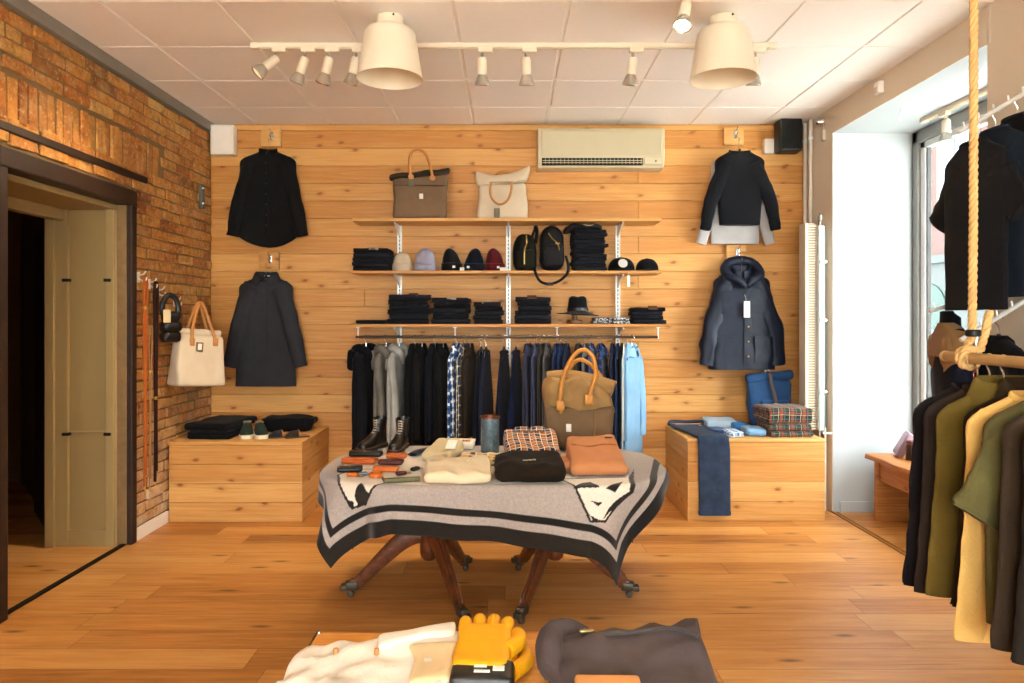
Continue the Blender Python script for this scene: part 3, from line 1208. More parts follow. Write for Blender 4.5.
TY = 4.14
track('ceiling_track', 'long white lighting track on the ceiling above the display table', at(258, 48, TY).x, at(770, 48, TY).x, TY, ZC + 0.003)
SPOTS = []
for px, ax, ay, lab in ((276, -0.42, -0.18, 'track spotlight at the brick wall end, tilted so its lens shows'),
                        (305, -0.30, 0.10, 'second track spotlight from the brick wall'),
                        (329, -0.22, 0.10, 'third track spotlight from the brick wall'),
                        (356, -0.20, 0.12, 'track spotlight partly behind the drum lamp nearer the brick wall'),
                        (482, 0.0, 0.22, 'track spotlight above the display table, the one nearer the brick wall'),
                        (526, 0.03, 0.22, 'track spotlight above the display table, the one nearer the air conditioner'),
                        (633, -0.07, 0.2, 'single track spotlight hanging in front of the air conditioner'),
                        (755, 0.02, 0.2, 'track spotlight behind the drum lamp nearer the window')):
    SPOTS.append(spot(lab, at(px, 52, TY).x, TY, ZC - 0.024, (ax, ay, -0.75 if abs(ax) < 0.4 else -0.42)))
track('ceiling_track', 'white lighting track on the ceiling close to the viewer', 0.2, 2.1, 3.42, ZC + 0.003)
SPOTS.append(spot('glowing track spotlight beside the drum lamp nearer the window', at(686, 0, 3.42).x, 3.42, ZC - 0.024, (-0.2, -0.35, -0.8), lens_on.m))
track('niche_track', 'short white lighting track on the soffit of the window niche', 3.75, 4.95, 2.95, NZ + 0.001, 'y')
SPOTS.append(spot('glowing white spotlight hanging inside the window niche', 2.95, 4.72, NZ - 0.026, (-0.05, -0.1, -1), lens_on.m, axis='y'))

m = MB()
p = at(899, 130, 4.75)
hk = [(0.0, 0, 0.055), (0.012, 0, 0.06), (0.018, 0, 0.045), (0.01, 0, 0.025), (0.0, 0, 0.005), (-0.006, 0, -0.015), (0.004, 0, -0.03), (0.018, 0, -0.022)]
m.tube(smoothpath(hk, 5), 0.0028, 8)
tag(m.build('ceiling_hook', M['steelwhite'], loc=(p.x, p.y, NZ - 0.058)), 'small S-shaped metal hook under the niche soffit', 'hook')

# ================================================================== display table and its blanket
TC = Vector((-0.07, 3.74))
HA, HB, TR, TZ = 0.865, 0.50, 0.42, 0.70
mahog = N('mahogany')
v = mahog.coord()
n = mahog.noise(mahog.mapping(v, (3, 3, 3)), 6, 5, 0.6, 1.2)
mahog.set(mahog.ramp(n, [(0.3, '#3a1d10'), (0.55, '#5e3018'), (0.75, '#7a4424')]), 0.3, 0, 0.5)
brass = plain('#4e463a', 0.45, 0.6, 0.5, 0.3, 60)
t = thing('pedestal_table', 'mahogany twin-pedestal table on sabre legs with brass casters, under a blanket', 'table', (TC.x, TC.y, 0))


def rrect(hx, hy, r, n=10):
    pts = []
    for cx, cy, a0 in ((hx - r, hy - r, 0), (-hx + r, hy - r, 90), (-hx + r, -hy + r, 180), (hx - r, -hy + r, 270)):
        for k in range(n + 1):
            a = R(a0 + 90 * k / n)
            pts.append((cx + r * math.cos(a), cy + r * math.sin(a)))
    return pts


m = MB()
rings = []
for ins, z in ((0.02, TZ - 0.03), (0.004, TZ - 0.026), (0.0, TZ - 0.015), (0.004, TZ - 0.003), (0.012, TZ)):
    rings.append([Vector((x, y, z)) for x, y in rrect(HA - ins, HB - ins, TR - ins)])
m.loft(rings)
m.build('table_top', mahog.m, t)
m = MB()
m.box((0, 0, TZ - 0.06), (1.2, 0.5, 0.06))
m.build('apron', mahog.m, t, smooth=0, bevel=0.005)
feet = {-0.35: [(-0.79, -0.01), (-0.136, -0.38), (-0.17, 0.40)], 0.32: [(0.735, -0.02), (0.125, -0.36), (0.12, 0.40)]}
for cx, fs in feet.items():
    m = MB()
    m.lathe([(0, 0.2), (0.03, 0.2), (0.045, 0.215), (0.05, 0.24), (0.05, 0.36), (0.056, 0.37), (0.04, 0.39), (0.03, 0.42), (0.045, 0.46), (0.055, 0.5), (0.04, 0.56), (0.03, 0.6), (0.06, 0.63), (0.07, 0.645), (0, 0.645)], 24, (cx, 0, 0))
    m.build('pedestal_column', mahog.m, t)
    for fx, fy in fs:
        d = Vector((fx - cx, fy, 0))
        L = d.length
        d.normalize()
        sd = Vector((-d.y, d.x, 0))
        path = [(0.02, 0.345, 0.05), (0.08, 0.335, 0.049), (0.15, 0.295, 0.046), (0.22, 0.23, 0.041), (0.29, 0.16, 0.035), (0.35, 0.107, 0.03), (L - 0.06, 0.079, 0.027), (L - 0.025, 0.073, 0.025)]
        path = [(a * (L / 0.43) if a < L - 0.1 and i else a, b, c) for i, (a, b, c) in enumerate(path)]
        sp = smoothpath([Vector((a, b, c)) for a, b, c in path], 4)
        m = MB()
        rings = []
        for i, q in enumerate(sp):
            a = sp[max(0, i - 1)]
            b = sp[min(len(sp) - 1, i + 1)]
            tv = Vector((b.x - a.x, b.y - a.y)).normalized()
            up = Vector((-tv.y, tv.x))
            h = q.z
            wv = q.z * 0.6
            ring = []
            for (u, w2) in ((-1, -0.9), (-0.9, -1), (0.9, -1), (1, -0.9), (1, 0.55), (0.7, 0.9), (0.35, 0.8), (0.0, 0.98), (-0.35, 0.8), (-0.7, 0.9), (-1, 0.55)):
                r0 = q.x + up.x * h * w2
                z0 = q.y + up.y * h * w2
                p = Vector((cx, 0, 0)) + d * r0 + sd * (u * wv)
                ring.append(Vector((p.x, p.y, max(0.03, z0))))
            rings.append(ring)
        m.loft(rings)
        lg = m.build('leg', mahog.m, t, smooth=35)
        # lion-paw toe cap with its wheel
        m = MB()
        ang = math.atan2(d.y, d.x)
        e = Vector((cx, 0, 0)) + d * (L - 0.01)
        m.xf = Matrix.Translation((e.x, e.y, 0)) @ Matrix.Rotation(ang, 4, 'Z')
        m.rbox((-0.02, 0, 0.064), (0.075, 0.046, 0.05), 0.014, 5)
        for k in (-1, 0, 1):
            m.rbox((0.022, k * 0.0155, 0.054), (0.036, 0.0155, 0.03), 0.007, 4)
        m.build('toe_cap', brass, lg)
        m = MB()
        m.xf = Matrix.Translation((e.x, e.y, 0)) @ Matrix.Rotation(ang, 4, 'Z')
        m.lathe([(0, -0.011), (0.016, -0.011), (0.019, -0.006), (0.019, 0.006), (0.016, 0.011), (0, 0.011)], 16, (-0.012, 0, 0.0192), 'y')
        m.box((-0.012, -0.0135, 0.033), (0.012, 0.004, 0.03))
        m.box((-0.012, 0.0135, 0.033), (0.012, 0.004, 0.03))
        m.build('caster', brass, lg)

# --- blanket: lies on the top, hangs over the edge in folds
BQ = [Vector(q) for q in ((-0.885, -0.77), (0.73, -0.93), (1.20, 0.74), (-1.24, 0.76))]   # corners laid flat
BH = Vector((1.08, 0.80))


def outline(p):
    """nearest point of the table edge, outward normal, distance outside (negative inside)"""
    qx, qy = abs(p.x) - (HA - TR), abs(p.y) - (HB - TR)
    sx, sy = (1 if p.x >= 0 else -1), (1 if p.y >= 0 else -1)
    if qx > 0 and qy > 0:
        d = math.hypot(qx, qy)
        nrm = Vector((qx / d * sx, qy / d * sy))
        return p - nrm * (d - TR), nrm, d - TR, min(1, 2.2 * min(qx, qy) / d * 1.0)
    if qx > qy:
        return Vector((sx * HA, p.y)), Vector((sx, 0)), qx - TR, 0
    return Vector((p.x, sy * HB)), Vector((0, sy)), qy - TR, 0


def drape(u, v):
    a, b = (u / BH.x + 1) / 2, (v / BH.y + 1) / 2
    p = (BQ[0] * (1 - a) + BQ[1] * a) * (1 - b) + (BQ[3] * (1 - a) + BQ[2] * a) * b
    p.y += 0.095 * (1 - abs(2 * a - 1) ** 3) * (1 - b)
    e, nrm, d, cw = outline(p)
    topz = TZ + 0.008
    w = noise.noise(Vector((u * 5, v * 5, 0.3))) * 0.002
    if d <= -0.002:
        return Vector((p.x, p.y, topz + max(0, w) * min(1, -d * 8))), p
    r = 0.028
    dd = d + 0.002
    if dd < r * 1.57:
        a = dd / r
        out, dn = r * math.sin(a), r * (1 - math.cos(a))
    else:
        out, dn = r, r + (dd - r * 1.57)
    fall = min(1, max(0, dd - 0.04) / 0.25)
    s = (e.x * abs(nrm.y) * 1.0 + e.y * abs(nrm.x) * 1.0)
    th = math.atan2(nrm.y, nrm.x)
    wave = math.sin(s * 13 + th * 6.0 + 0.8) * 0.5 + math.sin(s * 23 + th * 9) * 0.25 + noise.noise(Vector((e.x * 4, e.y * 4, 2.0))) * 0.7
    fold = math.sin(th * 8.0 + 1.0) * cw
    o2 = out + fall * (0.016 + 0.045 * wave + 0.055 * fold) + dd * 0.04
    side = Vector((-nrm.y, nrm.x)) * fall * 0.03 * math.cos(th * 8.0 + 1.0) * cw
    q = e + nrm * o2 + side
    return Vector((q.x, q.y, topz - dn * 0.985)), p


def pip(poly, x, y):
    c = False
    for (x0, y0), (x1, y1) in zip(poly, poly[1:] + poly[:1]):
        if (y0 > y) != (y1 > y) and x < (x1 - x0) * (y - y0) / (y1 - y0) + x0:
            c = not c
    return c


def dseg(p, a, b):
    ax, ay = a
    bx, by = b
    t_ = max(0, min(1, ((p[0] - ax) * (bx - ax) + (p[1] - ay) * (by - ay)) / ((bx - ax) ** 2 + (by - ay) ** 2 + 1e-12)))
    return math.hypot(p[0] - ax - t_ * (bx - ax), p[1] - ay - t_ * (by - ay))


def uv_of(px, py):
    """blanket coordinate of a point seen on top or on the front drop (inverse of drape near the front edge)"""
    z = TZ + 0.008
    Y = F * (CAMZ - z) / (py - 319)
    if Y > TC.y - HB:
        x = (px - 508) * Y / F - TC.x
        y = Y - TC.y
    else:
        Y = TC.y - HB - 0.03
        x = (px - 508) * Y / F - TC.x
        y = -HB - (z - (CAMZ - (py - 319) * Y / F))
    return (x, y)


WHITE, GREY, DARK = '#ddd5c8', '#a39a95', '#221f1d'
shapes = []          # woven motif, in blanket coordinates
R1 = [uv_of(*q) for q in ((560, 480), (632, 478), (634, 486), (610, 523), (590, 524))]
shapes += [(R1, WHITE, DARK)]
shapes += [([uv_of(*q) for q in ((574, 492), (582, 484), (590, 483), (600, 491))], DARK, None)]
shapes += [([uv_of(*q) for q in ((606, 491), (626, 482), (616, 493))], DARK, None)]
shapes += [([uv_of(*q) for q in ((591, 504), (604, 505), (599, 509))], DARK, None)]
shapes += [([uv_of(*q) for q in ((588, 517), (602, 523), (594, 524))], DARK, None)]
shapes += [([uv_of(*q) for q in ((634, 470), (634, 492), (610, 518), (606, 522), (612, 510), (622, 496), (628, 480))], DARK, None)]
shapes += [([uv_of(*q) for q in ((628, 476), (631, 488), (617, 503), (620, 492))], WHITE, None)]
L1 = [uv_of(*q) for q in ((338, 476), (352, 470), (378, 470), (385, 484), (360, 503), (343, 502), (341, 486))]
shapes += [(L1, WHITE, DARK)]
shapes += [([uv_of(*q) for q in ((350, 491), (362, 484), (369, 496), (360, 504), (350, 503))], DARK, None)]
shapes += [([uv_of(*q) for q in ((341, 492), (347, 496), (345, 503), (342, 502))], DARK, None)]
big = [uv_of(338, 475), uv_of(341, 480), uv_of(386, 485), uv_of(420, 486), (0.36, -0.46), (0.42, -0.30), (0.40, 0.0), (0.05, 0.3), (-0.5, 0.3), (-0.80, 0.05)]
shapes.insert(0, (big, WHITE, None))



def blanket_colour(u, v, p):
    e = min(BH.x - abs(u), BH.y - abs(v))
    if e < 0.075:
        return DARK
    if e < 0.112:
        return GREY
    if e < 0.15:
        return DARK
    c = GREY
    for poly, col, edge in shapes:
        if pip(poly, p.x, p.y):
            c = col
        if edge and min(dseg((p.x, p.y), a, b) for a, b in zip(poly, poly[1:] + poly[:1])) < 0.006:
            c = edge
    return c


NU, NV = 470, 330
m = MB()
vs, fs, cols, uvs = [], [], [], []
for j in range(NV + 1):
    for i in range(NU + 1):
        u = -BH.x + 2 * BH.x * i / NU
        v = -BH.y + 2 * BH.y * j / NV
        q, p = drape(u, v)
        vs.append(q)
        cols.append(blanket_colour(u, v, p))
for j in range(NV):
    for i in range(NU):
        a = j * (NU + 1) + i
        fs.append((a, a + 1, a + NU + 2, a + NU + 1))
m.add(vs, fs)
bl = m.build('wool_blanket', [], loc=(TC.x, TC.y, 0), smooth=180)
ca = bl.data.color_attributes.new('weave', 'FLOAT_COLOR', 'POINT')
for k, c in enumerate(cols):
    ca.data[k].color = lin(c)
g = N('blanket_wool')
at_ = g.add('ShaderNodeVertexColor', layer_name='weave')
fz = g.noise(g.coord(), 90, 4, 0.7)
g.set(g.mix(0.4, at_.outputs[0], fz, 'OVERLAY'), 0.95, 0, 0.1)
g.b.inputs['Sheen Weight'].default_value = 0.2
g.bump(g.noise(g.coord(), 260, 3, 0.7), 0.4, 0.003)
bl.data.materials.append(g.m)
md = bl.modifiers.new('Solid', 'SOLIDIFY')
md.thickness = 0.005
md.offset = 1
tag(bl, 'grey wool blanket with charcoal border stripes draped over the pedestal table', 'blanket')
# small fringe stitches along the rim
CT = TZ + 0.016      # height of the cloth on the table

# ================================================================== garments
HOOKLEN = 0.115


def hanger(label, loc, rotz, w=0.2, group=None, tilt=0.0, name='clothes_hanger'):
    """origin at the collar; the hook rises above it"""
    t = thing(name, label, 'hanger', loc, (0, tilt, rotz), group)
    m = MB()
    for s in (-1, 1):
        path = [(0, 0, -0.004), (s * 0.05, 0, -0.018), (s * w * 0.6, 0, -0.048), (s * w, 0.0, -0.078)]
        m.tube(smoothpath(path, 3), [0.012] * 4 + [0.011] * 4 + [0.013] * 2, 8, flat=0.8)
    m.tube([(0, 0, -0.012), (0, 0, 0.02)], [0.012, 0.008], 8)
    m.build('shoulder_bar', M['hanger'], t)
    m = MB()
    hk = [(0, 0, 0.012), (0, 0, 0.05), (0.012, 0, 0.07), (0.02, 0, 0.09), (0.012, 0, 0.108), (-0.004, 0, 0.112), (-0.016, 0, 0.1), (-0.018, 0, 0.09)]
    # the hook opens along the garment's depth so that it can ride on the rail
    m.tube(smoothpath([(b, a, c) for a, b, c in hk], 3), 0.0027, 6)
    m.build('hook', M['chrome'], t)
    return t


class Torso:
    def __init__(s, L, sw, hw, t, cw=None, drop=0.03, sag=0.0, seed=0.0, amp=0.006, nexp=2.6, ht=None):
        s.L, s.seed, s.amp, s.n, s.drop, s.sag = L, seed, amp, nexp, drop, sag
        cw = cw or (sw + hw) / 2
        ht = ht or t * 0.85
        s.wt = [(0.0, 0.08), (-0.01, 0.1), (-0.026, sw * 0.62), (-0.05, sw * 0.85), (-0.072, sw * 0.955), (-0.095, sw * 0.99), (-0.14, sw * 0.985), (-0.26, cw), (-L * 0.6, (cw + hw) / 2), (-L, hw)]
        s.tt = [(0.0, 0.042), (-0.03, 0.042), (-0.07, 0.04), (-0.14, t * 0.85), (-0.28, t), (-L * 0.7, t * 0.9), (-L, ht)]

    def w(s, z):
        return lerp_tab(s.wt, z)

    def t(s, z):
        return lerp_tab(s.tt, z)

    def wr(s, x, y, z):
        q = Vector((x * 7, y * 7 + s.seed, z * 3.2))
        q2 = Vector((x * 18 + s.seed, y * 18, z * 9))
        return (noise.noise(q) + 0.4 * noise.noise(q2)) * s.amp * min(1, max(0.15, -z * 4))

    def front(s, x, z):
        w, t = s.w(z), s.t(z)
        k = max(0.0, 1 - abs(min(1, abs(x) / w)) ** s.n) ** (1 / s.n)
        y = -t * k
        return y - s.wr(x, y, z) * 1.0

    def mesh(s, nz=34, n=40, open_front=0.0):
        m = MB()
        rings = []
        zs = [0.0, -0.008, -0.018, -0.03, -0.045, -0.06, -0.075, -0.09] + [-0.09 - (s.L - 0.09) * k / nz for k in range(1, nz + 1)]
        inner = []
        for z in zs:
            w, t = s.w(z), s.t(z)
            ring = []
            for k in range(n):
                a = 2 * PI * k / n
                c, sn = math.cos(a), math.sin(a)
                x = w * math.copysign(abs(c) ** (2 / s.n), c)
                y = t * math.copysign(abs(sn) ** (2 / s.n), sn)
                y0 = y + math.copysign(s.wr(x, y, z), sn)
                zz = z
                if z > -0.06:
                    f = 1 + z / 0.06
                    if sn < 0:
                        zz -= s.drop * f * (abs(sn) ** 0.7)
                if z < -s.L * 0.7 and s.sag:
                    zz -= s.sag * (1 - (x / w) ** 2) * ((-z / s.L - 0.7) / 0.3) ** 2
                ring.append(Vector((x, y0, zz)))
            rings.append(ring)
        top = rings[0]
        c = sum(top, Vector()) / n
        rings.insert(0, [c + (p - c) * 0.82 + Vector((0, 0, -0.012)) for p in top])
        rings.insert(0, [c + (p - c) * 0.7 + Vector((0, 0, -0.045)) for p in top])
        bot = rings[-1]
        c = sum(bot, Vector()) / n
        rings.append([c + (p - c) * 0.9 + Vector((0, 0, 0.002)) for p in bot])
        rings.append([c + (p - c) * 0.8 + Vector((0, 0, 0.03)) for p in bot])
        m.loft(list(reversed(rings)), True, False)
        return m

    def patch(s, x0, x1, z0, z1, th=0.004, nu=6, nv=10, shape=None):
        """a piece sewn on the front: placket, pocket, flap"""
        m = MB()
        top, bot = [], []
        for j in range(nv + 1):
            for i in range(nu + 1):
                x, z = x0 + (x1 - x0) * i / nu, z0 + (z1 - z0) * j / nv
                if shape:
                    x, z = shape(x, z, i / nu, j / nv)
                y = s.front(x, z)
                top.append(Vector((x, y - th, z)))
                bot.append(Vector((x, y + 0.006, z)))
        k = len(top)
        W = nu + 1
        fs = []
        for j in range(nv):
            for i in range(nu):
                a = j * W + i
                fs.append((a, a + 1, a + W + 1, a + W))
        edge = [i for i in range(W)] + [j * W + nu for j in range(1, nv + 1)] + [nv * W + i for i in range(nu - 1, -1, -1)] + [j * W for j in range(nv - 1, 0, -1)]
        for a, b in zip(edge, edge[1:] + edge[:1]):
            fs.append((a, k + a, k + b, b))
        uv = [[((x0 + (x1 - x0) * (q % W) / nu), z0 + (z1 - z0) * ((q % k) // W) / nv) for q in f] for f in fs]
        m.add(top + bot, fs, uv)
        return m


def sleeve_mesh(side, sw, length, out, r0=0.078, r1=0.045, fwd=-0.02, seed=0.0, amp=0.006, n=20, m_=26, flat=0.62, bend=0.0, z0=-0.095):
    s = side
    p0 = Vector((s * (sw - 1.3 * r0), 0.0, -0.092))
    p1 = Vector((s * (sw - 0.95 * r0), fwd * 0.2, -0.085 - 0.35 * r0 - 0.035))
    end = Vector((s * (sw - r1 + out), fwd, z0 - length))
    mid = p1.lerp(end, 0.5) + Vector((s * bend, fwd * 0.4, 0))
    path = smoothpath([p0, p1, mid, end], m_ // 3)
    k = len(path)
    rings = []
    for i, p in enumerate(path):
        a, b = path[max(0, i - 1)], path[min(k - 1, i + 1)]
        t = (b - a).normalized()
        u = Vector((0, 1, 0))
        u = (u - t * u.dot(t)).normalized()
        w = t.cross(u)
        f = i / (k - 1)
        r = r0 + (r1 - r0) * min(1, f * 1.05)
        if i < 3:
            r *= (0.82, 0.92, 0.98)[i]
        ring = []
        for q in range(n):
            an = 2 * PI * q / n
            d = u * math.sin(an) * flat + w * math.cos(an)
            nn = noise.noise(Vector((math.cos(an) * 1.2 + seed, math.sin(an) * 1.2, f * 9 + seed))) + 0.5 * noise.noise(Vector((math.cos(an) * 2.5, math.sin(an) * 2.5 + seed, f * 22)))
            ring.append(p + d * (r + amp * nn * min(1, f * 3 + 0.3)))
        rings.append(ring)
    c = sum(rings[-1], Vector()) / n
    rings.append([c + (q - c) * 0.9 for q in rings[-1]])
    rings.append([c + (q - c) * 0.75 + (rings[-4][j] - rings[-2][j]) * 0.5 for j, q in enumerate(rings[-1])])
    m = MB()
    m.loft(rings)
    return m, path, r1


def ring_collar(kind, tor, seed=0.0):
    m = MB()
    n = 36
    if kind == 'crew':
        rings = []
        for k in range(n):
            a = 2 * PI * k / n
            c, sn = math.cos(a), math.sin(a)
            w, t = tor.w(0), tor.t(0)
            z = -tor.drop * (abs(sn) ** 0.7) if sn < 0 else 0.0
            p = Vector((w * math.copysign(abs(c) ** (2 / tor.n), c), t * math.copysign(abs(sn) ** (2 / tor.n), sn), z))
            d = Vector((c * 0.8, sn, 0)).normalized()
            rings.append([p + d * 0.008 * math.cos(q) * 1.0 + Vector((0, 0, 0.013 * math.sin(q))) for q in [2 * PI * j / 8 for j in range(8)]])
        rings.append(rings[0])
        m.loft(rings, False, False)
        return m
    # standing or folded collar, open at the front by `gap`
    prof = {'band': [(0.0, -0.015), (0.003, 0.0), (0.003, 0.026), (-0.004, 0.028), (-0.005, -0.012)],
            'fold': [(0.0, -0.012), (0.0, 0.012), (0.004, 0.034), (0.012, 0.042), (0.022, 0.032), (0.036, -0.004), (0.046, -0.03), (0.041, -0.03), (0.02, 0.014), (0.006, 0.02), (-0.004, -0.012)],
            'stand': [(0.004, -0.03), (0.006, 0.0), (0.004, 0.052), (-0.006, 0.056), (-0.012, 0.0), (-0.012, -0.03)]}[kind]
    gap = {'band': 0.12, 'fold': 0.3, 'stand': 0.12}[kind]
    rings = []
    for k in range(n + 1):
        a = -PI / 2 + gap + (2 * PI - 2 * gap) * k / n
        c, sn = math.cos(a), math.sin(a)
        w, t = tor.w(0) * 0.92, tor.t(0) * 0.95
        dz = -tor.drop * (abs(sn) ** 0.7) if sn < 0 else 0.004
        p = Vector((w * c, t * sn, dz))
        d = Vector((c * 0.9, sn, 0)).normalized()
        ext = 1.0 + (0.35 * max(0, -sn) ** 3 if kind == 'fold' else 0)
        rings.append([p + d * o * ext + Vector((0, 0, z * (ext if z < 0 else 1))) for o, z in prof])
    m.loft(rings, True, True)
    return m


def buttons(t, tor, x, zs, mat, r=0.0065, th=0.008):
    for z in zs:
        y = tor.front(x, z)
        m = MB()
        m.lathe([(0, -th - 0.001), (r * 0.8, -th - 0.001), (r, -th + 0.001), (r, -0.002), (0, -0.002)], 12, (x, y, z), 'y')
        m.build('button', mat, t)


def garment(name, label, cat, loc, rotz, mat, L=0.72, sw=0.215, hw=0.25, t=0.045, sleeve=0.56, out=0.07, collar='crew', collar_mat=None, amp=0.006,
            r0=0.082, r1=0.047, drop=0.03, sag=0.0, seed=None, cuff=None, hem=None, group=None, fine=True, bend=0.0, fwd=-0.02, cw=None, flat=0.62, tilt=0.0, ht=None, nexp=2.6):
    seed = random.uniform(0, 90) if seed is None else seed
    tor = Torso(L, sw, hw, t, cw, drop, sag, seed, amp, nexp, ht)
    g = thing(name, label, cat, loc, (0, tilt, rotz), group)
    tor.mesh(34 if fine else 18, 40 if fine else 26).build('body', mat, g, smooth=70)
    for s in (-1, 1):
        m, path, r = sleeve_mesh(s, sw, sleeve, out, r0, r1, fwd, seed + s * 3, amp, 20 if fine else 14, 27 if fine else 15, flat, bend)
        sl = m.build('sleeve', mat, g, smooth=70)
        if cuff:
            a, b = path[-3], path[-1]
            d = (b - a).normalized()
            mm = MB()
            k = cuff[1] if len(cuff) > 1 else 0.05
            mm.tube([b - d * k, b - d * k * 0.5, b + d * 0.006], [r * 0.98, r * 0.95, r * 0.93], 18, True, flat * 1.02, (0, 1, 0))
            mm.build('cuff', cuff[0], sl, smooth=50)
    if collar:
        ring_collar(collar, tor).build('collar', collar_mat or mat, g, smooth=60)
    if hem:
        hm, hh = hem
        mm = MB()
        rings = []
        for z in (-L + hh, -L + hh * 0.5, -L - 0.002):
            w, tt = tor.w(z) * 0.985 + 0.002, tor.t(z) * 1.06 + 0.003
            ring = []
            for k in range(36):
                a = 2 * PI * k / 36
                c, sn = math.cos(a), math.sin(a)
                x = w * math.copysign(abs(c) ** (2 / tor.n), c)
                zz = z - (sag * (1 - (x / w) ** 2) if sag else 0)
                ring.append(Vector((x, tt * math.copysign(abs(sn) ** (2 / tor.n), sn) + math.copysign(tor.wr(x, 0, z), sn), zz)))
            rings.append(ring)
        mm.loft(rings, False, True)
        mm.build('hem_band', hm, g, smooth=60)
    return g, tor


def wall_hook(label, x, z):
    """wooden block with a metal hook; returns the point where a hanger hook rests"""
    t = thing('wall_hook', label, 'hook', (x, YB, z), group='hooks on pine blocks')
    m = MB()
    m.rbox((0, -0.0185, 0), (0.165, 0.034, 0.145), 0.004, 3)
    m.build('wood_block', M['pine_box'], t, smooth=40)
    m = MB()
    m.rbox((0.012, -0.039, 0.012), (0.03, 0.008, 0.065), 0.003, 3)
    m.tube(smoothpath([(0.012, -0.04, 0.0), (0.012, -0.075, -0.004), (0.012, -0.092, 0.012), (0.012, -0.09, 0.028)], 4), 0.0045, 8)
    m.tube(smoothpath([(0.012, -0.04, 0.035), (0.012, -0.085, 0.05), (0.012, -0.095, 0.07)], 4), 0.0042, 8)
    m.build('hook', M['chrome'], t)
    return t


# ---- garments on the pine wall -------------------------------------------------
WY = YB - 0.088
navyblack = fabric('#0c0c0e', 0.9, 0.25, sheen=0.03)
coatcloth = fabric('#2b2b30', 0.85, 0.22, sheen=0.03)
parkacloth = fabric('#0f1729', 0.42, 0.3, 260, 0.2, 0.02)
sweatblack = fabric('#0b0c11', 0.92, 0.2, sheen=0.05)
sweatgrey = fabric('#a9a6a6', 0.95, 0.12, sheen=0.1)
btn_dark = plain('#0f0f10', 0.35)
paper = plain('#e9e4d8', 0.8, 0, 0.2, 0.03)
tan_leather = plain('#b5793c', 0.5, 0, 0.4, 0.18, 30)

# 1 collarless black shirt, high by the brick wall
ws = 1 / (F / WY)
x, z = at(268, 152, WY).x, at(268, 152, WY).z
wall_hook('wooden hook block above the collarless black shirt', x + 0.005, at(268, 139, YB).z)
g, tor = garment('black_shirt', 'collarless black button shirt hung high on the pine wall by the brick wall', 'shirt', (x, WY, z), 0, navyblack,
                 L=0.70, sw=0.235, hw=0.235, t=0.042, sleeve=0.60, out=0.10, collar='band', sag=0.085, r0=0.09, r1=0.05, amp=0.008, bend=0.012)
tor.patch(-0.018, 0.018, -0.05, -0.69, 0.004, 3, 24).build('placket', navyblack, g)
buttons(g, tor, 0, [-0.1 - 0.085 * k for k in range(7)], btn_dark)
tor.patch(0.05, 0.165, -0.17, -0.30, 0.004, 6, 6).build('chest_pocket', navyblack, g)
hanger('black hanger inside the collarless black shirt on the pine wall', (x, WY, z), 0, 0.17, 'hangers on the pine wall')

# 2 dark coat below it
x, z = at(266, 277, WY).x, at(266, 277, WY).z
wall_hook('wooden hook block above the long charcoal coat', x + 0.005, at(268, 261, YB).z)
g, tor = garment('charcoal_coat', 'long charcoal button coat with turned-down collar on the pine wall', 'coat', (x, WY, z), 0, coatcloth,
                 L=0.90, sw=0.225, hw=0.25, t=0.048, sleeve=0.645, out=0.125, collar='fold', r0=0.095, r1=0.058, amp=0.007, bend=0.01, drop=0.045, cw=0.225)
tor.patch(-0.025, 0.03, -0.06, -0.895, 0.005, 4, 30).build('placket', coatcloth, g)
buttons(g, tor, 0.0, [-0.12], btn_dark)
for s in (-1, 1):
    tor.patch(s * 0.1, s * 0.125, -0.5, -0.66, 0.005, 3, 6, (lambda s: lambda x, z, u, v: (x + s * 0.02 * v, z))(s)).build('welt_pocket', coatcloth, g)
m = MB()
m.rbox((0.0, 0.03, 0.0), (0.045, 0.004, 0.03), 0.0015, 2)
m.build('neck_label', paper, g)
hanger('black hanger inside the long charcoal coat on the pine wall', (x, WY, z), 0, 0.17, 'hangers on the pine wall')

# 3 black sweatshirt over a grey one, high by the window
x, z = at(736, 153, WY).x, at(736, 153, WY).z
wall_hook('wooden hook block above the black sweatshirt', x + 0.0, at(736, 137, YB).z)
g, tor = garment('black_sweatshirt', 'black crew-neck sweatshirt on the pine wall, hung over a pale grey one', 'sweatshirt', (x + 0.01, WY - 0.06, z), 0, sweatblack,
                 L=0.60, sw=0.205, hw=0.165, t=0.045, sleeve=0.545, out=0.125, collar='crew', r0=0.085, r1=0.043, amp=0.006, cuff=(sweatblack, 0.07), hem=(sweatblack, 0.06), cw=0.2, bend=0.03)
hanger('black hanger inside the black sweatshirt on the pine wall', (x + 0.01, WY - 0.06, z), 0, 0.155, 'hangers on the pine wall')
g, tor = garment('grey_sweatshirt', 'pale grey sweatshirt showing beneath the black sweatshirt on the pine wall', 'sweatshirt', (x, WY + 0.03, z - 0.005), 0, sweatgrey,
                 L=0.74, sw=0.20, hw=0.20, t=0.022, sleeve=0.645, out=0.13, collar='crew', r0=0.08, r1=0.045, amp=0.004, cuff=(sweatgrey, 0.07), hem=(sweatgrey, 0.06), flat=0.45)

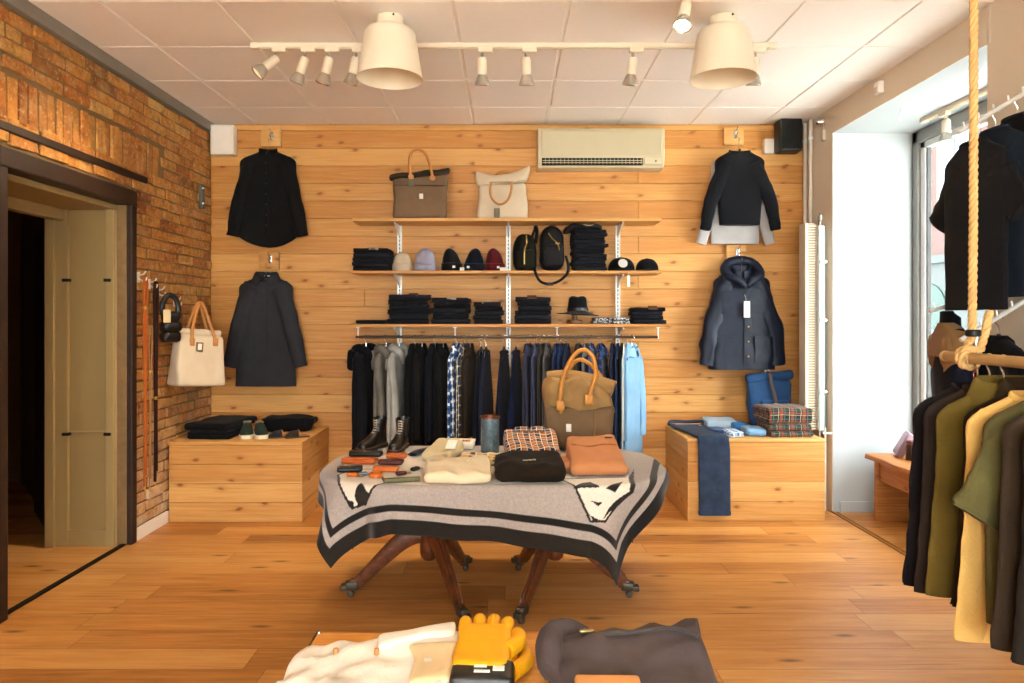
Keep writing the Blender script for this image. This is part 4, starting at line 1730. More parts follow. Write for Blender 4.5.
# 4 hooded parka
x, z = at(740, 272, WY).x, at(740, 272, WY).z
wall_hook('wooden hook block above the hooded navy parka', at(735, 254, YB).x, at(735, 254, YB).z)
PY = WY - 0.035
g, tor = garment('hooded_parka', 'padded dark navy hooded parka with paper tag on the pine wall', 'parka', (x, PY, z), 0, parkacloth,
                 L=0.80, sw=0.235, hw=0.27, t=0.075, sleeve=0.665, out=0.115, collar='stand', r0=0.105, r1=0.062, amp=0.017, bend=0.035, cw=0.262, drop=0.05,
                 cuff=(parkacloth, 0.05), ht=0.07, flat=0.7)
tor.patch(-0.005, 0.055, -0.1, -0.795, 0.01, 4, 26).build('zip_placket', parkacloth, g)
bra = plain('#c8a060', 0.3, 0.8)
buttons(g, tor, 0.03, [-0.45, -0.57, -0.69], bra, 0.008, 0.014)
for s, cx in ((-1, -0.14), (1, 0.17)):
    tor.patch(cx - 0.085, cx + 0.085, -0.56, -0.74, 0.012, 8, 8).build('patch_pocket', parkacloth, g)
    tor.patch(cx - 0.09, cx + 0.09, -0.53, -0.595, 0.02, 8, 4).build('pocket_flap', parkacloth, g)
    tor.patch(cx - 0.07, cx + 0.07, -0.33, -0.345, 0.006, 8, 2).build('chest_seam', parkacloth, g)
# hood lying back round the neck, its rim a thick roll with the lining behind
m = MB()
rim = smoothpath([(0.0, -0.09, -0.125), (-0.05, -0.088, -0.075), (-0.115, -0.06, -0.04), (-0.14, -0.01, 0.01), (-0.09, 0.035, 0.075), (0.0, 0.045, 0.092),
                  (0.09, 0.035, 0.075), (0.14, -0.01, 0.01), (0.125, -0.06, -0.04), (0.06, -0.088, -0.075), (0.015, -0.09, -0.125)], 5)
k = len(rim)
rr = [0.024 + 0.018 * math.sin(PI * i / (k - 1)) + 0.004 * noise.noise(Vector((i * 0.7, 1, 3))) for i in range(k)]
m.tube(rim, rr, 14, True, 1.0, (0, 1, 0))
hd = m.build('hood', parkacloth, g, smooth=80)
m = MB()
ring = [Vector(p) for p in rim[::2]]
c = Vector((0, 0.06, -0.02))
m.loft([ring, [p.lerp(c, 0.6) + Vector((0, 0.01, 0)) for p in ring], [p.lerp(c, 0.95) for p in ring]], False, True)
m.build('hood_lining', fabric('#0f141f', 0.7), hd, smooth=80)
m = MB()
m.tube([(-0.01, -0.112, -0.19), (0.0, -0.118, -0.24)], 0.0012, 5)
m.rbox((0.005, -0.118, -0.31), (0.05, 0.003, 0.13), 0.001, 3)
m.build('paper_tag', paper, g)
hanger('grey-black hanger inside the hooded navy parka', (x, PY, z + 0.0), 0, 0.165, 'hangers on the pine wall')

# ---- the long rail under the shelves -----------------------------------------
RY, RZ = 5.60, 1.336
def C(h, **k):
    c = [int(h[i:i + 2], 16) for i in (1, 3, 5)]
    k.setdefault('sheen', 0.03)
    return fabric(h, **k)
blueplaid = plaid('blue_white_plaid', '#1f4f8f', [(0, 0.085, 0.0, 0.02, '#dfe6ea', 0.85), (1, 0.085, 0.0, 0.02, '#dfe6ea', 0.85), (0, 0.085, 0.035, 0.02, '#12233f', 0.7), (1, 0.085, 0.035, 0.02, '#12233f', 0.7)])
navyplaid = plaid('navy_tan_plaid', '#1c2236', [(0, 0.075, 0.0, 0.012, '#cfc3ae', 0.8), (1, 0.075, 0.0, 0.012, '#cfc3ae', 0.8), (0, 0.075, 0.03, 0.018, '#40506e', 0.5), (1, 0.075, 0.03, 0.018, '#40506e', 0.5)])
royalplaid = plaid('royal_blue_plaid', '#1c3468', [(0, 0.06, 0.0, 0.016, '#101b38', 0.8), (1, 0.06, 0.0, 0.016, '#101b38', 0.8), (0, 0.06, 0.03, 0.005, '#9db4d8', 0.7)])
darkplaid = plaid('dark_blue_plaid', '#0e1733', [(0, 0.06, 0.0, 0.014, '#2b4780', 0.8), (1, 0.06, 0.0, 0.014, '#2b4780', 0.8)])
blk, nvy, ind = C('#0a0b0e'), C('#0d1120'), C('#121d38')
RAILG = [  # px, kind, material, length, angle, what it is, width factor
    (366, 'hoody', C('#0b0c12'), 0.84, 62, 'black hooded top, first garment at the rail end by the brick wall', 1.0),
    (386, 'hoody', C('#4f4b45', hex2='#6d6a64'), 0.86, 66, 'grey-brown hooded top, second garment on the rail', 1.0),
    (399, 'hoody', C('#7a7872', hex2='#9a9a98'), 0.86, 62, 'light grey hooded top above the boots', 1.05),
    (415, 'shirt', blk, 0.80, 74, 'black top just past the grey hooded pair', 1.0),
    (422, 'shirt', C('#08090c'), 0.81, 72, 'second black top past the grey hooded pair', 1.0),
    (435, 'shirt', C('#0b0f1a'), 0.82, 70, 'blue-black top between the black tops', 1.0),
    (443, 'shirt', C('#09090c'), 0.82, 66, 'wide black top beside the blue and white plaid shirt', 1.1),
    (457, 'shirt', blueplaid, 0.72, 62, 'blue and white plaid shirt on the rail', 1.0),
    (465, 'shirt', navyplaid, 0.72, 60, 'navy plaid shirt with pale lines on the rail', 1.0),
    (470, 'shirt', C('#22180f'), 0.70, 72, 'dark brown shirt tucked behind the navy plaid shirt', 0.9),
    (481, 'trouser', nvy, 0.80, 72, 'dark navy garment narrow at the top, above the blue canister', 1.0),
    (486, 'trouser', C('#12162a'), 0.80, 66, 'navy narrow garment beside the first, above the blue canister', 1.0),
    (504, 'trouser', C('#0d1020'), 0.82, 70, 'blue-black narrow garment at the middle upright', 1.0),
    (516, 'trouser', C('#0e1630'), 0.84, 68, 'deep navy narrow garment just past the middle upright', 1.0),
    (529, 'shirt', C('#2d2f42'), 0.74, 66, 'slate purple-grey shirt on the rail', 0.95),
    (537, 'shirt', C('#383d58'), 0.74, 68, 'paler slate blue shirt next to the slate purple-grey one', 0.9),
    (543, 'shirt', C('#2e2b28'), 0.74, 76, 'dark grey shirt beside the slate blue shirt', 0.9),
    (548, 'shirt', C('#454547'), 0.74, 76, 'mid grey shirt behind the brown canvas tote', 0.9),
    (557, 'shirt', C('#1a2c52'), 0.74, 76, 'blue denim shirt rising behind the tote handles', 0.9),
    (562, 'shirt', C('#152a54'), 0.74, 78, 'second blue denim shirt behind the tote handles', 0.85),
    (567, 'shirt', C('#111a34'), 0.74, 72, 'navy denim shirt seen through the tote handles', 0.9),
    (579, 'shirt', C('#2b2d33'), 0.72, 64, 'dark grey melange shirt seen through the tote handles', 0.9),
    (586, 'shirt', C('#5c6068'), 0.72, 70, 'grey shirt edge past the tote handles', 0.85),
    (592, 'shirt', royalplaid, 0.72, 72, 'royal blue plaid shirt behind the tote roll', 0.9),
    (602, 'shirt', darkplaid, 0.74, 68, 'dark blue plaid shirt above the tote', 0.9),
    (613, 'shirt', C('#13213f'), 0.80, 68, 'dark denim shirt between the plaid shirt and pale blue shirts', 0.95),
    (618, 'shirt', C('#162a4c'), 0.82, 70, 'indigo denim shirt near the pale blue shirts', 0.95),
    (622, 'shirt', C('#0b0c12'), 0.78, 78, 'thin black shirt edge among the denim shirts', 0.8),
    (625, 'shirt', C('#d9dcd8', var=0.08), 0.80, 76, 'white shirt edge between denim and pale blue shirts', 0.8),
    (628, 'shirt', C('#6f9cc4', var=0.15), 0.84, 70, 'pale blue shirt second from the rail end near the window', 0.9),
    (632, 'shirt', C('#84aed0', var=0.15), 0.86, 60, 'long pale blue shirt at the rail end near the window', 1.0),
]


def trouser_top(name, label, cat, loc, rotz, mat, L, group, seed):
    """garment folded over a bar: narrow at the hanger, wider and deeper to the hem"""
    g = thing(name, label, cat, loc, (0, 0, rotz), group)
    m = MB()
    rings = []
    n = 28
    for k in range(26):
        f = k / 25
        z = 0.0 - 0.02 - f * L
        w = 0.10 + 0.10 * min(1, f * 1.8)
        t = 0.012 + 0.05 * min(1, f * 1.3)
        ring = []
        for q in range(n):
            a = 2 * PI * q / n
            c, s = math.cos(a), math.sin(a)
            rp = 1 + 0.16 * noise.noise(Vector((c * 2 + seed, s * 2, f * 3)))
            ring.append(Vector((w * math.copysign(abs(c) ** 0.7, c) * rp, t * math.copysign(abs(s) ** 0.8, s) * rp, z)))
        rings.append(ring)
    m.loft(rings)
    m.build('body', mat, g, smooth=70)
    m = MB()
    m.rbox((0, 0, -0.025), (0.2, 0.03, 0.03), 0.008, 4)
    m.build('waistband', mat, g, smooth=60)
    return g


random.seed(21)
for i, (px, kind, mt, L, ang, desc, wf) in enumerate(RAILG):
    x = (px - 508) * RY / F
    zz = RZ + 0.0128 - HOOKLEN + 0.0055
    # most turn their front towards the window side or the brick side a little
    rz = R(75)
    near = min([abs(q[0] - px) for k_, q in enumerate(RAILG) if k_ != i]) * RY / F
    rz = R(58) if i == len(RAILG) - 1 else rz
    squeeze = 0.62 if i == len(RAILG) - 1 else min(1.0, 0.49 * near * 0.97 / 0.064)
    gname = {'hoody': 'hoodie', 'shirt': 'hanging_shirt', 'trouser': 'hanging_garment'}[kind]
    lab = desc
    grp = 'garments on the long rail'
    if kind == 'trouser':
        g = trouser_top(gname, lab, 'garment', (x, RY, zz), rz, mt, L * 0.93, grp, i * 2.3)
        hw_ = 0.085
    else:
        g, tor = garment(gname, lab, 'top' if kind == 'hoody' else 'shirt', (x, RY, zz), rz, mt, L=L, sw=0.205, hw=0.215, t=0.04 * wf, sleeve=0.60, out=0.0,
                         collar='fold' if kind == 'shirt' else None, r0=0.052 * wf, r1=0.043 * wf, amp=0.009, fine=(kind == 'hoody' or i in (7, 8, 14, 30)), group=grp,
                         seed=i * 3.7, fwd=-0.045, flat=0.8, cuff=(mt, 0.05))
        if kind == 'hoody':
            m = MB()
            rim = smoothpath([(0.0, -0.06, -0.10), (-0.07, -0.05, -0.03), (-0.095, 0.0, 0.01), (-0.05, 0.06, 0.0), (0.0, 0.075, -0.01), (0.05, 0.06, 0.0), (0.095, 0.0, 0.01), (0.07, -0.05, -0.03), (0.0, -0.062, -0.10)], 4)
            m.tube(rim, [0.026 + 0.014 * math.sin(PI * q / (len(rim) - 1)) for q in range(len(rim))], 12, True)
            m.rbox((0.0, 0.09, -0.085), (0.2, 0.06, 0.17), 0.03, 6, 0.012, 12, i)
            m.build('hood', mt, g, smooth=80)
        hw_ = 0.155
    g.scale = (1, squeeze, 1)
    hanger('black hanger holding the ' + desc.split(',')[0].split(' on the rail')[0], (x, RY, zz), rz, hw_, 'hangers on the long rail')

# ================================================================== goods on the shelves
SY = 5.70        # middle of the shelves in depth


def sx(px, Y=5.62):
    return (px - 508) * Y / F


def tilted_patch(q, u):
    return Vector((q.x, q.y, q.z + 0.010 * u.y))


def folded(name, label, cat, c, size, mat, rot=0.0, group=None, seed=0.0, amp=0.006, patch=None, patch_col=None, crease=True, parent=None, tiltx=0.0):
    """a garment folded flat: rounded fold at the front, open layers at the sides"""
    w, d, h = size
    t = thing(name, label, cat, c, (tiltx, 0, rot), group)
    def fn(q, u):
        # layers show as a dent along the middle of the sides and the back edge
        k = max(abs(u.x), 0.999 * max(0, u.y))
        if k > 0.98 and crease:
            q = q.copy()
            f = 0.93 if abs(u.z) < 0.3 else 1.0
            q.x *= f if abs(u.x) > 0.98 else 1
        z = q.z
        q = q.copy()
        q.z = z + (0.10 * h * noise.noise(Vector((q.x * 6 + seed, q.y * 6, seed))) if z > 0 else 0)
        lim = h * 0.497
        q.z = max(-lim, min(lim, q.z))
        return q
    m = MB()
    m.rbox((0, 0, h / 2), (w, d, h), min(h * 0.48, 0.03), 8, amp, 9, seed, fn, nx=10, ny=10, nz=4)
    m.build('cloth', mat, t, smooth=60)
    if patch:
        px, py, pw, pd = patch
        m = MB()
        m.rbox((px, -d / 2 + 0.012, h * 0.93), (pw, pd * 0.55, 0.012), 0.003, 4, fn=tilted_patch)
        m.build('label_patch', patch_col or tan_leather, t)
    return t


denims = [fabric(h, 0.85, 0.35, 180, 0.3, 0.02, scale=10) for h in ('#101116', '#14161e', '#0d0d11', '#181a22')]


def jeans_pile(px0, px1, n, h, zt, depth, y, what, rot0=0.0, patches=True, grp=None, jit=0.012):
    w = sx(px1, y) - sx(px0, y)
    xc = (sx(px0, y) + sx(px1, y)) / 2
    ords = {1: ['the only pair'], 2: ['lower', 'upper'], 3: ['bottom', 'middle', 'top']}
    names = ['bottom', 'second', 'third', 'fourth', 'fifth', 'sixth', 'seventh', 'eighth', 'ninth', 'tenth', 'eleventh', 'twelfth', 'thirteenth']
    for k in range(n):
        o = (ords.get(n) or names)[k] if k < n - 1 or n < 4 else 'topmost'
        lab = '%s dark folded jeans of the %s' % (o, what)
        if n == 1:
            lab = 'dark folded jeans, ' + what
        r = random.uniform(-0.09, 0.09) + rot0
        ww = w * random.uniform(0.9, 1.02)
        pt = (random.uniform(-0.02, 0.03), -depth * 0.28, 0.075, 0.05) if (patches and k == n - 1) else None
        folded('folded_jeans', lab, 'jeans', (xc + random.uniform(-jit, jit), y + random.uniform(-0.01, 0.01), zt + k * h + 0.0005), (ww, depth, h * 1.0),
               denims[(k * 3 + px0) % 4], r, grp, k * 5.1 + px0, 0.011, pt, leatherpatch if k % 2 else paper_dull)


leatherpatch = plain('#5a3a22', 0.6, 0, 0.3, 0.2, 40)
paper_dull = plain('#b59a7a', 0.8, 0, 0.2, 0.15, 40)
S1, S2, S3 = SH[0][0] + 0.0005, SH[1][0] + 0.0005, SH[2][0] + 0.0005
random.seed(31)
jeans_pile(354, 394, 5, 0.036, S2, 0.25, 5.70, 'pile at the brick wall end of the middle shelf', 0.05, True, 'jeans pile, brick wall end of middle shelf')
jeans_pile(571, 605, 12, 0.0275, S2, 0.25, 5.70, 'tall pile on the middle shelf beside the black bag', 0.02, False, 'tall jeans pile on the middle shelf')
# soft dark top slumped over the tall pile
t = thing('folded_sweater', 'dark sweater slumped over the tall jeans pile on the middle shelf', 'sweater', (sx(586), 5.70, S2 + 12 * 0.0275 + 0.001))
m = MB()
m.rbox((-0.02, 0, 0.022), (0.30, 0.24, 0.042), 0.02, 10, 0.02, 9, 4.0, lambda q, u: Vector((q.x, q.y, q.z - (0.05 * max(0, -u.x - 0.55) if u.x < -0.55 else 0) + 0.012 * noise.noise(q * 12))))
m.build('cloth', denims[2], t, smooth=70)
m = MB()
m.tube(smoothpath([(-0.03, -0.12, 0.04), (0.02, -0.125, 0.028), (0.07, -0.11, 0.042)], 5), 0.004, 6)
m.build('neck_tape', paper_dull, t)

jeans_pile(356, 386, 1, 0.03, S3, 0.24, 5.70, 'lying alone at the brick wall end of the lowest shelf', 0.1, False, None)
jeans_pile(388, 431, 6, 0.039, S3, 0.26, 5.70, 'tallest pile on the lowest shelf', 0.08, True, 'tallest jeans pile, lowest shelf')
jeans_pile(433, 471, 5, 0.042, S3, 0.26, 5.70, 'pile below the black knit caps', -0.02, True, 'jeans pile below black caps')
jeans_pile(473, 503, 5, 0.035, S3, 0.26, 5.70, 'pile touching the middle upright, below the maroon cap', 0.0, True, 'jeans pile at the middle upright')
jeans_pile(516, 552, 6, 0.036, S3, 0.26, 5.70, 'pile beside the black brimmed hat', 0.03, True, 'jeans pile beside the hat')
jeans_pile(629, 664, 4, 0.033, S3, 0.25, 5.70, 'pile at the window end of the lowest shelf', -0.05, True, 'jeans pile at the window end')

# patterned bandana
g = N('bandana_print')
vv = g.add('ShaderNodeTexVoronoi')
g.link(g.coord(), vv.inputs['Vector'])
vv.inputs['Scale'].default_value = 60
pt_ = g.ramp(vv.outputs['Distance'], [(0.30, '#10131f'), (0.36, '#cfd2d6'), (0.52, '#cfd2d6'), (0.58, '#10131f')])
g.set(pt_, 0.9)
for k, lab in enumerate(('navy bandana with white print, under another on the lowest shelf', 'navy bandana with white print, upper of two beside the hat')):
    folded('folded_bandana', lab, 'bandana', (sx(611), 5.68, S3 + k * 0.026), (0.30 - 0.02 * k, 0.2, 0.026), g.m, 0.04 * k, 'printed bandanas', 3.0 + k)

# knit caps
def beanie(px, label, mat, h=0.165, w=0.175, fold=0.05, flop=0.0, patch=None, taper=0.75):
    t = thing('beanie', label, 'cap', (sx(px, 5.64), 5.655, S2), (0, 0, random.uniform(-0.15, 0.15)), 'knit caps on the middle shelf')
    m = MB()
    rings = []
    n = 36
    for k in range(18):
        f = k / 17
        z = fold * 0.5 + f * (h - fold * 0.5)
        r = (w / 2) * (1 - f ** 2.6 * (1 - 0.12)) if f < 0.999 else w * 0.05
        r = (w / 2) * math.sqrt(max(0.004, 1 - (f ** (2.0 / taper)) * 0.985))
        ring = []
        for q in range(n):
            a = 2 * PI * q / n
            rib = 1 + 0.018 * (1 if q % 2 else -1) * (1 - f * 0.6)
            rib *= 1 + 0.05 * noise.noise(Vector((math.cos(a) * 1.5 + px, math.sin(a) * 1.5, f * 3)))
            ring.append(Vector((math.cos(a) * r * rib + flop * f * f, math.sin(a) * r * 0.62 * rib, z)))
        rings.append(ring)
    m.loft(rings)
    m.build('crown', mat, t, smooth=180)
    m = MB()
    rings = []
    for rr_, z in ((0.96, 0.0), (1.05, 0.006), (1.07, fold * 0.5), (1.05, fold), (0.98, fold + 0.006), (0.9, fold)):
        ring = []
        for q in range(n * 2):
            a = 2 * PI * q / (n * 2)
            rib = 1 + 0.014 * (1 if q % 2 else -1)
            ring.append(Vector((math.cos(a) * w / 2 * rr_ * rib, math.sin(a) * w / 2 * 0.62 * rr_ * rib, z)))
        rings.append(ring)
    m.loft(rings)
    m.build('folded_brim', mat, t, smooth=180)
    if patch:
        m = MB()
        m.rbox((patch[0], -w / 2 * 0.62 * 1.08, fold * 0.55), (0.022, 0.004, 0.018), 0.001, 2)
        m.build('sewn_tag', paper, t)
    return t


beanie(402, 'cream knit cap at the start of the row of knit caps', fabric('#b8a68e', 0.95, 0.12, 120, 0.5), 0.155, 0.15, 0.055, 0.0)
beanie(425, 'lilac grey knit cap with turned-up rim', fabric('#8e8da0', 0.95, 0.1, 120, 0.5), 0.185, 0.17, 0.05, 0.0, taper=0.75)
beanie(451.5, 'black knit cap beside the lilac grey knit cap', fabric('#0d0d10', 0.95, 0.2, 120, 0.5), 0.185, 0.16, 0.06, -0.02, (0.02, 0), 1.25)
beanie(474, 'navy black knit cap between the black and the maroon knit caps', fabric('#0c0f1c', 0.95, 0.2, 120, 0.5), 0.185, 0.16, 0.055, 0.012, (-0.05, 0), 1.25)
beanie(494.5, 'maroon knit cap at the end of the row of knit caps', fabric('#4a0d16', 0.95, 0.2, 120, 0.5), 0.185, 0.155, 0.055, -0.012, (0.03, 0), 1.15)
for px, yy, w_, lab in ((462, 5.60, 0.035, 'small white price tag between the black and navy knit caps'), (503, 5.60, 0.05, 'small white price tag beside the maroon knit cap')):
    m = MB()
    m.rbox((0, 0, 0.014), (w_, 0.006, 0.028), 0.002, 3, fn=lambda q, u: q + Vector((0, 0.01 * (u.z + 1) / 2, 0)))
    tag(m.build('price_tag', paper, loc=(sx(px, yy), yy, S2)), lab, 'tag', 'price tags on the middle shelf')
m = MB()
m.tube([(0, 0, 0.045), (0, 0, 0.075)], 0.0012, 5)
m.rbox((0, 0, 0.0), (0.022, 0.003, 0.09), 0.001, 3)
tag(m.build('shelf_tag', paper, loc=(sx(628.5, 5.55), 5.547, 1.845 - 0.065)), 'narrow white tag hanging below the middle shelf edge', 'tag')

# brimmed caps at the window end
def ball_cap(px, label, w, h, mat, badge):
    t = thing('baseball_hat', label, 'cap', (sx(px, 5.62), 5.66, S2), (0, 0, 0), 'caps at the window end of the middle shelf')
    m = MB()
    rings = []
    n = 30
    for k in range(13):
        f = k / 12
        r = math.sqrt(max(0.0, 1 - f ** 2.3))
        ring = [Vector((math.cos(2 * PI * q / n) * w / 2 * max(r, 0.03), math.sin(2 * PI * q / n) * 0.095 * max(r, 0.03), 0.012 + f * (h - 0.012))) for q in range(n)]
        rings.append(ring)
    m.loft(rings)
    m.build('crown', mat, t, smooth=70)
    m = MB()
    rings = []
    for k in range(15):
        a = PI + PI * k / 14
        p = Vector((math.cos(a) * w / 2 * 1.0, math.sin(a) * 0.085, 0.014))
        q = Vector((math.cos(a) * w / 2 * 1.0, math.sin(a) * 0.085 - 0.045 * math.sin(PI * k / 14), 0.005))
        rings.append([p + Vector((0, 0, 0.003)), q + Vector((0, 0, 0.003)), q - Vector((0, 0, 0.002)), p - Vector((0, 0, 0.003))])
    m.loft(rings)
    m.build('brim', mat, t, smooth=50)
    m = MB()
    m.lathe([(0, h + 0.002), (0.006, h), (0.007, h - 0.004), (0, h - 0.004)], 10)
    m.build('top_button', mat, t)
    if badge:
        m = MB()
        m.xf = Matrix.Translation((0.0, -0.083, 0.058)) @ Matrix.Rotation(R(-22), 4, 'X')
        m.lathe([(0, -0.006), (0.036, -0.005), (0.037, 0.0), (0.0, 0.03)], 24, (0, 0, 0), 'y')
        m.build('round_badge', plain('#cfc9c2', 0.7), t)


capm = fabric('#0b0c11', 0.85, 0.2, sheen=0.03)
ball_cap(622, 'black cap with a round pale badge on the middle shelf', 0.215, 0.115, capm, True)
ball_cap(648, 'plain black cap at the window end of the middle shelf', 0.18, 0.105, capm, False)

# backpacks
olive = fabric('#17170f', 0.8, 0.3, 160, 0.3, 0.02)
bagblk = fabric('#0a0a0d', 0.7, 0.3, 160, 0.3, 0.02)
t = thing('olive_backpack', 'dark olive backpack with brass zip on the middle shelf by the middle upright', 'backpack', (sx(525), 5.68, S2))
m = MB()
m.rbox((0, 0, 0.15), (0.185, 0.17, 0.30), 0.06, 10, 0.008, 9, 2.0, lambda q, u: Vector((q.x * (1 - 0.22 * max(0, u.z) ** 2), q.y * (1 - 0.3 * max(0, u.z)), q.z)))
m.build('body', olive, t, smooth=80)
m = MB()
m.rbox((0.0, -0.09, 0.09), (0.15, 0.05, 0.15), 0.025, 7, 0.005, 9, 5)
m.build('front_pocket', olive, t, smooth=80)
m = MB()
m.tube(smoothpath([(0.01, -0.083, 0.285), (0.012, -0.1, 0.22), (-0.005, -0.118, 0.16), (-0.006, -0.119, 0.05)], 5), 0.005, 6)
m.rbox((0.012, -0.102, 0.235), (0.012, 0.008, 0.04), 0.003, 3)
m.build('brass_zip', plain('#b08a48', 0.35, 0.8), t)
m = MB()
m.tube(smoothpath([(0.05, 0.03, 0.26), (0.075, 0.0, 0.33), (0.085, -0.02, 0.365), (0.095, -0.06, 0.32), (0.085, -0.09, 0.22)], 5), 0.014, 8, flat=0.5)
m.build('shoulder_strap', bagblk, t, smooth=60)
t = thing('black_backpack', 'black backpack with brass zip on the middle shelf, its strap hanging below the shelf', 'backpack', (sx(552), 5.68, S2))
m = MB()
m.rbox((0, 0, 0.185), (0.20, 0.17, 0.37), 0.085, 11, 0.008, 9, 8.0, lambda q, u: Vector((q.x * (1 - 0.2 * max(0, u.z) ** 2), q.y * (1 - 0.3 * max(0, u.z)), q.z)))
m.build('body', bagblk, t, smooth=80)
m = MB()
m.rbox((0.01, -0.09, 0.12), (0.16, 0.05, 0.18), 0.025, 7, 0.005, 9, 5)
m.build('front_pocket', bagblk, t, smooth=80)
m = MB()
m.tube(smoothpath([(-0.03, -0.088, 0.30), (0.0, -0.1, 0.255), (0.04, -0.115, 0.215), (0.055, -0.118, 0.16)], 5), 0.0055, 6)
m.rbox((0.04, -0.118, 0.215), (0.035, 0.01, 0.012), 0.003, 3)
m.build('brass_zip', plain('#b08a48', 0.35, 0.8), t)
m = MB()
m.tube(smoothpath([(-0.13, -0.03, 0.05), (-0.14, -0.11, 0.02), (-0.135, -0.138, -0.02), (-0.10, -0.142, -0.085), (-0.03, -0.142, -0.108), (0.05, -0.142, -0.085), (0.11, -0.142, -0.03), (0.125, -0.138, 0.03), (0.11, -0.06, 0.12)], 5), 0.011, 8, flat=0.45)
m.build('shoulder_strap', bagblk, t, smooth=60)
m = MB()
m.rbox((-0.02, -0.142, -0.108), (0.05, 0.018, 0.024), 0.004, 4)
m.build('strap_buckle', M['black'], t)

# brimmed hat on a wooden stand
m = MB()
m.lathe([(0, 0), (0.062, 0), (0.064, 0.006), (0.064, 0.026), (0.058, 0.032), (0.022, 0.034), (0.02, 0.07), (0.05, 0.085), (0.062, 0.11), (0, 0.125)], 28, (sx(575), 5.66, S3))
tag(m.build('hat_stand', plain('#6b4526', 0.45, 0, 0.4, 0.2, 25)), 'turned wooden hat stand on the lowest shelf under the black hat', 'stand')
t = thing('brimmed_hat', 'black felt hat with wide brim resting on the wooden stand', 'hat', (sx(578), 5.66, S3 + 0.068))
felt = fabric('#0c0d12', 0.9, 0.2, 150, 0.2, 0.08)
m = MB()
rings = []
n = 44
for k in range(16):
    f = k / 15
    ring = []
    for q in range(n):
        a = 2 * PI * q / n
        c, s = math.cos(a), math.sin(a)
        rx, ry = 0.082 - 0.016 * f, 0.098 - 0.012 * f
        z = 0.036 + 0.128 * f
        if f > 0.75:
            k2 = (f - 0.75) / 0.25
            rx *= 1 - 0.93 * k2 ** 1.3
            ry *= 1 - 0.93 * k2 ** 1.3
            z = 0.132 + 0.03 * math.sin(k2 * PI / 2) - 0.028 * k2 ** 2
        if f > 0.3:
            pinch = max(0, -s) ** 2 * max(0, 1 - abs(c) * 1.6) * 0.0 + 0.010 * max(0, -s) * (1 - abs(abs(c) - 0.6))
            rx -= pinch * f
        ring.append(Vector((c * rx, s * ry, z + 0.012 * abs(c) * f)))
    rings.append(ring)
m.loft(rings)
m.build('crown', felt, t, smooth=180)
m = MB()
rings = []
for r0_, dz in ((0.8, 0.036), (1.0, 0.028), (1.35, 0.018), (1.7, 0.012), (2.0, 0.012), (2.02, 0.009), (2.0, 0.006), (1.6, 0.006), (0.8, 0.02)):
    rings.append([Vector((math.cos(2 * PI * q / n) * 0.084 * r0_ , math.sin(2 * PI * q / n) * 0.082 * min(r0_, 1.75), dz + (0.022 * abs(math.sin(2 * PI * q / n)) ** 2 * max(0, r0_ - 1) * 0.0) - 0.010 * math.cos(2 * PI * q / n) * max(0, r0_ - 1.0))) for q in range(n)])
m.loft(rings, True, True)
m.build('brim', felt, t, smooth=180)
m = MB()
m.lathe([(0.083, 0.036), (0.0865, 0.037), (0.084, 0.062), (0.08, 0.062)], 40, (0, 0, 0), caps=False)
bb = m.build('ribbon_band', plain('#15151a', 0.4), t)
bb.scale = (1, 1.17, 1)

# canvas bags on the highest shelf ------------------------------------------------
def handle(name, pts, mat, parent, r=0.011):
    m = MB()
    m.tube(smoothpath(pts, 6), r, 10)
    return m.build(name, mat, parent, smooth=80)


canvas_brown = fabric('#6b5540', 0.85, 0.18, 200, 0.35, 0.05)
canvas_dark = fabric('#2e241c', 0.85, 0.2, 200, 0.35, 0.05)
canvas_cream = fabric('#cdbda4', 0.9, 0.08, 200, 0.35, 0.05)
Y1 = 5.68
t = thing('brown_tote_bag', 'brown canvas tote with one tall leather handle on the highest shelf', 'bag', (sx(420.5, Y1), Y1, S1), (0, 0, R(4)))
W = 0.425
def lean(amt):
    return lambda q, u: Vector((q.x * (1 + amt * max(0, u.z)), q.y * (1 - 0.55 * max(0, u.z + 0.1)), q.z + 0.022 * (u.z + 1) / 2 * u.x))
m = MB()
m.rbox((0, 0, 0.175), (W, 0.17, 0.35), 0.03, 11, 0.012, 8, 1.0, lean(0.06))
m.build('body', canvas_brown, t, smooth=70)
m = MB()
m.rbox((-0.005, -0.01, 0.368), (W * 1.16, 0.07, 0.05), 0.022, 10, 0.012, 9, 3.0, lambda q, u: Vector((q.x, q.y, q.z + 0.028 * u.x + 0.006 * math.sin(q.x * 30))))
m.build('rolled_top', canvas_dark, t, smooth=70)
handle('leather_handle', [(-0.072, -0.075, 0.30), (-0.078, -0.06, 0.36), (-0.085, -0.05, 0.48), (-0.06, -0.045, 0.545), (-0.01, -0.045, 0.56), (0.04, -0.045, 0.53), (0.075, -0.05, 0.45), (0.095, -0.062, 0.36), (0.10, -0.07, 0.32)], tan_leather, t)
for x, z in ((-0.072, 0.335), (0.098, 0.33)):
    m = MB()
    m.lathe([(0, -0.012), (0.022, -0.01), (0.024, 0.0), (0.02, 0.012), (0, 0.014)], 14, (x, -0.068, z), 'y')
    m.build('handle_anchor', tan_leather, t)
m = MB()
m.rbox((-0.068, -0.092, 0.285), (0.048, 0.006, 0.06), 0.004, 4)
m.build('leather_tag', plain('#4b4430', 0.6), t)
m = MB()
m.rbox((0.01, -0.0935, 0.178), (0.032, 0.004, 0.042), 0.001, 2)
m.build('white_label', paper, t)
m = MB()
m.span((-W / 2 + 0.01, -0.0935, 0.262), (W / 2 - 0.005, -0.089, 0.267))
m.build('seam', canvas_dark, t, smooth=0)

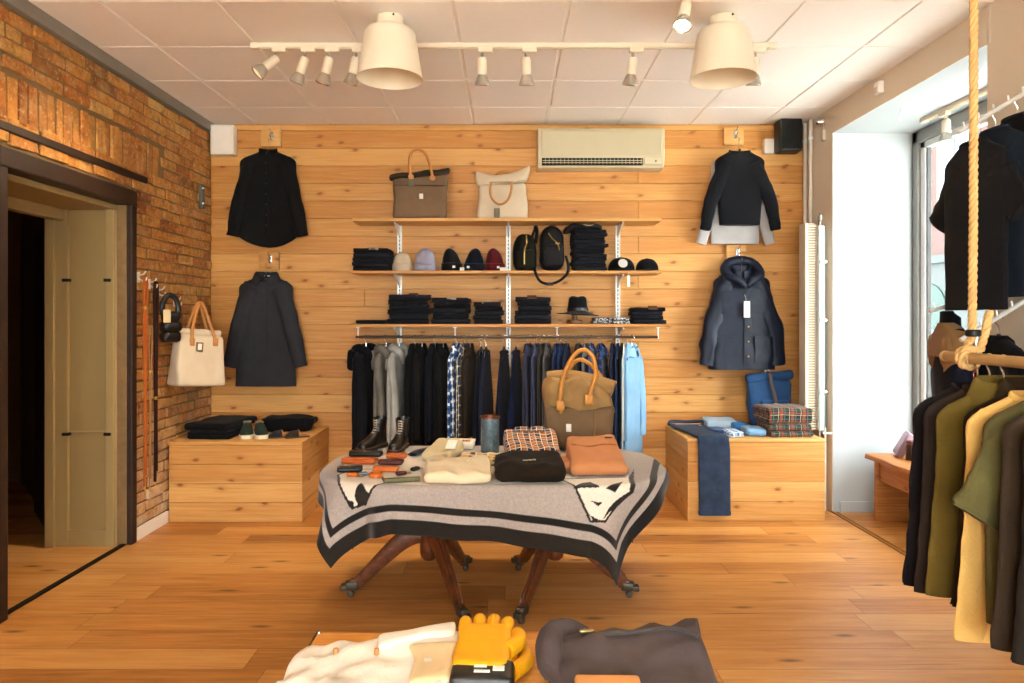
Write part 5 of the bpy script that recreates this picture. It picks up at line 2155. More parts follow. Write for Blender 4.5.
t = thing('cream_tote_bag', 'cream canvas tote with brown loop handle folded down, on the highest shelf', 'bag', (sx(503, Y1), Y1, S1), (0, 0, R(-5)))
W = 0.385
m = MB()
m.rbox((0, 0, 0.145), (W, 0.17, 0.29), 0.03, 11, 0.014, 8, 11.0, lambda q, u: Vector((q.x * (1 - 0.03 * u.z), q.y * (1 - 0.4 * max(0, u.z)), q.z)))
m.build('body', canvas_cream, t, smooth=70)
m = MB()
def flare(q, u):
    return Vector((q.x * (1 + 0.16 * (u.z + 1) / 2), q.y * (1 - 0.35 * u.z), q.z + 0.055 * abs(u.x) ** 2.2 * (u.z + 1) / 2 + 0.02 * u.x))
m.rbox((-0.005, -0.005, 0.325), (W * 1.05, 0.085, 0.085), 0.03, 11, 0.016, 9, 6.0, flare)
m.build('open_top', canvas_cream, t, smooth=70)
handle('leather_handle', [(-0.085, -0.078, 0.285), (-0.092, -0.1, 0.24), (-0.082, -0.107, 0.17), (-0.04, -0.11, 0.122), (0.005, -0.11, 0.115), (0.05, -0.107, 0.15), (0.075, -0.1, 0.22), (0.075, -0.078, 0.285)], tan_leather, t, 0.009)
handle('leather_handle', [(-0.07, 0.04, 0.34), (-0.05, 0.02, 0.385), (0.0, 0.01, 0.395), (0.05, 0.01, 0.385), (0.075, 0.02, 0.33)], tan_leather, t, 0.009)
m = MB()
m.span((-0.105, -0.08, 0.29), (0.09, -0.07, 0.3))
m.build('seam', plain('#a8865c', 0.6), t, smooth=0, bevel=0.003)
m = MB()
m.rbox((-0.04, -0.094, 0.045), (0.045, 0.006, 0.075), 0.003, 4)
m.build('olive_tag', plain('#5a5236', 0.6), t)

# ================================================================== goods on the display table
def tp(px, py, z=None, dz=0.0):
    z = CT if z is None else z
    Y = F * (CAMZ - z) / (py - 319)
    return Vector(((px - 508) * Y / F, Y, CT + dz))


def boot(label, loc, rz, s=1.0):
    t = thing('leather_boot', label, 'boot', loc, (0, 0, rz), 'pair of black lace-up boots')
    lea = M_boot
    m = MB()
    rings = []
    n = 28
    # foot: sections from heel (+y) to toe (-y)
    for y, hw, h, z0 in ((0.085, 0.012, 0.04, 0.03), (0.08, 0.026, 0.062, 0.028), (0.06, 0.034, 0.085, 0.025), (0.02, 0.037, 0.105, 0.024), (-0.02, 0.039, 0.105, 0.024), (-0.06, 0.043, 0.085, 0.022),
                         (-0.10, 0.047, 0.062, 0.022), (-0.14, 0.047, 0.052, 0.022), (-0.17, 0.041, 0.046, 0.022), (-0.19, 0.028, 0.036, 0.023), (-0.198, 0.010, 0.02, 0.026)):
        ring = []
        for q in range(n):
            a = 2 * PI * q / n
            c, sn = math.cos(a), math.sin(a)
            ring.append(Vector((hw * math.copysign(abs(c) ** 0.8, c), y, z0 + max(0, (sn + 0.35) / 1.35) * h if sn > -0.35 else z0)))
        rings.append(ring)
    m.loft(rings)
    m.build('foot', lea, t, smooth=60)
    m = MB()
    rings = []
    for z, w, d, yc in ((0.07, 0.036, 0.056, 0.025), (0.10, 0.037, 0.052, 0.03), (0.13, 0.040, 0.05, 0.034), (0.17, 0.044, 0.053, 0.036), (0.205, 0.047, 0.057, 0.037), (0.208, 0.044, 0.053, 0.037), (0.17, 0.038, 0.046, 0.036), (0.12, 0.03, 0.038, 0.034)):
        rings.append([Vector((w * math.cos(2 * PI * q / n), yc + d * math.sin(2 * PI * q / n), z + (0.006 * math.sin(2 * PI * q / n) if z > 0.2 else 0))) for q in range(n)])
    m.loft(rings)
    m.build('shaft', lea, t, smooth=60)
    m = MB()
    out = [(0.032, 0.085), (0.04, 0.03), (0.038, -0.02), (0.05, -0.09), (0.05, -0.15), (0.036, -0.19), (0.0, -0.207)]
    out = out + [(-x, y) for x, y in reversed(out[:-1])]
    m.loft([[Vector((x * 1.04, y * 1.02, z)) for x, y in out] for z in (0.010, 0.012, 0.024, 0.026)])
    sl = m.build('sole', M['black'], t, smooth=30)
    m = MB()
    m.span((-0.034, 0.02, 0.0), (0.034, 0.09, 0.012))
    m.span((-0.044, -0.19, 0.0), (0.044, -0.06, 0.011))
    m.build('heel', M['black'], sl, smooth=0, bevel=0.003)
    m = MB()
    m.loft([[Vector((x * 1.06, y * 1.025, z)) for x, y in out] for z in (0.0245, 0.0285)])
    m.build('welt', plain('#6d4a2c', 0.6), sl, smooth=0)
    m = MB()
    zs = [0.108 + 0.016 * k for k in range(6)]
    for k, z in enumerate(zs):
        y = -0.012 - 0.012 * math.cos(k * 0.9) * 0 - max(0, (0.125 - z)) * 1.0
        w = 0.013
        y0 = {0: -0.052, 1: -0.036}.get(k, -0.022)
        m.tube([(-w, y0 + 0.006, z), (0, y0 - 0.001, z + 0.004), (w, y0 + 0.006, z + 0.008)], 0.0022, 6)
        m.tube([(w, y0 + 0.006, z), (0, y0 - 0.001, z + 0.004), (-w, y0 + 0.006, z + 0.008)], 0.0022, 6)
    m.build('lace', plain('#b9b0a2', 0.8), t)
    m = MB()
    for sgn in (-1, 1):
        for k, z in enumerate(zs):
            y0 = {0: -0.046, 1: -0.030}.get(k, -0.015)
            m.lathe([(0, -0.003), (0.004, -0.003), (0.004, 0.003), (0, 0.003)], 8, (sgn * 0.017, y0 + 0.003, z), 'y')
    m.build('eyelet_dot', M['chrome'], t)
    return t


M_boot = plain('#0b0a09', 0.3, 0, 0.5, 0.25, 30)
p = tp(377, 448)
boot('black lace-up boot nearer the brick wall, on the blanket edge', (p.x, p.y, CT), R(-24)).scale = (0.86, 0.86, 0.86)
p = tp(401, 449)
boot('black lace-up boot beside its twin, nearer the blue canister', (p.x, p.y, CT), R(-8)).scale = (0.86, 0.86, 0.86)

# canister
p = tp(490, 452)
t = thing('tin_canister', 'blue-grey cylindrical tin canister with copper rim standing on the table', 'canister', (p.x, p.y, CT))
g = N('worn_blue_tin')
n_ = g.noise(g.coord(), 30, 5, 0.7)
g.set(g.ramp(n_, [(0.35, '#4a5a66'), (0.6, '#6b7f8c'), (0.75, '#8b9aa2')]), 0.45, 0.4)
m = MB()
m.lathe([(0, 0), (0.05, 0.0), (0.053, 0.004), (0.053, 0.2), (0.05, 0.2), (0.049, 0.02), (0, 0.015)], 32)
m.build('body', g.m, t)
m = MB()
m.lathe([(0.0535, 0.194), (0.0575, 0.197), (0.0575, 0.207), (0.053, 0.209), (0.0495, 0.204), (0.05, 0.194)], 32, caps=False)
m.build('copper_rim', plain('#7a4a34', 0.35, 0.7), t)

# big brown tote with rolled top
p = tp(580, 449)
S_ = p.y / F
t = thing('canvas_tote', 'large brown canvas tote with rolled top and two tan leather handles, on the table', 'bag', (p.x, p.y + 0.03, CT), (0, 0, R(-7)))
cv1 = fabric('#6e573e', 0.8, 0.15, 200, 0.3, 0.03)
cv2 = fabric('#8f6f45', 0.75, 0.15, 200, 0.3, 0.03)
W = 0.40
m = MB()
m.rbox((0, 0, 0.125), (W, 0.20, 0.25), 0.035, 12, 0.016, 7, 3.0, lambda q, u: Vector((q.x * (1 + 0.05 * u.z), q.y * (1 - 0.05 * u.z), q.z + 0.02 * (u.z + 1) / 2 * u.x * u.x)))
m.build('body', cv1, t, smooth=70)
m = MB()
m.rbox((-0.01, 0.005, 0.30), (W * 0.97, 0.175, 0.24), 0.06, 14, 0.045, 9, 8.0, lambda q, u: Vector((q.x, q.y - 0.02 * u.z, q.z - 0.035 * u.x * (u.z + 1) / 2 + 0.016 * math.sin(q.x * 26 + q.z * 12))))
m.build('folded_top', cv2, t, smooth=70)
m = MB()
m.tube(smoothpath([(-0.19, 0.0, 0.425), (-0.06, -0.015, 0.43), (0.08, -0.03, 0.40), (0.2, -0.05, 0.36)], 6), [0.028 + 0.018 * k / 18 for k in range(19)], 14)
m.build('top_roll', cv2, t, smooth=70)
hl = plain('#b5782a', 0.45, 0, 0.4, 0.15, 30)
handle('leather_handle', [(-0.105, -0.112, 0.22), (-0.11, -0.115, 0.30), (-0.09, -0.11, 0.43), (-0.04, -0.095, 0.54), (0.02, -0.085, 0.585), (0.075, -0.09, 0.55), (0.095, -0.10, 0.45), (0.07, -0.115, 0.36), (0.055, -0.118, 0.30)], hl, t, 0.0125)
handle('leather_handle', [(-0.07, 0.06, 0.38), (-0.05, 0.06, 0.48), (0.0, 0.05, 0.52), (0.06, 0.04, 0.495), (0.12, 0.03, 0.43), (0.135, 0.03, 0.39)], hl, t, 0.0125)
for x, z in ((-0.107, 0.265), (0.055, 0.30)):
    m = MB()
    m.rbox((x, -0.118, z), (0.05, 0.02, 0.06), 0.01, 5)
    m.build('handle_anchor', hl, t, smooth=60)
m = MB()
m.rbox((-0.06, -0.106, 0.135), (0.03, 0.006, 0.045), 0.001, 2)
m.build('white_label', paper, t)
m = MB()
m.tube([(0.085, -0.105, 0.03), (0.09, -0.103, 0.12), (0.095, -0.098, 0.235)], 0.004, 6)
m.build('seam', cv2, t)

# folded clothes on the table
def wedge(rise):
    def fn(q, u):
        k = (u.y + 1) / 2
        return Vector((q.x, q.y, q.z + rise * k * 1.0 * (u.z + 1) / 2 + 0.006 * noise.noise(q * 14) * (u.z + 1)))
    return fn


def garm(name, label, cat, px0, px1, pyf, depth, h, rise, mat, rz=0.0, amp=0.01, dx=0.0, seed=1.0, r=0.035, extra=None, zoff=0.0, n=12):
    pc = tp((px0 + px1) / 2, pyf)
    w = (px1 - px0) * pc.y / F
    t = thing(name, label, cat, (pc.x + dx, pc.y + depth / 2, CT + zoff), (0, 0, rz))
    m = MB()
    f0 = wedge(rise)
    m.rbox((0, 0, h / 2), (w, depth, h), min(r, h * 0.49), n, amp, 8, seed, (lambda q, u: extra(f0(q, u), u)) if extra else f0, nx=16, ny=14, nz=5)
    m.build('cloth', mat, t, smooth=75)
    return t, w


creamknit = fabric('#e0cfae', 0.95, 0.07, 140, 0.5, 0.05)
t, w = garm('folded_sweater', 'folded cream sweater at the front edge of the blanket', 'sweater', 421, 490, 484.5, 0.30, 0.048, 0.03, creamknit, R(2), 0.02, seed=2)
m = MB()
m.tube(smoothpath([(-0.07, 0.06, 0.075), (-0.03, 0.02, 0.064), (0.02, 0.02, 0.064), (0.06, 0.06, 0.075)], 5), 0.007, 8, flat=0.6)
m.build('neck_rib', creamknit, t, smooth=80)
darkol = fabric('#1e1710', 0.9, 0.2, 160, 0.4, 0.03)
t, w = garm('folded_sweatshirt', 'folded dark brown sweatshirt at the front edge of the blanket', 'sweatshirt', 493, 567, 484, 0.28, 0.085, 0.02, darkol, R(-1), 0.012, seed=5, r=0.04)
m = MB()
m.tube(smoothpath([(-0.085, 0.125, 0.105), (-0.04, 0.075, 0.1), (0.0, 0.06, 0.098), (0.05, 0.08, 0.1), (0.09, 0.125, 0.105)], 5), 0.007, 8, flat=0.6)
m.build('neck_rib', darkol, t, smooth=80)
m = MB()
for k in range(9):
    m.rbox((-0.028 + k * 0.007, -0.055 + 0.003 * math.sin(k * 2.1), 0.0925 + 0.0005 * k), (0.005, 0.007 + 0.003 * (k % 3), 0.004), 0.001, 2)
m.build('chest_print', plain('#cdbf9a', 0.8), t, smooth=0)
orplaid = plaid('orange_navy_plaid', '#23263f', [(0, 0.062, 0.0, 0.02, '#a8642a', 0.75), (1, 0.062, 0.0, 0.02, '#a8642a', 0.75), (0, 0.062, 0.008, 0.004, '#ece2cf', 0.9), (1, 0.062, 0.008, 0.004, '#ece2cf', 0.9), (0, 0.062, 0.04, 0.006, '#c9bfae', 0.7), (1, 0.062, 0.04, 0.006, '#c9bfae', 0.7)])
t, w = garm('plaid_shirt', 'folded orange and navy plaid shirt lying behind the dark brown sweatshirt', 'shirt', 504, 560, 461, 0.30, 0.06, 0.075, orplaid, R(4), 0.008, seed=9, r=0.025)
m = MB()
for s in (-1, 1):
    m.rbox((s * 0.045, 0.10, 0.135), (0.085, 0.05, 0.022), 0.01, 6, 0.003, 12, s, lambda q, u: Vector((q.x, q.y - 0.02 * abs(u.x), q.z)))
m.build('collar', orplaid, t, smooth=60)
m = MB()
m.rbox((0.0, -0.01, 0.092), (0.022, 0.2, 0.005), 0.002, 4, fn=lambda q, u: Vector((q.x, q.y, q.z + 0.034 * u.y)))
m.build('placket', orplaid, t, smooth=60)
rust = fabric('#b67a50', 0.85, 0.12, 150, 0.35, 0.05)
def slouch(q, u):
    return Vector((q.x - 0.05 * (u.y + 1) / 2 * (0 if u.x > 0 else -1) * 0.6, q.y, q.z))
t, w = garm('folded_trousers', 'folded rust orange trousers on the blanket beside the brown tote', 'trousers', 568, 628, 476.5, 0.33, 0.05, 0.10, rust, R(4), 0.01, seed=13, r=0.024, extra=slouch)
m = MB()
m.rbox((0.10, 0.12, 0.141), (0.035, 0.028, 0.004), 0.001, 2)
m.build('dark_label', plain('#1c1510', 0.5), t)
m = MB()
m.tube(smoothpath([(-0.11, 0.05, 0.122), (-0.03, 0.02, 0.113), (0.06, 0.04, 0.12), (0.125, 0.03, 0.117)], 5), 0.003, 6)
m.build('pocket_seam', fabric('#8f5428', 0.9), t)
m = MB()
m.rbox((-0.13, 0.0, 0.03), (0.09, 0.2, 0.055), 0.026, 7, 0.01, 8, 3)
m.build('leg_fold', rust, t, smooth=70)
t, w = garm('knit_scarf', 'cream and navy patterned scarf folded behind the cream sweater', 'scarf', 460, 503, 466, 0.17, 0.028, 0.012,
            plaid('cream_navy_pattern', '#c9a76a', [(0, 0.07, 0.0, 0.03, '#20243c', 0.9), (1, 0.055, 0.0, 0.02, '#d8cba8', 0.8), (0, 0.07, 0.045, 0.012, '#e3d6b8', 0.9)]), R(-8), 0.012, seed=17)
t, w = garm('knit_bundle', 'crumpled cream knitted bundle with a white paper tag behind the cream sweater', 'knitwear', 425, 459, 462, 0.24, 0.05, 0.03, fabric('#c9b994', 0.95, 0.12, 120, 0.6, 0.05), R(-14), 0.022, seed=19, zoff=0.006)
m = MB()
m.rbox((0.06, -0.05, 0.078), (0.055, 0.05, 0.003), 0.001, 2, fn=lambda q, u: Vector((q.x, q.y, q.z + 0.018 * u.y)))
m.build('paper_tag', paper, t)
m = MB()
pts = smoothpath([(-0.06, -0.11, 0.012), (-0.03, -0.03, 0.016), (0.02, 0.05, 0.014), (0.06, 0.13, 0.012)], 6)
p = tp(427, 453)
m.tube(pts, 0.028, 10, flat=0.38, up=(0, 0, 1))
tag(m.build('cloth_strip', fabric('#11131f', 0.8, 0.2), loc=(p.x - 0.01, p.y, CT), smooth=80), 'navy folded strip of cloth lying between the boots and the cream bundle', 'cloth')
# white shallow box with printed brown label
p = tp(456, 449)
t = thing('white_box', 'white shallow box with a brown printed label strip near the blue canister', 'box', (p.x, p.y + 0.06, CT), (0, 0, R(-3)))
m = MB()
m.box((0, 0, 0.016), (0.205, 0.15, 0.03))
m.build('base', paper, t, smooth=0, bevel=0.003)
m = MB()
m.box((0, 0, 0.032), (0.212, 0.157, 0.014))
ld = m.build('lid', plain('#efeae0', 0.6), t, smooth=0, bevel=0.003)
m = MB()
m.box((0, -0.005, 0.0395), (0.165, 0.07, 0.002))
m.build('printed_label', plain('#b89878', 0.7, 0, 0.2, 0.3, 60), ld, smooth=0)
m = MB()
for k in range(7):
    m.box((-0.06 + k * 0.02, -0.005, 0.041), (0.012, 0.03 + 0.012 * (k % 2), 0.001))
m.build('print_marks', plain('#5a3420', 0.7), ld, smooth=0)

# leather goods at the brick-wall end
def slab(name, label, cat, px, py, w, d, h, mat, rz=0.0, dz=0.0, strap=None, group=None, snap=True):
    p = tp(px, py)
    t = thing(name, label, cat, (p.x, p.y, CT + dz), (0, 0, rz), group)
    m = MB()
    m.rbox((0, 0, h / 2), (w, d, h), h * 0.45, 6, 0.002, 20, px)
    m.build('body', mat, t, smooth=60)
    m = MB()
    m.rbox((0, -d * 0.12, h + 0.001), (w * 0.98, d * 0.62, 0.004), 0.002, 5, 0.001, 20, px)
    m.build('flap', mat, t, smooth=60)
    if snap:
        m = MB()
        m.lathe([(0, 0.006), (0.004, 0.005), (0.005, 0), (0, 0)], 10, (0, -d * 0.3, h))
        m.build('snap', plain('#b89a5a', 0.3, 0.8), t)
    return t


cognac = plain('#b4561c', 0.4, 0, 0.45, 0.15, 40)
orange_l = plain('#c8661e', 0.4, 0, 0.45, 0.12, 40)
oxblood = plain('#4a160e', 0.35, 0, 0.5, 0.2, 40)
blackl = plain('#14110f', 0.4, 0, 0.45, 0.2, 40)
slab('leather_wallet', 'long black leather wallet nearest the boots', 'wallet', 366, 456, 0.185, 0.07, 0.028, blackl, R(-4))
slab('leather_wallet', 'large cognac leather wallet between two black wallets', 'wallet', 360, 463, 0.185, 0.085, 0.026, cognac, R(-6))
slab('leather_wallet', 'black leather wallet at the blanket end, in front of the cognac one', 'wallet', 350, 471, 0.125, 0.075, 0.022, blackl, R(10))
slab('card_holder', 'cognac leather card holder behind the oxblood one', 'wallet', 397, 457.5, 0.11, 0.07, 0.022, cognac, R(-3))
slab('card_holder', 'oxblood red leather card holder in the middle of three in a row', 'wallet', 391, 464, 0.13, 0.07, 0.022, oxblood, R(-3))
slab('card_holder', 'bright orange leather card holder, frontmost of three in a row', 'wallet', 386, 471, 0.125, 0.07, 0.022, orange_l, R(-3))
p = tp(376, 477)
m = MB()
for k in range(3):
    m.lathe([(0.028 - 0.003 * k, 0.0), (0.032 - 0.003 * k, 0.0), (0.032 - 0.003 * k, 0.02), (0.028 - 0.003 * k, 0.02), (0.028 - 0.003 * k, 0.0)], 26, caps=False)
tag(m.build('leather_bracelet', orange_l, loc=(p.x, p.y, CT)), 'coiled orange leather bracelet on the cream part of the blanket', 'bracelet')


def keyfob(label, px, py, mat, rz):
    p = tp(px, py)
    t = thing('key_fob', label, 'key fob', (p.x, p.y, CT), (0, 0, rz), None)
    m = MB()
    m.rbox((0, 0, 0.009), (0.055, 0.03, 0.018), 0.008, 6, 0.003, 20, px)
    m.build('leather_loop', mat, t, smooth=60)
    m = MB()
    ring = [(0.04 + 0.014 * math.cos(a), 0.014 * math.sin(a), 0.004) for a in [2 * PI * k / 16 for k in range(17)]]
    m.tube(ring, 0.002, 6)
    m.build('ring', plain('#b09a60', 0.3, 0.8), t)
    return t


keyfob('oxblood leather key fob beside the orange bracelet', 401, 475, oxblood, R(40))
keyfob('dark leather key fob near the navy cloth strip', 415, 470.5, blackl, R(60))
keyfob('small orange leather key fob in front of the black wallet', 353, 476.5, orange_l, R(-15))
keyfob('small grey-blue leather key fob next to the orange key fob', 362, 475.5, plain('#4c5866', 0.5), R(20))
p = tp(402, 482)
t = thing('folding_knife', 'olive green folding tool with brass pins at the blanket front', 'tool', (p.x, p.y, CT), (0, 0, R(14)))
m = MB()
m.rbox((0, 0, 0.011), (0.17, 0.024, 0.022), 0.006, 8)
m.build('handle', plain('#5a5634', 0.5), t, smooth=60)
m = MB()
m.rbox((-0.02, 0.022, 0.008), (0.13, 0.012, 0.012), 0.003, 6)
m.build('blade_case', blackl, t, smooth=60)
m = MB()
for x in (-0.07, 0.0, 0.07):
    m.lathe([(0, 0.0245), (0.004, 0.0235), (0.004, 0.02), (0, 0.02)], 10, (x, 0, 0))
m.build('rivet', plain('#b89a5a', 0.3, 0.8), t)

# ================================================================== goods on the platforms
def bp(px, py, z):
    Y = F * (CAMZ - z) / (py - 319)
    return Vector(((px - 508) * Y / F, Y, z))


ZL, ZRT = 0.5855, 0.6005
ink = fabric('#0b0b0e', 0.92, 0.25, 180, 0.35, 0.03)
for k, lab in enumerate(('bottom folded black trousers of the pile against the brick wall', 'middle folded black trousers of the pile against the brick wall',
                         'topmost black trousers of the pile against the brick wall, spread toward the wall corner')):
    p = bp(208, 440, ZL)
    folded('folded_trousers', lab, 'trousers', (p.x + 0.0 * (k == 2), p.y + 0.20 + 0.06 * (k == 2), ZL + k * 0.03), (0.325 + 0.02 * (k == 2), 0.37 + 0.12 * (k == 2), 0.03 + 0.028 * (k == 2)), ink, R(-2 - 6 * (k == 2)), 'black trousers pile', k * 3.0, 0.01)
p = bp(243, 424, ZL)
m = MB()
m.tube(smoothpath([(-0.06, 0, 0.0), (-0.02, -0.01, 0.01), (0.03, 0, 0.004), (0.07, 0.02, -0.012)], 5), 0.009, 8, flat=0.5)
tag(m.build('leather_belt', plain('#3b2a1c', 0.5, 0, 0.4), loc=(p.x - 0.02, p.y - 0.0, ZL + 0.13), smooth=80), 'dark belt end lying on the topmost black trousers by the sneakers', 'belt')

M_snk = fabric('#243029', 0.85, 0.2, 160, 0.3, 0.03)
def sneaker(label, px, rz):
    p = bp(px, 439.5, ZL)
    t = thing('sneaker', label, 'sneaker', (p.x, p.y + 0.14, ZL), (0, 0, rz), 'pair of dark green sneakers')
    m = MB()
    rings = []
    n = 28
    for y, hw, h in ((0.135, 0.02, 0.05), (0.125, 0.034, 0.075), (0.09, 0.04, 0.082), (0.04, 0.041, 0.078), (0.0, 0.043, 0.082), (-0.04, 0.047, 0.066), (-0.08, 0.05, 0.045), (-0.115, 0.045, 0.036), (-0.135, 0.03, 0.028), (-0.141, 0.012, 0.015)):
        ring = []
        for q in range(n):
            a = 2 * PI * q / n
            c, s = math.cos(a), math.sin(a)
            ring.append(Vector((hw * math.copysign(abs(c) ** 0.75, c), y, 0.022 + max(0, s) * h)))
        rings.append(ring)
    m.loft(rings)
    m.build('upper', M_snk, t, smooth=60)
    m = MB()
    out = [(0.036, 0.142), (0.043, 0.08), (0.045, 0.0), (0.053, -0.07), (0.049, -0.115), (0.03, -0.145), (0.0, -0.152)]
    out = out + [(-x, y) for x, y in reversed(out[:-1])]
    m.loft([[Vector((x * k, y * k, z)) for x, y in out] for k, z in ((0.97, 0.0), (1.0, 0.004), (1.0, 0.028), (0.97, 0.03))])
    m.build('sole', plain('#d9cdb2', 0.7), t, smooth=30)
    m = MB()
    m.rbox((0, 0.09, 0.099), (0.06, 0.075, 0.012), 0.005, 5)
    m.build('insole_opening', plain('#7b6a4e', 0.9), t, smooth=60)
    m = MB()
    for k in range(4):
        y = 0.015 - k * 0.018
        m.tube([(-0.022, y, 0.094 - 0.008 * k), (0, y - 0.003, 0.101 - 0.009 * k), (0.022, y, 0.094 - 0.008 * k)], 0.003, 6)
    m.build('lace', plain('#39463d', 0.8), t)
    return t


sneaker('dark green sneaker touching the black trousers pile', 240, R(18))
sneaker('dark green sneaker next to the folded black sweater', 254, R(25))
p = bp(284, 432, ZL)
t = thing('folded_sweater', 'large folded black sweater on the platform by the brick wall', 'sweater', (p.x, p.y + 0.12, ZL), (0, 0, R(4)))
m = MB()
m.rbox((0, 0, 0.055), (0.40, 0.29, 0.11), 0.045, 10, 0.022, 8, 21.0)
m.build('cloth', ink, t, smooth=70)
m = MB()
m.rbox((0.19, -0.02, 0.075), (0.06, 0.2, 0.05), 0.02, 7, 0.012, 8, 4.0)
m.build('sleeve_fold', ink, t, smooth=70)
for px, lab, c in ((277, 'dark navy slip-on slipper with copper lining, beside the sneakers', '#14141c'), (294, 'dark brown slip-on slipper with copper lining, at the platform corner', '#2a2016')):
    p = bp(px, 439, ZL)
    t = thing('slipper', lab, 'slipper', (p.x, p.y + 0.07, ZL), (0, 0, R(-62)), 'pair of slippers')
    m = MB()
    out = [(0.03, 0.09), (0.034, 0.03), (0.042, -0.04), (0.036, -0.075), (0.0, -0.09)]
    out = out + [(-x, y) for x, y in reversed(out[:-1])]
    m.loft([[Vector((x, y, z)) for x, y in out] for z in (0.0, 0.012)])
    m.build('sole', plain('#3a2a1c', 0.6), t, smooth=30)
    m = MB()
    rings = []
    for y, hw, h in ((0.01, 0.038, 0.045), (-0.03, 0.041, 0.042), (-0.06, 0.036, 0.03), (-0.08, 0.02, 0.018), (-0.087, 0.006, 0.008)):
        rings.append([Vector((hw * math.cos(2 * PI * q / 20), y, 0.011 + h * max(0, math.sin(2 * PI * q / 20)))) for q in range(20)])
    m.loft(rings)
    m.build('vamp', fabric(c, 0.8), t, smooth=60)
    m = MB()
    m.rbox((0, 0.045, 0.0145), (0.055, 0.08, 0.006), 0.003, 5)
    m.tube(smoothpath([(-0.037, 0.012, 0.02), (-0.02, 0.013, 0.05), (0.02, 0.013, 0.05), (0.037, 0.012, 0.02)], 5), 0.004, 6)
    m.build('lining', plain('#a5673f', 0.7), t, smooth=60)

# right platform: jeans laid over its front edge
t = thing('draped_jeans', 'dark blue jeans laid over the platform front, with a white paper tag', 'jeans', (1.487, 5.40, ZRT))
jeanm = fabric('#1c2638', 0.85, 0.3, 200, 0.4, 0.04, hex2='#36455e', scale=10)
path = [(-0.03, 0.30, 0.018), (-0.02, 0.2, 0.018), (0.0, 0.05, 0.018), (0.008, -0.15, 0.018), (0.01, -0.25, 0.019), (0.01, -0.278, 0.016), (0.01, -0.294, -0.006), (0.012, -0.297, -0.05), (0.014, -0.296, -0.2), (0.018, -0.294, -0.4), (0.02, -0.293, -0.552)]
sp = smoothpath(path, 6)
rings = []
for i, q in enumerate(sp):
    f = i / (len(sp) - 1)
    w = 0.155 if f < 0.1 else 0.155 - 0.04 * min(1, (f - 0.1) / 0.3)
    a, b = sp[max(0, i - 1)], sp[min(len(sp) - 1, i + 1)]
    tv = (b - a).normalized()
    nv = Vector((0, -tv.z, tv.y)) * -1
    if nv.z < 0 and f < 0.4:
        nv = -nv
    if f >= 0.4 and nv.y > 0:
        nv = -nv
    ring = []
    for k in range(24):
        an = 2 * PI * k / 24
        c, s = math.cos(an), math.sin(an)
        ring.append(q + Vector((w * math.copysign(abs(c) ** 0.5, c), 0, 0)) + nv * (0.011 * math.copysign(abs(s) ** 0.6, s) + 0.004 * noise.noise(Vector((c * 3, f * 9, 1)))))
    rings.append(ring)
m = MB()
m.loft(rings)
m.build('legs', jeanm, t, smooth=70)
m = MB()
m.tube(smoothpath([(-0.185, 0.27, 0.025), (-0.15, 0.31, 0.045), (-0.03, 0.335, 0.038), (0.09, 0.31, 0.045), (0.125, 0.27, 0.025)], 5), 0.017, 8, flat=0.8)
m.build('waistband', jeanm, t, smooth=70)
m = MB()
m.rbox((-0.03, 0.285, 0.026), (0.2, 0.04, 0.01), 0.004, 5)
m.build('inner_waist', plain('#b58a70', 0.8), t, smooth=60)
m = MB()
m.rbox((0.06, 0.20, 0.026), (0.07, 0.07, 0.003), 0.001, 2)
m.build('paper_tag', paper, t)
for sgn in (-1, 1):
    m = MB()
    m.tube([(0.016 + sgn * 0.112, -0.297, -0.06), (0.02 + sgn * 0.11, -0.296, -0.3), (0.022 + sgn * 0.11, -0.296, -0.55)], 0.0022, 5)
    m.build('side_seam', plain('#101a2c', 0.8), t)
m = MB()
m.rbox((0.02, -0.285, -0.535), (0.236, 0.03, 0.03), 0.006, 5)
m.build('hem', fabric('#22334f', 0.85), t, smooth=60)

# pale blue folded shirts
pale = fabric('#9db4c8', 0.9, 0.1, 200, 0.3, 0.05)
paleb = plaid('blue_white_pattern', '#7d9cbc', [(0, 0.05, 0.0, 0.014, '#26466e', 0.8), (1, 0.045, 0.0, 0.012, '#dfe6ec', 0.8), (0, 0.05, 0.03, 0.008, '#e7ecf0', 0.8)])
midb = fabric('#2f6aa8', 0.9, 0.15, 200, 0.3, 0.05)
p = bp(727, 437, ZRT)
folded('folded_shirt', 'pale blue folded shirt at the back of the platform by the jeans', 'shirt', (p.x + 0.075, 5.66, ZRT), (0.26, 0.28, 0.075), pale, R(-6), None, 2.0, 0.01)
for i, (px, py, wd, dp, hh, mt_, lab, rz) in enumerate(((722, 436, 0.12, 0.2, 0.045, fabric('#1c3a66', 0.9), 'dark blue folded cloth between the jeans and the patterned cloths', 12),
                                                      (736, 438, 0.13, 0.18, 0.045, paleb, 'blue and white patterned folded cloth in front of the pale shirt', 8),
                                                      (743, 433, 0.13, 0.18, 0.07, midb, 'bright blue folded cloth behind the patterned one', -5),
                                                      (758, 437, 0.16, 0.2, 0.06, fabric('#6f97bd', 0.9, 0.12), 'sky blue folded cloth beside the plaid pile', -4))):
    p = bp(px, py, ZRT)
    folded('folded_cloth', lab, 'cloth', (p.x, p.y + dp / 2, ZRT), (wd, dp, hh), mt_, R(rz), 'small folded cloths on the platform by the window', i * 4.0, 0.008)

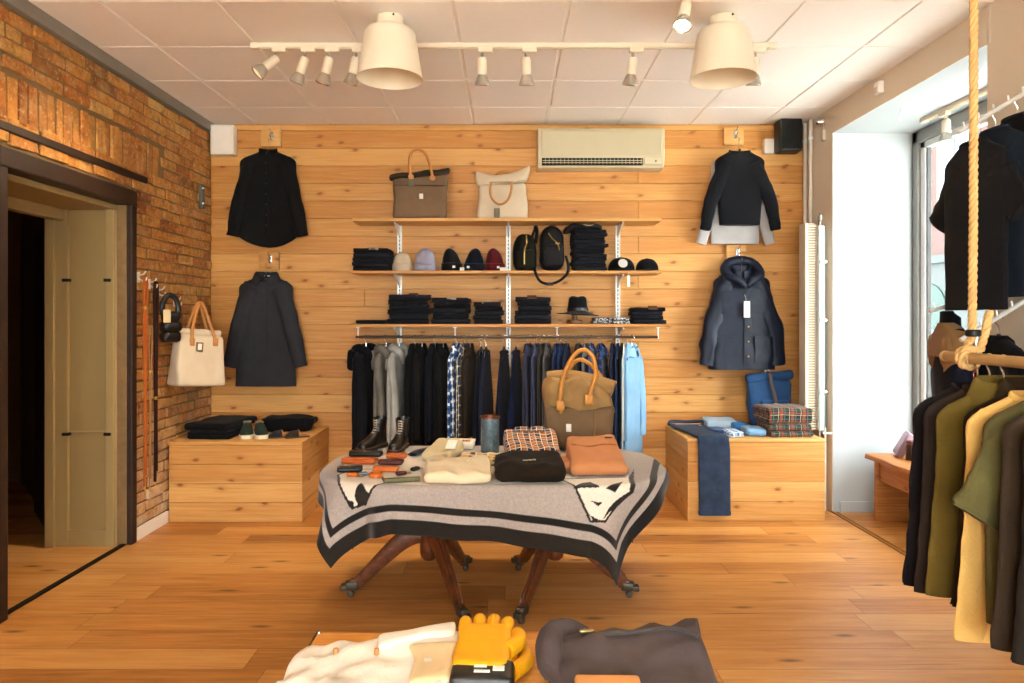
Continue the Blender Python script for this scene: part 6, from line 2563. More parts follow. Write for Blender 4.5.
# blue roll-top backpack
t = thing('rolltop_backpack', 'bright blue canvas roll-top backpack with leather strap leaning on the pine wall', 'backpack', (at(770, 437, 5.66).x, 5.68, ZRT), (R(-5), 0, R(-9)))
t.scale = (0.97, 0.97, 0.9)
bluec = fabric('#264670', 0.8, 0.2, 180, 0.35, 0.04)
bluel = fabric('#2a4c78', 0.8, 0.2, 180, 0.35, 0.04)
m = MB()
m.rbox((0, 0, 0.22), (0.33, 0.17, 0.44), 0.045, 12, 0.016, 7, 4.0, lambda q, u: Vector((q.x * (1 + 0.06 * u.z), q.y * (1 - 0.45 * max(0, u.z)), q.z)))
m.build('body', bluec, t, smooth=70)
m = MB()
m.rbox((0.005, -0.01, 0.455), (0.385, 0.10, 0.085), 0.038, 10, 0.016, 8, 9.0, lambda q, u: Vector((q.x, q.y, q.z + 0.022 * u.x)))
m.build('roll_top', bluec, t, smooth=70)
m = MB()
m.rbox((0.03, -0.085, 0.15), (0.22, 0.03, 0.2), 0.014, 8, 0.006, 9, 2.0)
m.build('front_pocket', bluel, t, smooth=70)
m = MB()
m.tube(smoothpath([(-0.005, -0.035, 0.50), (0.0, -0.075, 0.47), (0.012, -0.088, 0.38), (0.03, -0.112, 0.26), (0.04, -0.122, 0.14), (0.045, -0.12, 0.06)], 5), 0.014, 8, flat=0.3, up=(0, -1, 0))
st = m.build('leather_strap', plain('#4d3a33', 0.5, 0, 0.4), t, smooth=60)
m = MB()
m.rbox((0.035, -0.125, 0.2), (0.042, 0.012, 0.04), 0.004, 4)
m.build('buckle', plain('#b8b2a4', 0.3, 0.8), st)
m = MB()
m.rbox((0.095, -0.118, 0.175), (0.055, 0.004, 0.055), 0.001, 2)
m.build('white_label', plain('#b9bcc8', 0.7), t)
m = MB()
m.tube([(-0.02, 0.01, 0.48), (-0.02, 0.02, 0.56), (0.0, 0.02, 0.57), (0.01, 0.01, 0.48)], 0.009, 8, flat=0.5)
m.build('hang_loop', plain('#d8cfb8', 0.8), t, smooth=60)

# plaid flannel pile
flan = plaid('green_red_plaid', '#14211f', [(0, 0.088, 0.0, 0.024, '#8a4229', 0.75), (1, 0.066, 0.0, 0.012, '#8a4229', 0.55), (0, 0.088, 0.015, 0.004, '#d9cdb2', 0.45), (1, 0.066, 0.012, 0.004, '#d9cdb2', 0.4), (0, 0.088, 0.055, 0.008, '#4b5f58', 0.7), (1, 0.066, 0.042, 0.006, '#4b5f58', 0.7)])
p = bp(793, 438, ZRT)
zc = ZRT
for k, (hh, lab) in enumerate(((0.046, 'bottom folded red and green plaid shirt of the pile by the window'), (0.046, 'middle folded red and green plaid shirt of the pile by the window'), (0.12, 'thick topmost plaid shirt of the pile by the window'))):
    folded('plaid_flannel_shirt', lab, 'shirt', (p.x + (0.0, -0.005, -0.012)[k], p.y + 0.17, zc), ((0.335, 0.33, 0.35)[k], 0.31, hh), flan, R((2, -1, 3)[k]), 'plaid flannel pile', k * 7.0, 0.008)
    zc += hh + 0.003

# ================================================================== things hanging on the brick wall
def peg(label, y, z):
    t = thing('wall_hook', label, 'hook', (XL + 0.004, y, z), group='metal hooks on the brick wall')
    m = MB()
    m.rbox((0.006, 0, 0.02), (0.012, 0.026, 0.07), 0.003, 3)
    m.build('plate', plain('#d9d2c4', 0.4), t)
    m = MB()
    m.tube(smoothpath([(0.01, 0, 0.035), (0.04, 0, 0.04), (0.055, 0, 0.06)], 4), 0.005, 8)
    m.tube(smoothpath([(0.01, 0, 0.01), (0.035, 0, -0.005), (0.055, 0, 0.0), (0.06, 0, 0.02)], 4), 0.005, 8)
    m.build('prong', plain('#d9d2c4', 0.35, 0.3), t)
    return t


peg('white metal hook on the brick wall above the black quilted pouch', 4.955, 1.65)
peg('metal hook on the brick wall holding the cream tote', 5.20, 1.585)
peg('metal hook on the brick wall holding the dark strap', 4.84, 1.70)
peg('metal hook on the brick wall holding the orange strap, nearest the doorway', 4.695, 1.74)


def strap(name, label, y, ztop, zbot, mat, w, clip, group):
    t = thing(name, label, 'strap', (XL + 0.055, y, zbot), group=group)
    L = ztop - zbot
    m = MB()
    m.tube(smoothpath([(0, -0.014, 0.0), (0.004, -0.016, L * 0.3), (0, -0.016, L * 0.7), (0, -0.02, L - 0.05), (0, 0, L), (0, 0.02, L - 0.05), (0.002, 0.008, L * 0.8), (-0.002, 0.006, L * 0.4), (0, 0.004, L * 0.05)], 8), w, 8, flat=0.45)
    m.build('strap', mat, t, smooth=70)
    m = MB()
    m.lathe([(0, -0.012), (0.013, -0.01), (0.015, 0), (0.013, 0.01), (0, 0.012)], 12, (0.006, -0.014, L - clip))
    m.tube([(0, -0.012, 0.0), (0.004, -0.012, -0.03)], 0.005, 8)
    m.build('clip', plain('#b08a3c', 0.3, 0.8), t)
    return t


strap('leather_leash', 'orange leather strap with brass clip hanging nearest the doorway', 4.70, 1.755, 0.36, plain('#a8541c', 0.7, 0, 0.15), 0.009, 0.2, 'straps on the brick wall')
strap('leather_leash', 'dark brown leather strap looped over its hook beside the black pouch', 4.84, 1.735, 0.36, plain('#2a140c', 0.7, 0, 0.15), 0.011, 0.8, 'straps on the brick wall')
strap('leather_leash', 'thin tan cord hanging between the orange and the dark strap', 4.765, 1.42, 0.34, plain('#9a6a3a', 0.6), 0.005, 0.3, 'straps on the brick wall')
t = thing('quilted_pouch', 'small black quilted puffy pouch hanging on the brick wall', 'pouch', (XL + 0.10, 4.955, 1.31), (0, 0, R(48)))
puff = plain('#0d0d10', 0.3, 0, 0.5, 0.2)
for k in range(3):
    m = MB()
    m.rbox((0.0, 0, 0.045 + 0.07 * k), (0.145 - 0.018 * (k == 2), 0.10, 0.085), 0.04, 8, 0.008, 14, k)
    m.build('quilted_panel', puff, t, smooth=80)
m = MB()
m.tube(smoothpath([(-0.05, 0, 0.2), (-0.06, -0.01, 0.27), (-0.02, 0.0, 0.335), (0.03, 0.0, 0.32), (0.055, 0, 0.25), (0.05, 0, 0.19)], 5), 0.02, 10, flat=0.7)
m.build('collar_loop', puff, t, smooth=80)
m = MB()
m.rbox((-0.045, -0.05, 0.19), (0.05, 0.004, 0.09), 0.001, 2)
m.build('paper_tag', plain('#cbb48a', 0.8), t)

t = thing('cream_canvas_tote', 'cream canvas tote with tan leather handles hanging on the brick wall', 'bag', (XL + 0.175, 5.19, 0.985), (0, R(4), R(53)))
m = MB()
W = 0.365
m.rbox((0, 0, 0.19), (W, 0.15, 0.38), 0.03, 12, 0.014, 7, 14.0, lambda q, u: Vector((q.x * (1 - 0.05 * u.z), q.y * (1 - 0.35 * u.z), q.z)))
m.build('body', canvas_cream, t, smooth=70)
m = MB()
m.rbox((0, 0, 0.395), (W * 0.9, 0.07, 0.05), 0.02, 10, 0.014, 9, 2.0)
m.build('top_edge', canvas_cream, t, smooth=70)
handle('leather_handle', [(-0.085, -0.065, 0.31), (-0.085, -0.05, 0.40), (-0.05, -0.02, 0.52), (-0.01, 0.0, 0.615), (0.02, -0.01, 0.58), (0.07, -0.04, 0.43), (0.10, -0.06, 0.33)], tan_leather, t, 0.012)
handle('leather_handle', [(-0.08, 0.03, 0.40), (-0.06, 0.03, 0.48), (-0.02, 0.015, 0.612), (0.01, 0.02, 0.58), (0.06, 0.03, 0.46), (0.08, 0.03, 0.40)], tan_leather, t, 0.012)
for x, z in ((-0.085, 0.32), (0.098, 0.33)):
    m = MB()
    m.rbox((x, -0.06, z), (0.04, 0.014, 0.06), 0.006, 4)
    m.build('handle_anchor', tan_leather, t, smooth=60)
m = MB()
m.rbox((-0.03, -0.068, 0.285), (0.055, 0.006, 0.075), 0.003, 3)
lb = m.build('leather_tag', plain('#5b5136', 0.6), t)
m = MB()
m.rbox((-0.03, -0.072, 0.29), (0.03, 0.003, 0.045), 0.001, 2)
m.build('tag_window', paper, lb)
m = MB()
m.tube([(-0.06, -0.078, 0.01), (-0.06, -0.07, 0.3)], 0.002, 5)
m.build('seam', plain('#a99a82', 0.8), t)

# ================================================================== bench in the niche
liveedge = pine_mat('live_edge_wood', 0.9, 0.0, base='#c08040', dark='#8a5222', knots=True)
t = thing('live_edge_bench', 'low wooden bench with a rough live-edge top inside the window niche', 'bench', (2.83, 4.55, 0))
m = MB()
rings = []
nn = 26
for z, ins in ((0.435, 0.012), (0.44, 0.0), (0.468, 0.004), (0.475, 0.012)):
    ring = []
    for k in range(nn + 1):
        y = -0.8 + 1.5 * k / nn
        ring.append(Vector((-0.165 - 0.02 * noise.noise(Vector((y * 5, 0, z * 8))) + ins, y, z)))
    for k in range(nn + 1):
        y = 0.7 - 1.5 * k / nn
        ring.append(Vector((0.165 + 0.015 * noise.noise(Vector((y * 5, 9, z * 8))) - ins, y, z)))
    rings.append(ring)
m.loft(rings)
m.build('seat_plank', liveedge, t, smooth=50)
for y in (0.6, -0.7):
    m = MB()
    m.rbox((0.0, y, 0.218), (0.26, 0.045, 0.434), 0.006, 5, 0.004, 6, y)
    m.build('leg', liveedge, t, smooth=50)
m = MB()
m.box((-0.10, -0.05, 0.36), (0.028, 1.25, 0.13))
m.build('apron', liveedge, t, smooth=0, bevel=0.004)
t = thing('mauve_box', 'mauve square box leaning tilted on the live-edge bench', 'box', (2.845, 5.13, 0.478), (0, R(28), R(-20)))
m = MB()
m.rbox((0, 0, 0.10), (0.045, 0.16, 0.18), 0.004, 4)
m.build('body', plain('#8a6f7c', 0.6), t)
m = MB()
m.rbox((-0.025, 0, 0.10), (0.006, 0.14, 0.16), 0.002, 3)
m.build('face_panel', plain('#9c8390', 0.6), t)
for k, (dy, lab) in enumerate(((0.0, 'dark brown small jar on the bench beside the mauve box'), (-0.10, 'second dark brown small jar on the bench, further from the mauve box'))):
    t = thing('brown_jar', lab, 'jar', (2.87, 4.99 + dy, 0.477), group='brown jars on the bench')
    m = MB()
    m.lathe([(0, 0), (0.035, 0), (0.037, 0.005), (0.037, 0.1), (0.03, 0.11), (0, 0.11)], 20)
    m.build('body', plain('#3a1c12', 0.3), t)
    m = MB()
    m.lathe([(0.0, 0.11), (0.031, 0.11), (0.031, 0.135), (0, 0.137)], 20)
    m.build('lid', plain('#5a3020', 0.4), t)

# ================================================================== rope-hung rack by the window
RX, RKZ = 1.57, 1.347
wood_rod = plain('#b08a58', 0.6, 0, 0.3, 0.2, 25, 0.2)
t = thing('wooden_rail', 'round wooden rail hung from a thick rope, full of shirts and sweaters', 'rail', (RX, 1.6, RKZ))
m = MB()
m.tube([(0, -1.1, 0), (0, 0.905, 0)], 0.0185, 18)
m.build('rod', wood_rod, t)
m = MB()
m.lathe([(0, 0.905), (0.0195, 0.905), (0.0195, 0.92), (0.017, 0.925), (0, 0.925)], 18, (0, 0, 0), 'y')
m.build('end_cap', plain('#c9a876', 0.6), t)
ropem = fabric('#cfa66c', 0.95, 0.15, 300, 0.5, 0.05)


def rope(name, label, path, parent=None, r=0.0125):
    sp = smoothpath(path, 1) if len(path) > 12 else path
    m = MB()
    total = 0.0
    # three strands wound about the path
    pts = [Vector(p) for p in path]
    fine = []
    for a, b in zip(pts, pts[1:]):
        k = max(1, int((b - a).length / 0.008))
        for q in range(k):
            fine.append(a.lerp(b, q / k))
    fine.append(pts[-1])
    for s in range(3):
        strand = []
        dist = 0.0
        u = None
        for i, q in enumerate(fine):
            tv = (fine[min(i + 1, len(fine) - 1)] - fine[max(0, i - 1)]).normalized()
            if u is None:
                u = Vector((1, 0, 0)) if abs(tv.x) < 0.9 else Vector((0, 1, 0))
            u = (u - tv * u.dot(tv)).normalized()
            w = tv.cross(u)
            if i:
                dist += (fine[i] - fine[i - 1]).length
            a = dist / 0.075 * 2 * PI + s * 2 * PI / 3
            strand.append(q + (u * math.cos(a) + w * math.sin(a)) * r * 0.55)
        m.tube(strand, r * 0.62, 7)
    return m


t = thing('thick_rope', 'thick twisted tan rope hanging from the ceiling and looped around the wooden rail', 'rope', (RX + 0.012, 2.39, RKZ))
m = rope('rope', '', [(0.0, 0.0, 0.06), (0.005, 0.0, 0.5), (0.006, 0, 1.2), (0.0, 0, ZC - RKZ)])
m.build('rope', ropem, t, smooth=80)
loop = []
for k in range(30):
    a = PI / 2 + 2 * PI * 1.25 * k / 29
    loop.append((-0.012 + 0.030 * math.cos(a), 0.012 - 0.03 * k / 29, 0.030 * math.sin(a)))
m = rope('rope', '', [(0.0, 0.0, 0.07), (-0.006, 0.01, 0.05)] + loop)
m.build('loop', ropem, t, smooth=80)
m = rope('rope', '', [(-0.03, -0.01, -0.01), (0.02, -0.012, 0.03), (0.045, -0.005, 0.10), (0.06, 0.0, 0.16)])
m.build('tail', ropem, t, smooth=80)
m = MB()
m.lathe([(0.02, -0.012), (0.024, -0.008), (0.024, 0.008), (0.02, 0.012)], 16, (0.004, 0, 0.085))
m.build('binding', M['black'], t)

RACK = [  # y, half turn, material, length, sleeve, kind, label
    (2.345, 3, C('#141013'), 0.645, 0.56, 'long', 'black sweatshirt at the far end of the wooden rail'),
    (2.285, -2, C('#2a201a'), 0.65, 0.56, 'long', 'dark brown-black sweatshirt second from the far end of the wooden rail'),
    (2.22, 4, C('#5a4a1c'), 0.645, 0.545, 'long', 'olive brown long shirt on the wooden rail'),
    (2.165, 2, C('#2c2012'), 0.67, 0.56, 'long', 'dark brown shirt tucked behind the cream sweater on the wooden rail'),
    (2.125, -3, C('#161110'), 0.69, 0.57, 'long', 'black long garment just behind the cream sweater'),
    (2.075, 3, fabric('#d0a860', 0.95, 0.12, 130, 0.5, 0.05), 0.725, 0.62, 'long', 'cream yellow knit sweater on the wooden rail'),
    (2.0, 2, C('#504a2a'), 0.64, 0.235, 'tee', 'olive green short-sleeved T-shirt in front of the cream sweater'),
    (1.92, 4, C('#33281e'), 0.655, 0.57, 'jacket', 'dark brown-grey zipped jacket in front of the olive T-shirt'),
    (1.84, -2, C('#1c1713'), 0.67, 0.57, 'jacket', 'nearly black jacket closest to the viewer on the wooden rail'),
]
random.seed(9)
for i, (y, rz, mt, L, sl, kind, lab) in enumerate(RACK):
    zz = RKZ + 0.0185 - HOOKLEN + 0.0035
    x = RX + (0, 0, 0, 0.05, 0.05, 0.0, 0.0, 0.0, 0.0)[i]
    kw = dict(L=L, sw=0.22, hw=0.205, t=0.03, sleeve=sl, out=0.04, r0=0.068, r1=0.045, amp=0.009, fwd=-0.02, flat=0.42, seed=i * 4.4, group='garments on the wooden rail', drop=0.02)
    if kind == 'tee':
        kw.update(r0=0.09, r1=0.078, out=0.105, collar='crew', flat=0.5)
        g, tor = garment('olive_tshirt', lab, 'T-shirt', (x, y, zz), R(1), mt, cuff=(mt, 0.022), **kw)
    elif kind == 'jacket':
        kw.update(out=0.045, t=0.042, r0=0.075, r1=0.05)
        g, tor = garment('rack_jacket', lab, 'jacket', (x, y, zz), R(1), mt, collar='stand', cuff=(mt, 0.05), hem=(mt, 0.05), **kw)
        m = tor.patch(-0.008, 0.008, -0.05, -L + 0.01, 0.005, 2, 24)
        m.build('zip', M['chrome'] if i == 7 else M['black'], g)
    else:
        g, tor = garment('rack_sweater', lab, 'sweater', (x, y, zz), R(1), mt, collar='fold' if i in (2, 3) else 'crew', cuff=(mt, 0.05), hem=(mt, 0.045), **kw)
    near = min(abs(q[0] - y) for k_, q in enumerate(RACK) if k_ != i)
    g.scale = (1, min(1.0, 0.49 * near / 0.05), 1)
    hanger('dark hanger on the wooden rail holding the ' + lab.split(' on the')[0].split(' second')[0].split(' at the')[0].split(' just')[0].split(' in front')[0].split(' closest')[0].split(' tucked')[0], (x, y, zz), R(1), 0.16, 'hangers on the wooden rail')


# ================================================================== stepped display arms on the near wall
def arm(label, y, z, L, drop):
    t = thing('display_bracket', label, 'arm', (XR, y, z), group='sloping display arms')
    m = MB()
    m.rbox((-0.006, 0, 0), (0.012, 0.06, 0.09), 0.003, 3)
    m.build('wall_plate', M['steelwhite'], t)
    m = MB()
    m.tube([(0, 0, 0), (-L, 0, -drop)], 0.011, 10)
    for k in range(5):
        f = (k + 0.6) / 5
        m.tube([(-L * f, 0, -drop * f), (-L * f - 0.004, 0, -drop * f + 0.035)], 0.0045, 8)
    m.build('stepped_bar', M['steelwhite'], t)
    return t, lambda f: Vector((XR - L * f, y, z - drop * f + 0.0125))


_, P = arm('sloping metal display arm holding black T-shirts by the window', 3.33, 2.575, 0.35, 0.21)
tee = C('#0f0e11')
for i, (f, ang, mt, lab) in enumerate(((0.78, 93, tee, 'black T-shirt hanging foremost on the upper display arm beside the rope'),
                                       (0.5, 93, C('#121a24'), 'blue-black T-shirt second on the upper display arm'),
                                       (0.2, 93, C('#0e0d10'), 'black T-shirt closest to the wall on the upper display arm'))):
    q = P(f)
    z = q.z - HOOKLEN + 0.004
    g, tor = garment('hanging_tshirt', lab, 'T-shirt', (q.x, q.y, z), R(ang), mt, L=0.79, sw=0.205, hw=0.195, t=0.045, sleeve=0.255, out=0.15, collar='crew', r0=0.095, r1=0.08, amp=0.01, flat=0.5,
            cuff=(mt, 0.022), seed=i * 5.0 + 1, group='T-shirts on the upper display arm')
    g.scale = (1, 0.78, 1)
    hanger('black hanger holding the ' + ('foremost black T-shirt', 'blue-black T-shirt', 'black T-shirt closest to the wall')[i] + ' on the upper display arm', (q.x, q.y, z), R(ang), 0.155, 'hangers on the display arms')
_, P = arm('sloping metal display arm low by the window, behind the wooden rail', 3.30, 1.60, 0.36, 0.22)
P_low = P
_, P = arm('short metal display arm at the niche edge, carrying the navy jacket with tan shoulders', 3.575, 1.62, 0.34, 0.10)
q = P(0.6)
z = q.z - HOOKLEN + 0.004
tanw = fabric('#8a6a44', 0.9, 0.15, 150, 0.4, 0.05)
g, tor = garment('two_tone_jacket', 'navy jacket with tan shoulders hanging behind the wooden rail', 'jacket', (q.x - 0.03, q.y, z), R(70), C('#0e1120'), L=0.68, sw=0.23, hw=0.24, t=0.06, sleeve=0.60, out=0.08,
                 collar='stand', collar_mat=C('#0d0d12'), r0=0.10, r1=0.06, amp=0.012, flat=0.65, cuff=(C('#0d0d12'), 0.05), seed=3.3)
m = MB()
tor2 = Torso(0.17, 0.243, 0.25, 0.095, 0.246, 0.03, 0, 3.3, 0.006, 2.6)
tor2.tt = [(0.0, 0.052), (-0.03, 0.056), (-0.07, 0.062), (-0.14, 0.078), (-0.17, 0.08)]
tor2.mesh(6, 36).build('tan_yoke', tanw, g, smooth=70)
for s in (-1, 1):
    m, _p, _r = sleeve_mesh(s, 0.243, 0.13, 0.03, 0.112, 0.105, -0.01, 3.3, 0.004, 20, 27, 0.7)
    m.build('tan_shoulder', tanw, g, smooth=70)
hanger('black hanger holding the navy jacket with tan shoulders', (q.x - 0.03, q.y, z), R(70), 0.19, 'hangers on the display arms')
q = P_low(0.5)
z = q.z - HOOKLEN + 0.004
garment('black_sweatshirt', 'black top on the low display arm against the beige wall', 'sweatshirt', (q.x, q.y, z), R(80), C('#0b0b0e'), L=0.70, sw=0.215, hw=0.22, t=0.04, sleeve=0.58, out=0.05, collar='crew', r0=0.08, r1=0.045,
        amp=0.008, flat=0.55, cuff=(C('#0b0b0e'), 0.05), seed=8.1)
hanger('black hanger holding the black top on the low display arm', (q.x, q.y, z), R(80), 0.19, 'hangers on the display arms')

# ================================================================== low table close to the viewer
FT = 0.75
g = N('orange_wood_top')
vv = g.coord()
gr = g.noise(g.mapping(vv, (2.0, 24, 2)), 3, 5, 0.6, 0.5)
g.set(g.ramp(gr, [(0.3, '#dd9f4c'), (0.7, '#c07a30')]), 0.35, 0, 0.45)
X0, X1, Y0, Y1 = -0.442, 0.40, 0.86, 1.634
t = thing('front_table', 'orange-toned wooden table carrying the white shirt, yellow gloves and grey jacket', 'table', ((X0 + X1) / 2, (Y0 + Y1) / 2, 0))
hx, hy = (X1 - X0) / 2, (Y1 - Y0) / 2
m = MB()
m.span((-hx, -hy, FT - 0.028), (hx, hy, FT))
m.build('table_top', g.m, t, smooth=0, bevel=0.002)
m = MB()
m.span((-hx - 0.004, -hy, FT - 0.03), (-hx - 0.0005, hy + 0.002, FT + 0.001))
m.build('edge_strip', plain('#3a2a1e', 0.5), t, smooth=0)
m = MB()
m.lathe([(0, 0.004), (0.004, 0.003), (0.005, 0.0), (0, -0.001)], 12, (-hx + 0.003, hy - 0.004, FT))
m.build('corner_pin', M['chrome'], t)
for sx_ in (-1, 1):
    for sy_ in (-1, 1):
        m = MB()
        m.box((sx_ * (hx - 0.05), sy_ * (hy - 0.05), (FT - 0.03) / 2), (0.05, 0.05, FT - 0.03))
        m.build('leg', g.m, t, smooth=0, bevel=0.003)
for sy_ in (-1, 1):
    m = MB()
    m.box((0, sy_ * (hy - 0.05), FT - 0.07), (2 * hx - 0.15, 0.022, 0.08))
    m.build('apron', g.m, t, smooth=0, bevel=0.003)


def fp(px, py, z=FT):
    Y = F * (CAMZ - z) / (py - 319)
    return Vector(((px - 508) * Y / F, Y, z))


ivory = fabric('#e2dccf', 0.9, 0.06, 160, 0.35, 0.03)
t = thing('white_shirt', 'off-white button shirt loosely folded on the front table', 'shirt', (-0.27, 1.325, FT + 0.001), (0, 0, R(3)))
m = MB()
m.rbox((0, 0, 0.021), (0.335, 0.40, 0.042), 0.02, 14, 0.014, 11, 3.0, lambda q, u: Vector((q.x + 0.02 * u.y, q.y + (0.03 * u.x if u.y > 0 else 0), q.z + (0.012 * noise.noise(q * 22) + 0.012 * abs(noise.noise(q * 9))) * (u.z + 1) / 2)), nx=26, ny=28, nz=5)
m.build('cloth', ivory, t, smooth=80)
m = MB()
m.rbox((0.085, 0.175, 0.045), (0.17, 0.06, 0.03), 0.014, 9, 0.012, 12, 7.0, lambda q, u: Vector((q.x, q.y + 0.03 * u.x, q.z)))
m.build('collar', ivory, t, smooth=80)
m = MB()
m.rbox((0.125, 0.06, 0.042), (0.10, 0.16, 0.028), 0.013, 9, 0.018, 12, 9.0)
m.build('cuff', fabric('#d2b98c', 0.9, 0.08), t, smooth=80)
for x, y in ((-0.075, 0.105), (0.008, 0.10)):
    m = MB()
    m.lathe([(0, 0.005), (0.0045, 0.005), (0.0055, 0.003), (0.0055, -0.006), (0, -0.006)], 12, (x, y, 0.054))
    m.build('button', plain('#a9743a', 0.4), t)

yel = plain('#e0a00c', 0.6, 0, 0.3, 0.12, 40, 0.15)
def glove(label, loc, rz, lift):
    t = thing('work_glove', label, 'glove', loc, (0, 0, rz), None)
    m = MB()
    m.rbox((0, -0.02, 0.018), (0.115, 0.19, 0.034), 0.016, 9, 0.005, 14, lift * 40, nx=12, ny=12)
    m.build('palm', yel, t, smooth=80)
    for k, (x, ln, a) in enumerate(((-0.043, 0.052, -5), (-0.0145, 0.068, -1.5), (0.0145, 0.068, 1.5), (0.043, 0.054, 6))):
        m = MB()
        d = Vector((math.sin(R(a)), math.cos(R(a)), 0))
        b = Vector((x, 0.055, 0.018))
        m.tube([b, b + d * ln * 0.5 + Vector((0, 0, 0.006)), b + d * ln * 0.85 + Vector((0, 0, 0.003)), b + d * ln * 0.97, b + d * ln], [0.0145, 0.0152, 0.0145, 0.011, 0.004], 12, flat=1.0)
        m.build('finger', yel, t, smooth=80)
    m = MB()
    m.tube(smoothpath([(0.05, -0.03, 0.02), (0.072, 0.01, 0.02), (0.07, 0.045, 0.02), (0.066, 0.06, 0.02)], 4), [0.017] * 8 + [0.016, 0.014, 0.011, 0.008, 0.004][:5], 12)
    m.build('thumb', yel, t, smooth=80)
    return t


p = fp(487, 634)
glove('yellow leather work glove, upper of the pair, fingers pointing to the display table', (p.x - 0.002, p.y - 0.165, FT + 0.034), R(-2), 1)
glove('yellow leather work glove lying under its twin on the front table', (p.x + 0.012, p.y - 0.18, FT + 0.001), R(-5), 2)
t = thing('glove_card', 'black card sleeve with white printed patches wrapped around the yellow gloves', 'card', (p.x - 0.004, p.y - 0.285, FT + 0.001), (0, 0, R(-2)))
m = MB()
m.rbox((0.004, 0, 0.032), (0.122, 0.08, 0.064), 0.012, 7)
m.build('sleeve', plain('#0f0e0e', 0.4), t, smooth=60)
m = MB()
m.rbox((0.0, 0.004, 0.0645), (0.024, 0.010, 0.002), 0.0005, 2)
m.rbox((0.035, -0.004, 0.0645), (0.022, 0.018, 0.002), 0.0005, 2)
m.rbox((0.004, -0.016, 0.0645), (0.03, 0.008, 0.002), 0.0005, 2)
m.build('printed_patch_pattern', paper, t, smooth=0)

slate = fabric('#4a3f3e', 0.9, 0.2, 150, 0.35, 0.03)
t = thing('grey_jacket', 'dark grey-brown zip jacket folded on the front table beside the gloves', 'jacket', (0.236, 1.285, FT + 0.001), (0, 0, R(2)))
m = MB()
m.rbox((0.0, -0.015, 0.036), (0.30, 0.37, 0.07), 0.034, 14, 0.016, 8, 5.0, lambda q, u: Vector((q.x + 0.02 * u.y * u.x, q.y, q.z + (0.055 * (0.4 + 0.6 * max(0, u.x)) * (u.y + 1) / 2 + 0.022 * noise.noise(q * 11) + 0.012 * noise.noise(q * 26)) * (u.z + 1) / 2)), nx=24, ny=26, nz=6)
m.build('cloth', slate, t, smooth=80)
m = MB()
m.tube(smoothpath([(-0.12, -0.03, 0.05), (-0.15, 0.05, 0.07), (-0.145, 0.13, 0.085), (-0.105, 0.165, 0.085), (-0.07, 0.15, 0.075), (-0.06, 0.08, 0.07)], 5), [0.014] * 5 + [0.024, 0.027, 0.028, 0.028, 0.028, 0.026, 0.025, 0.023, 0.022, 0.021, 0.02, 0.018, 0.017, 0.016, 0.016, 0.015] + [0.014] * 5, 12, flat=1.35, up=(0, 0, 1))
m.build('collar', slate, t, smooth=80)
m = MB()
m.rbox((-0.105, 0.09, 0.066), (0.06, 0.09, 0.02), 0.009, 6, 0.004, 12, 1.0)
m.build('inner_lining', fabric('#141011', 0.9), t, smooth=80)
m = MB()
m.tube(smoothpath([(-0.085, 0.115, 0.098), (-0.03, 0.105, 0.106), (0.03, 0.10, 0.112), (0.09, 0.09, 0.122), (0.13, 0.06, 0.118)], 5), 0.006, 8, flat=0.5)
m.build('zip_seam', fabric('#3a3434', 0.8), t, smooth=80)
m = MB()
m.rbox((-0.075, 0.112, 0.108), (0.03, 0.01, 0.008), 0.003, 4)
m.build('zip_pull', plain('#8a7a50', 0.35, 0.8), t)
p = fp(595, 683)
t = thing('tan_wallet', 'tan leather wallet at the table edge in front of the grey jacket', 'wallet', (p.x, 1.215, FT + 0.082), (0, 0, R(-2)))
m = MB()
m.rbox((0, -0.02, 0.008), (0.115, 0.11, 0.016), 0.007, 8, 0.002, 12, 2)
m.build('body', plain('#c88a4c', 0.5, 0, 0.4, 0.12, 30), t, smooth=60)
SKY = 12.0
EXPOSURE = 0.68
SPOTW = 32
SUNW = 130

# ================================================================== light and camera
wd = bpy.data.worlds.new('sky')
SC.world = wd
wd.use_nodes = True
bg = wd.node_tree.nodes['Background']
bg.inputs[0].default_value = (0.97, 0.98, 1.0, 1)
bg.inputs[1].default_value = SKY


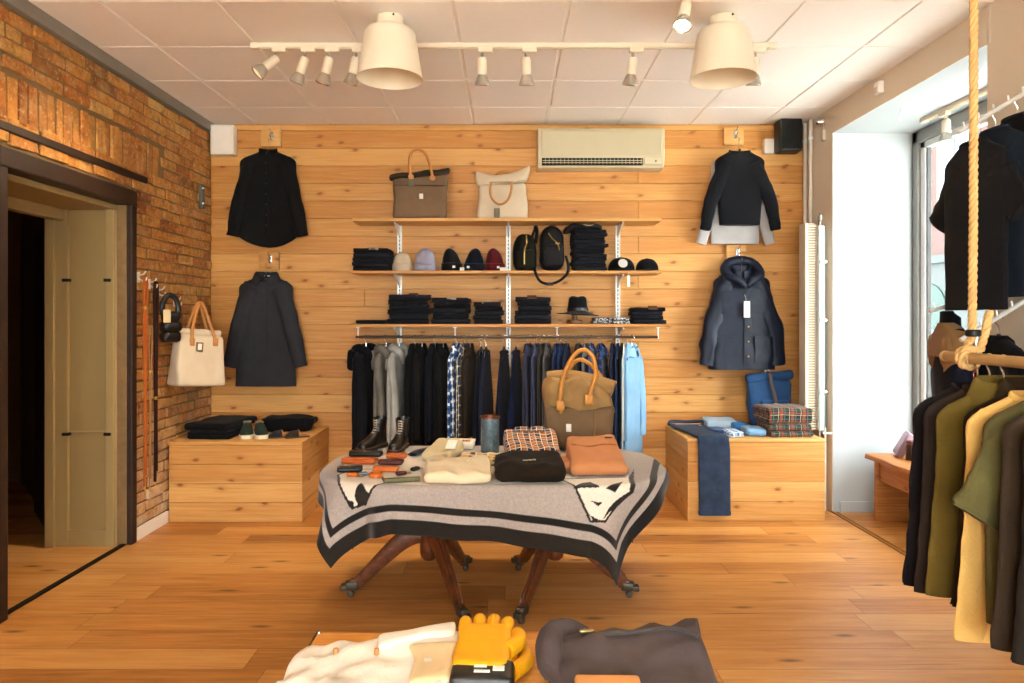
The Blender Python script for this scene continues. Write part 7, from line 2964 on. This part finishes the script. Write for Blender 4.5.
def portal(loc, rot, sx, sy):
    l = bpy.data.lights.new('daylight', 'AREA')
    l.shape = 'RECTANGLE'
    l.size, l.size_y = sx, sy
    l.cycles.is_portal = True
    o = bpy.data.objects.new('daylight', l)
    COL.objects.link(o)
    o.location = loc
    o.rotation_euler = rot


portal((NX + 0.2, (NY0 + NY1) / 2, 1.66), (0, R(90), 0), 2.4, 1.7)
portal((-1.17, FY - 0.35, 1.6), (R(90), 0, 0), 2.0, 2.4)
portal((1.17, FY - 0.35, 1.6), (R(90), 0, 0), 2.0, 2.4)

# the shop's own lamps: a beam from each track spot
for k, (t_, p_, d_) in enumerate(SPOTS):
    l = bpy.data.lights.new('spot_beam', 'SPOT')
    l.energy = SPOTW * (1.6 if k == 0 else 1)
    l.color = (1.0, 0.78, 0.52)
    l.spot_size = R(75)
    l.spot_blend = 0.8
    l.shadow_soft_size = 0.03
    o = bpy.data.objects.new('spot_beam', l)
    COL.objects.link(o)
    o.location = p_
    o.rotation_euler = d_.to_track_quat('-Z', 'Y').to_euler()

# sun added along the street: it lights the paving before the shop front, which throws light up to the ceiling
l = bpy.data.lights.new('sun', 'SUN')
l.energy = SUNW
l.color = (1.0, 0.9, 0.76)
l.angle = R(1)
o = bpy.data.objects.new('sun', l)
COL.objects.link(o)
o.rotation_euler = Vector((-1, 0, -1)).to_track_quat('-Z', 'Y').to_euler()

cam = bpy.data.cameras.new('camera')
co = bpy.data.objects.new('camera', cam)
COL.objects.link(co)
co.location = (0, 0, CAMZ)
co.rotation_euler = (R(90), 0, 0)
cam.sensor_width = 36
cam.lens = 36 * F / 1024
cam.shift_x = 4 / 1024
cam.shift_y = -22.5 / 1024
cam.clip_start = 0.02
SC.camera = co
vs = SC.view_settings
vs.view_transform = 'Standard'
vs.look = 'None'
vs.gamma = 1
vs.use_curve_mapping = False
vs.exposure = EXPOSURE
SC.cycles.use_denoising = True
SC.cycles.max_bounces = 8
SC.cycles.diffuse_bounces = 5
SC.cycles.transparent_max_bounces = 12
SC.cycles.sample_clamp_indirect = 8
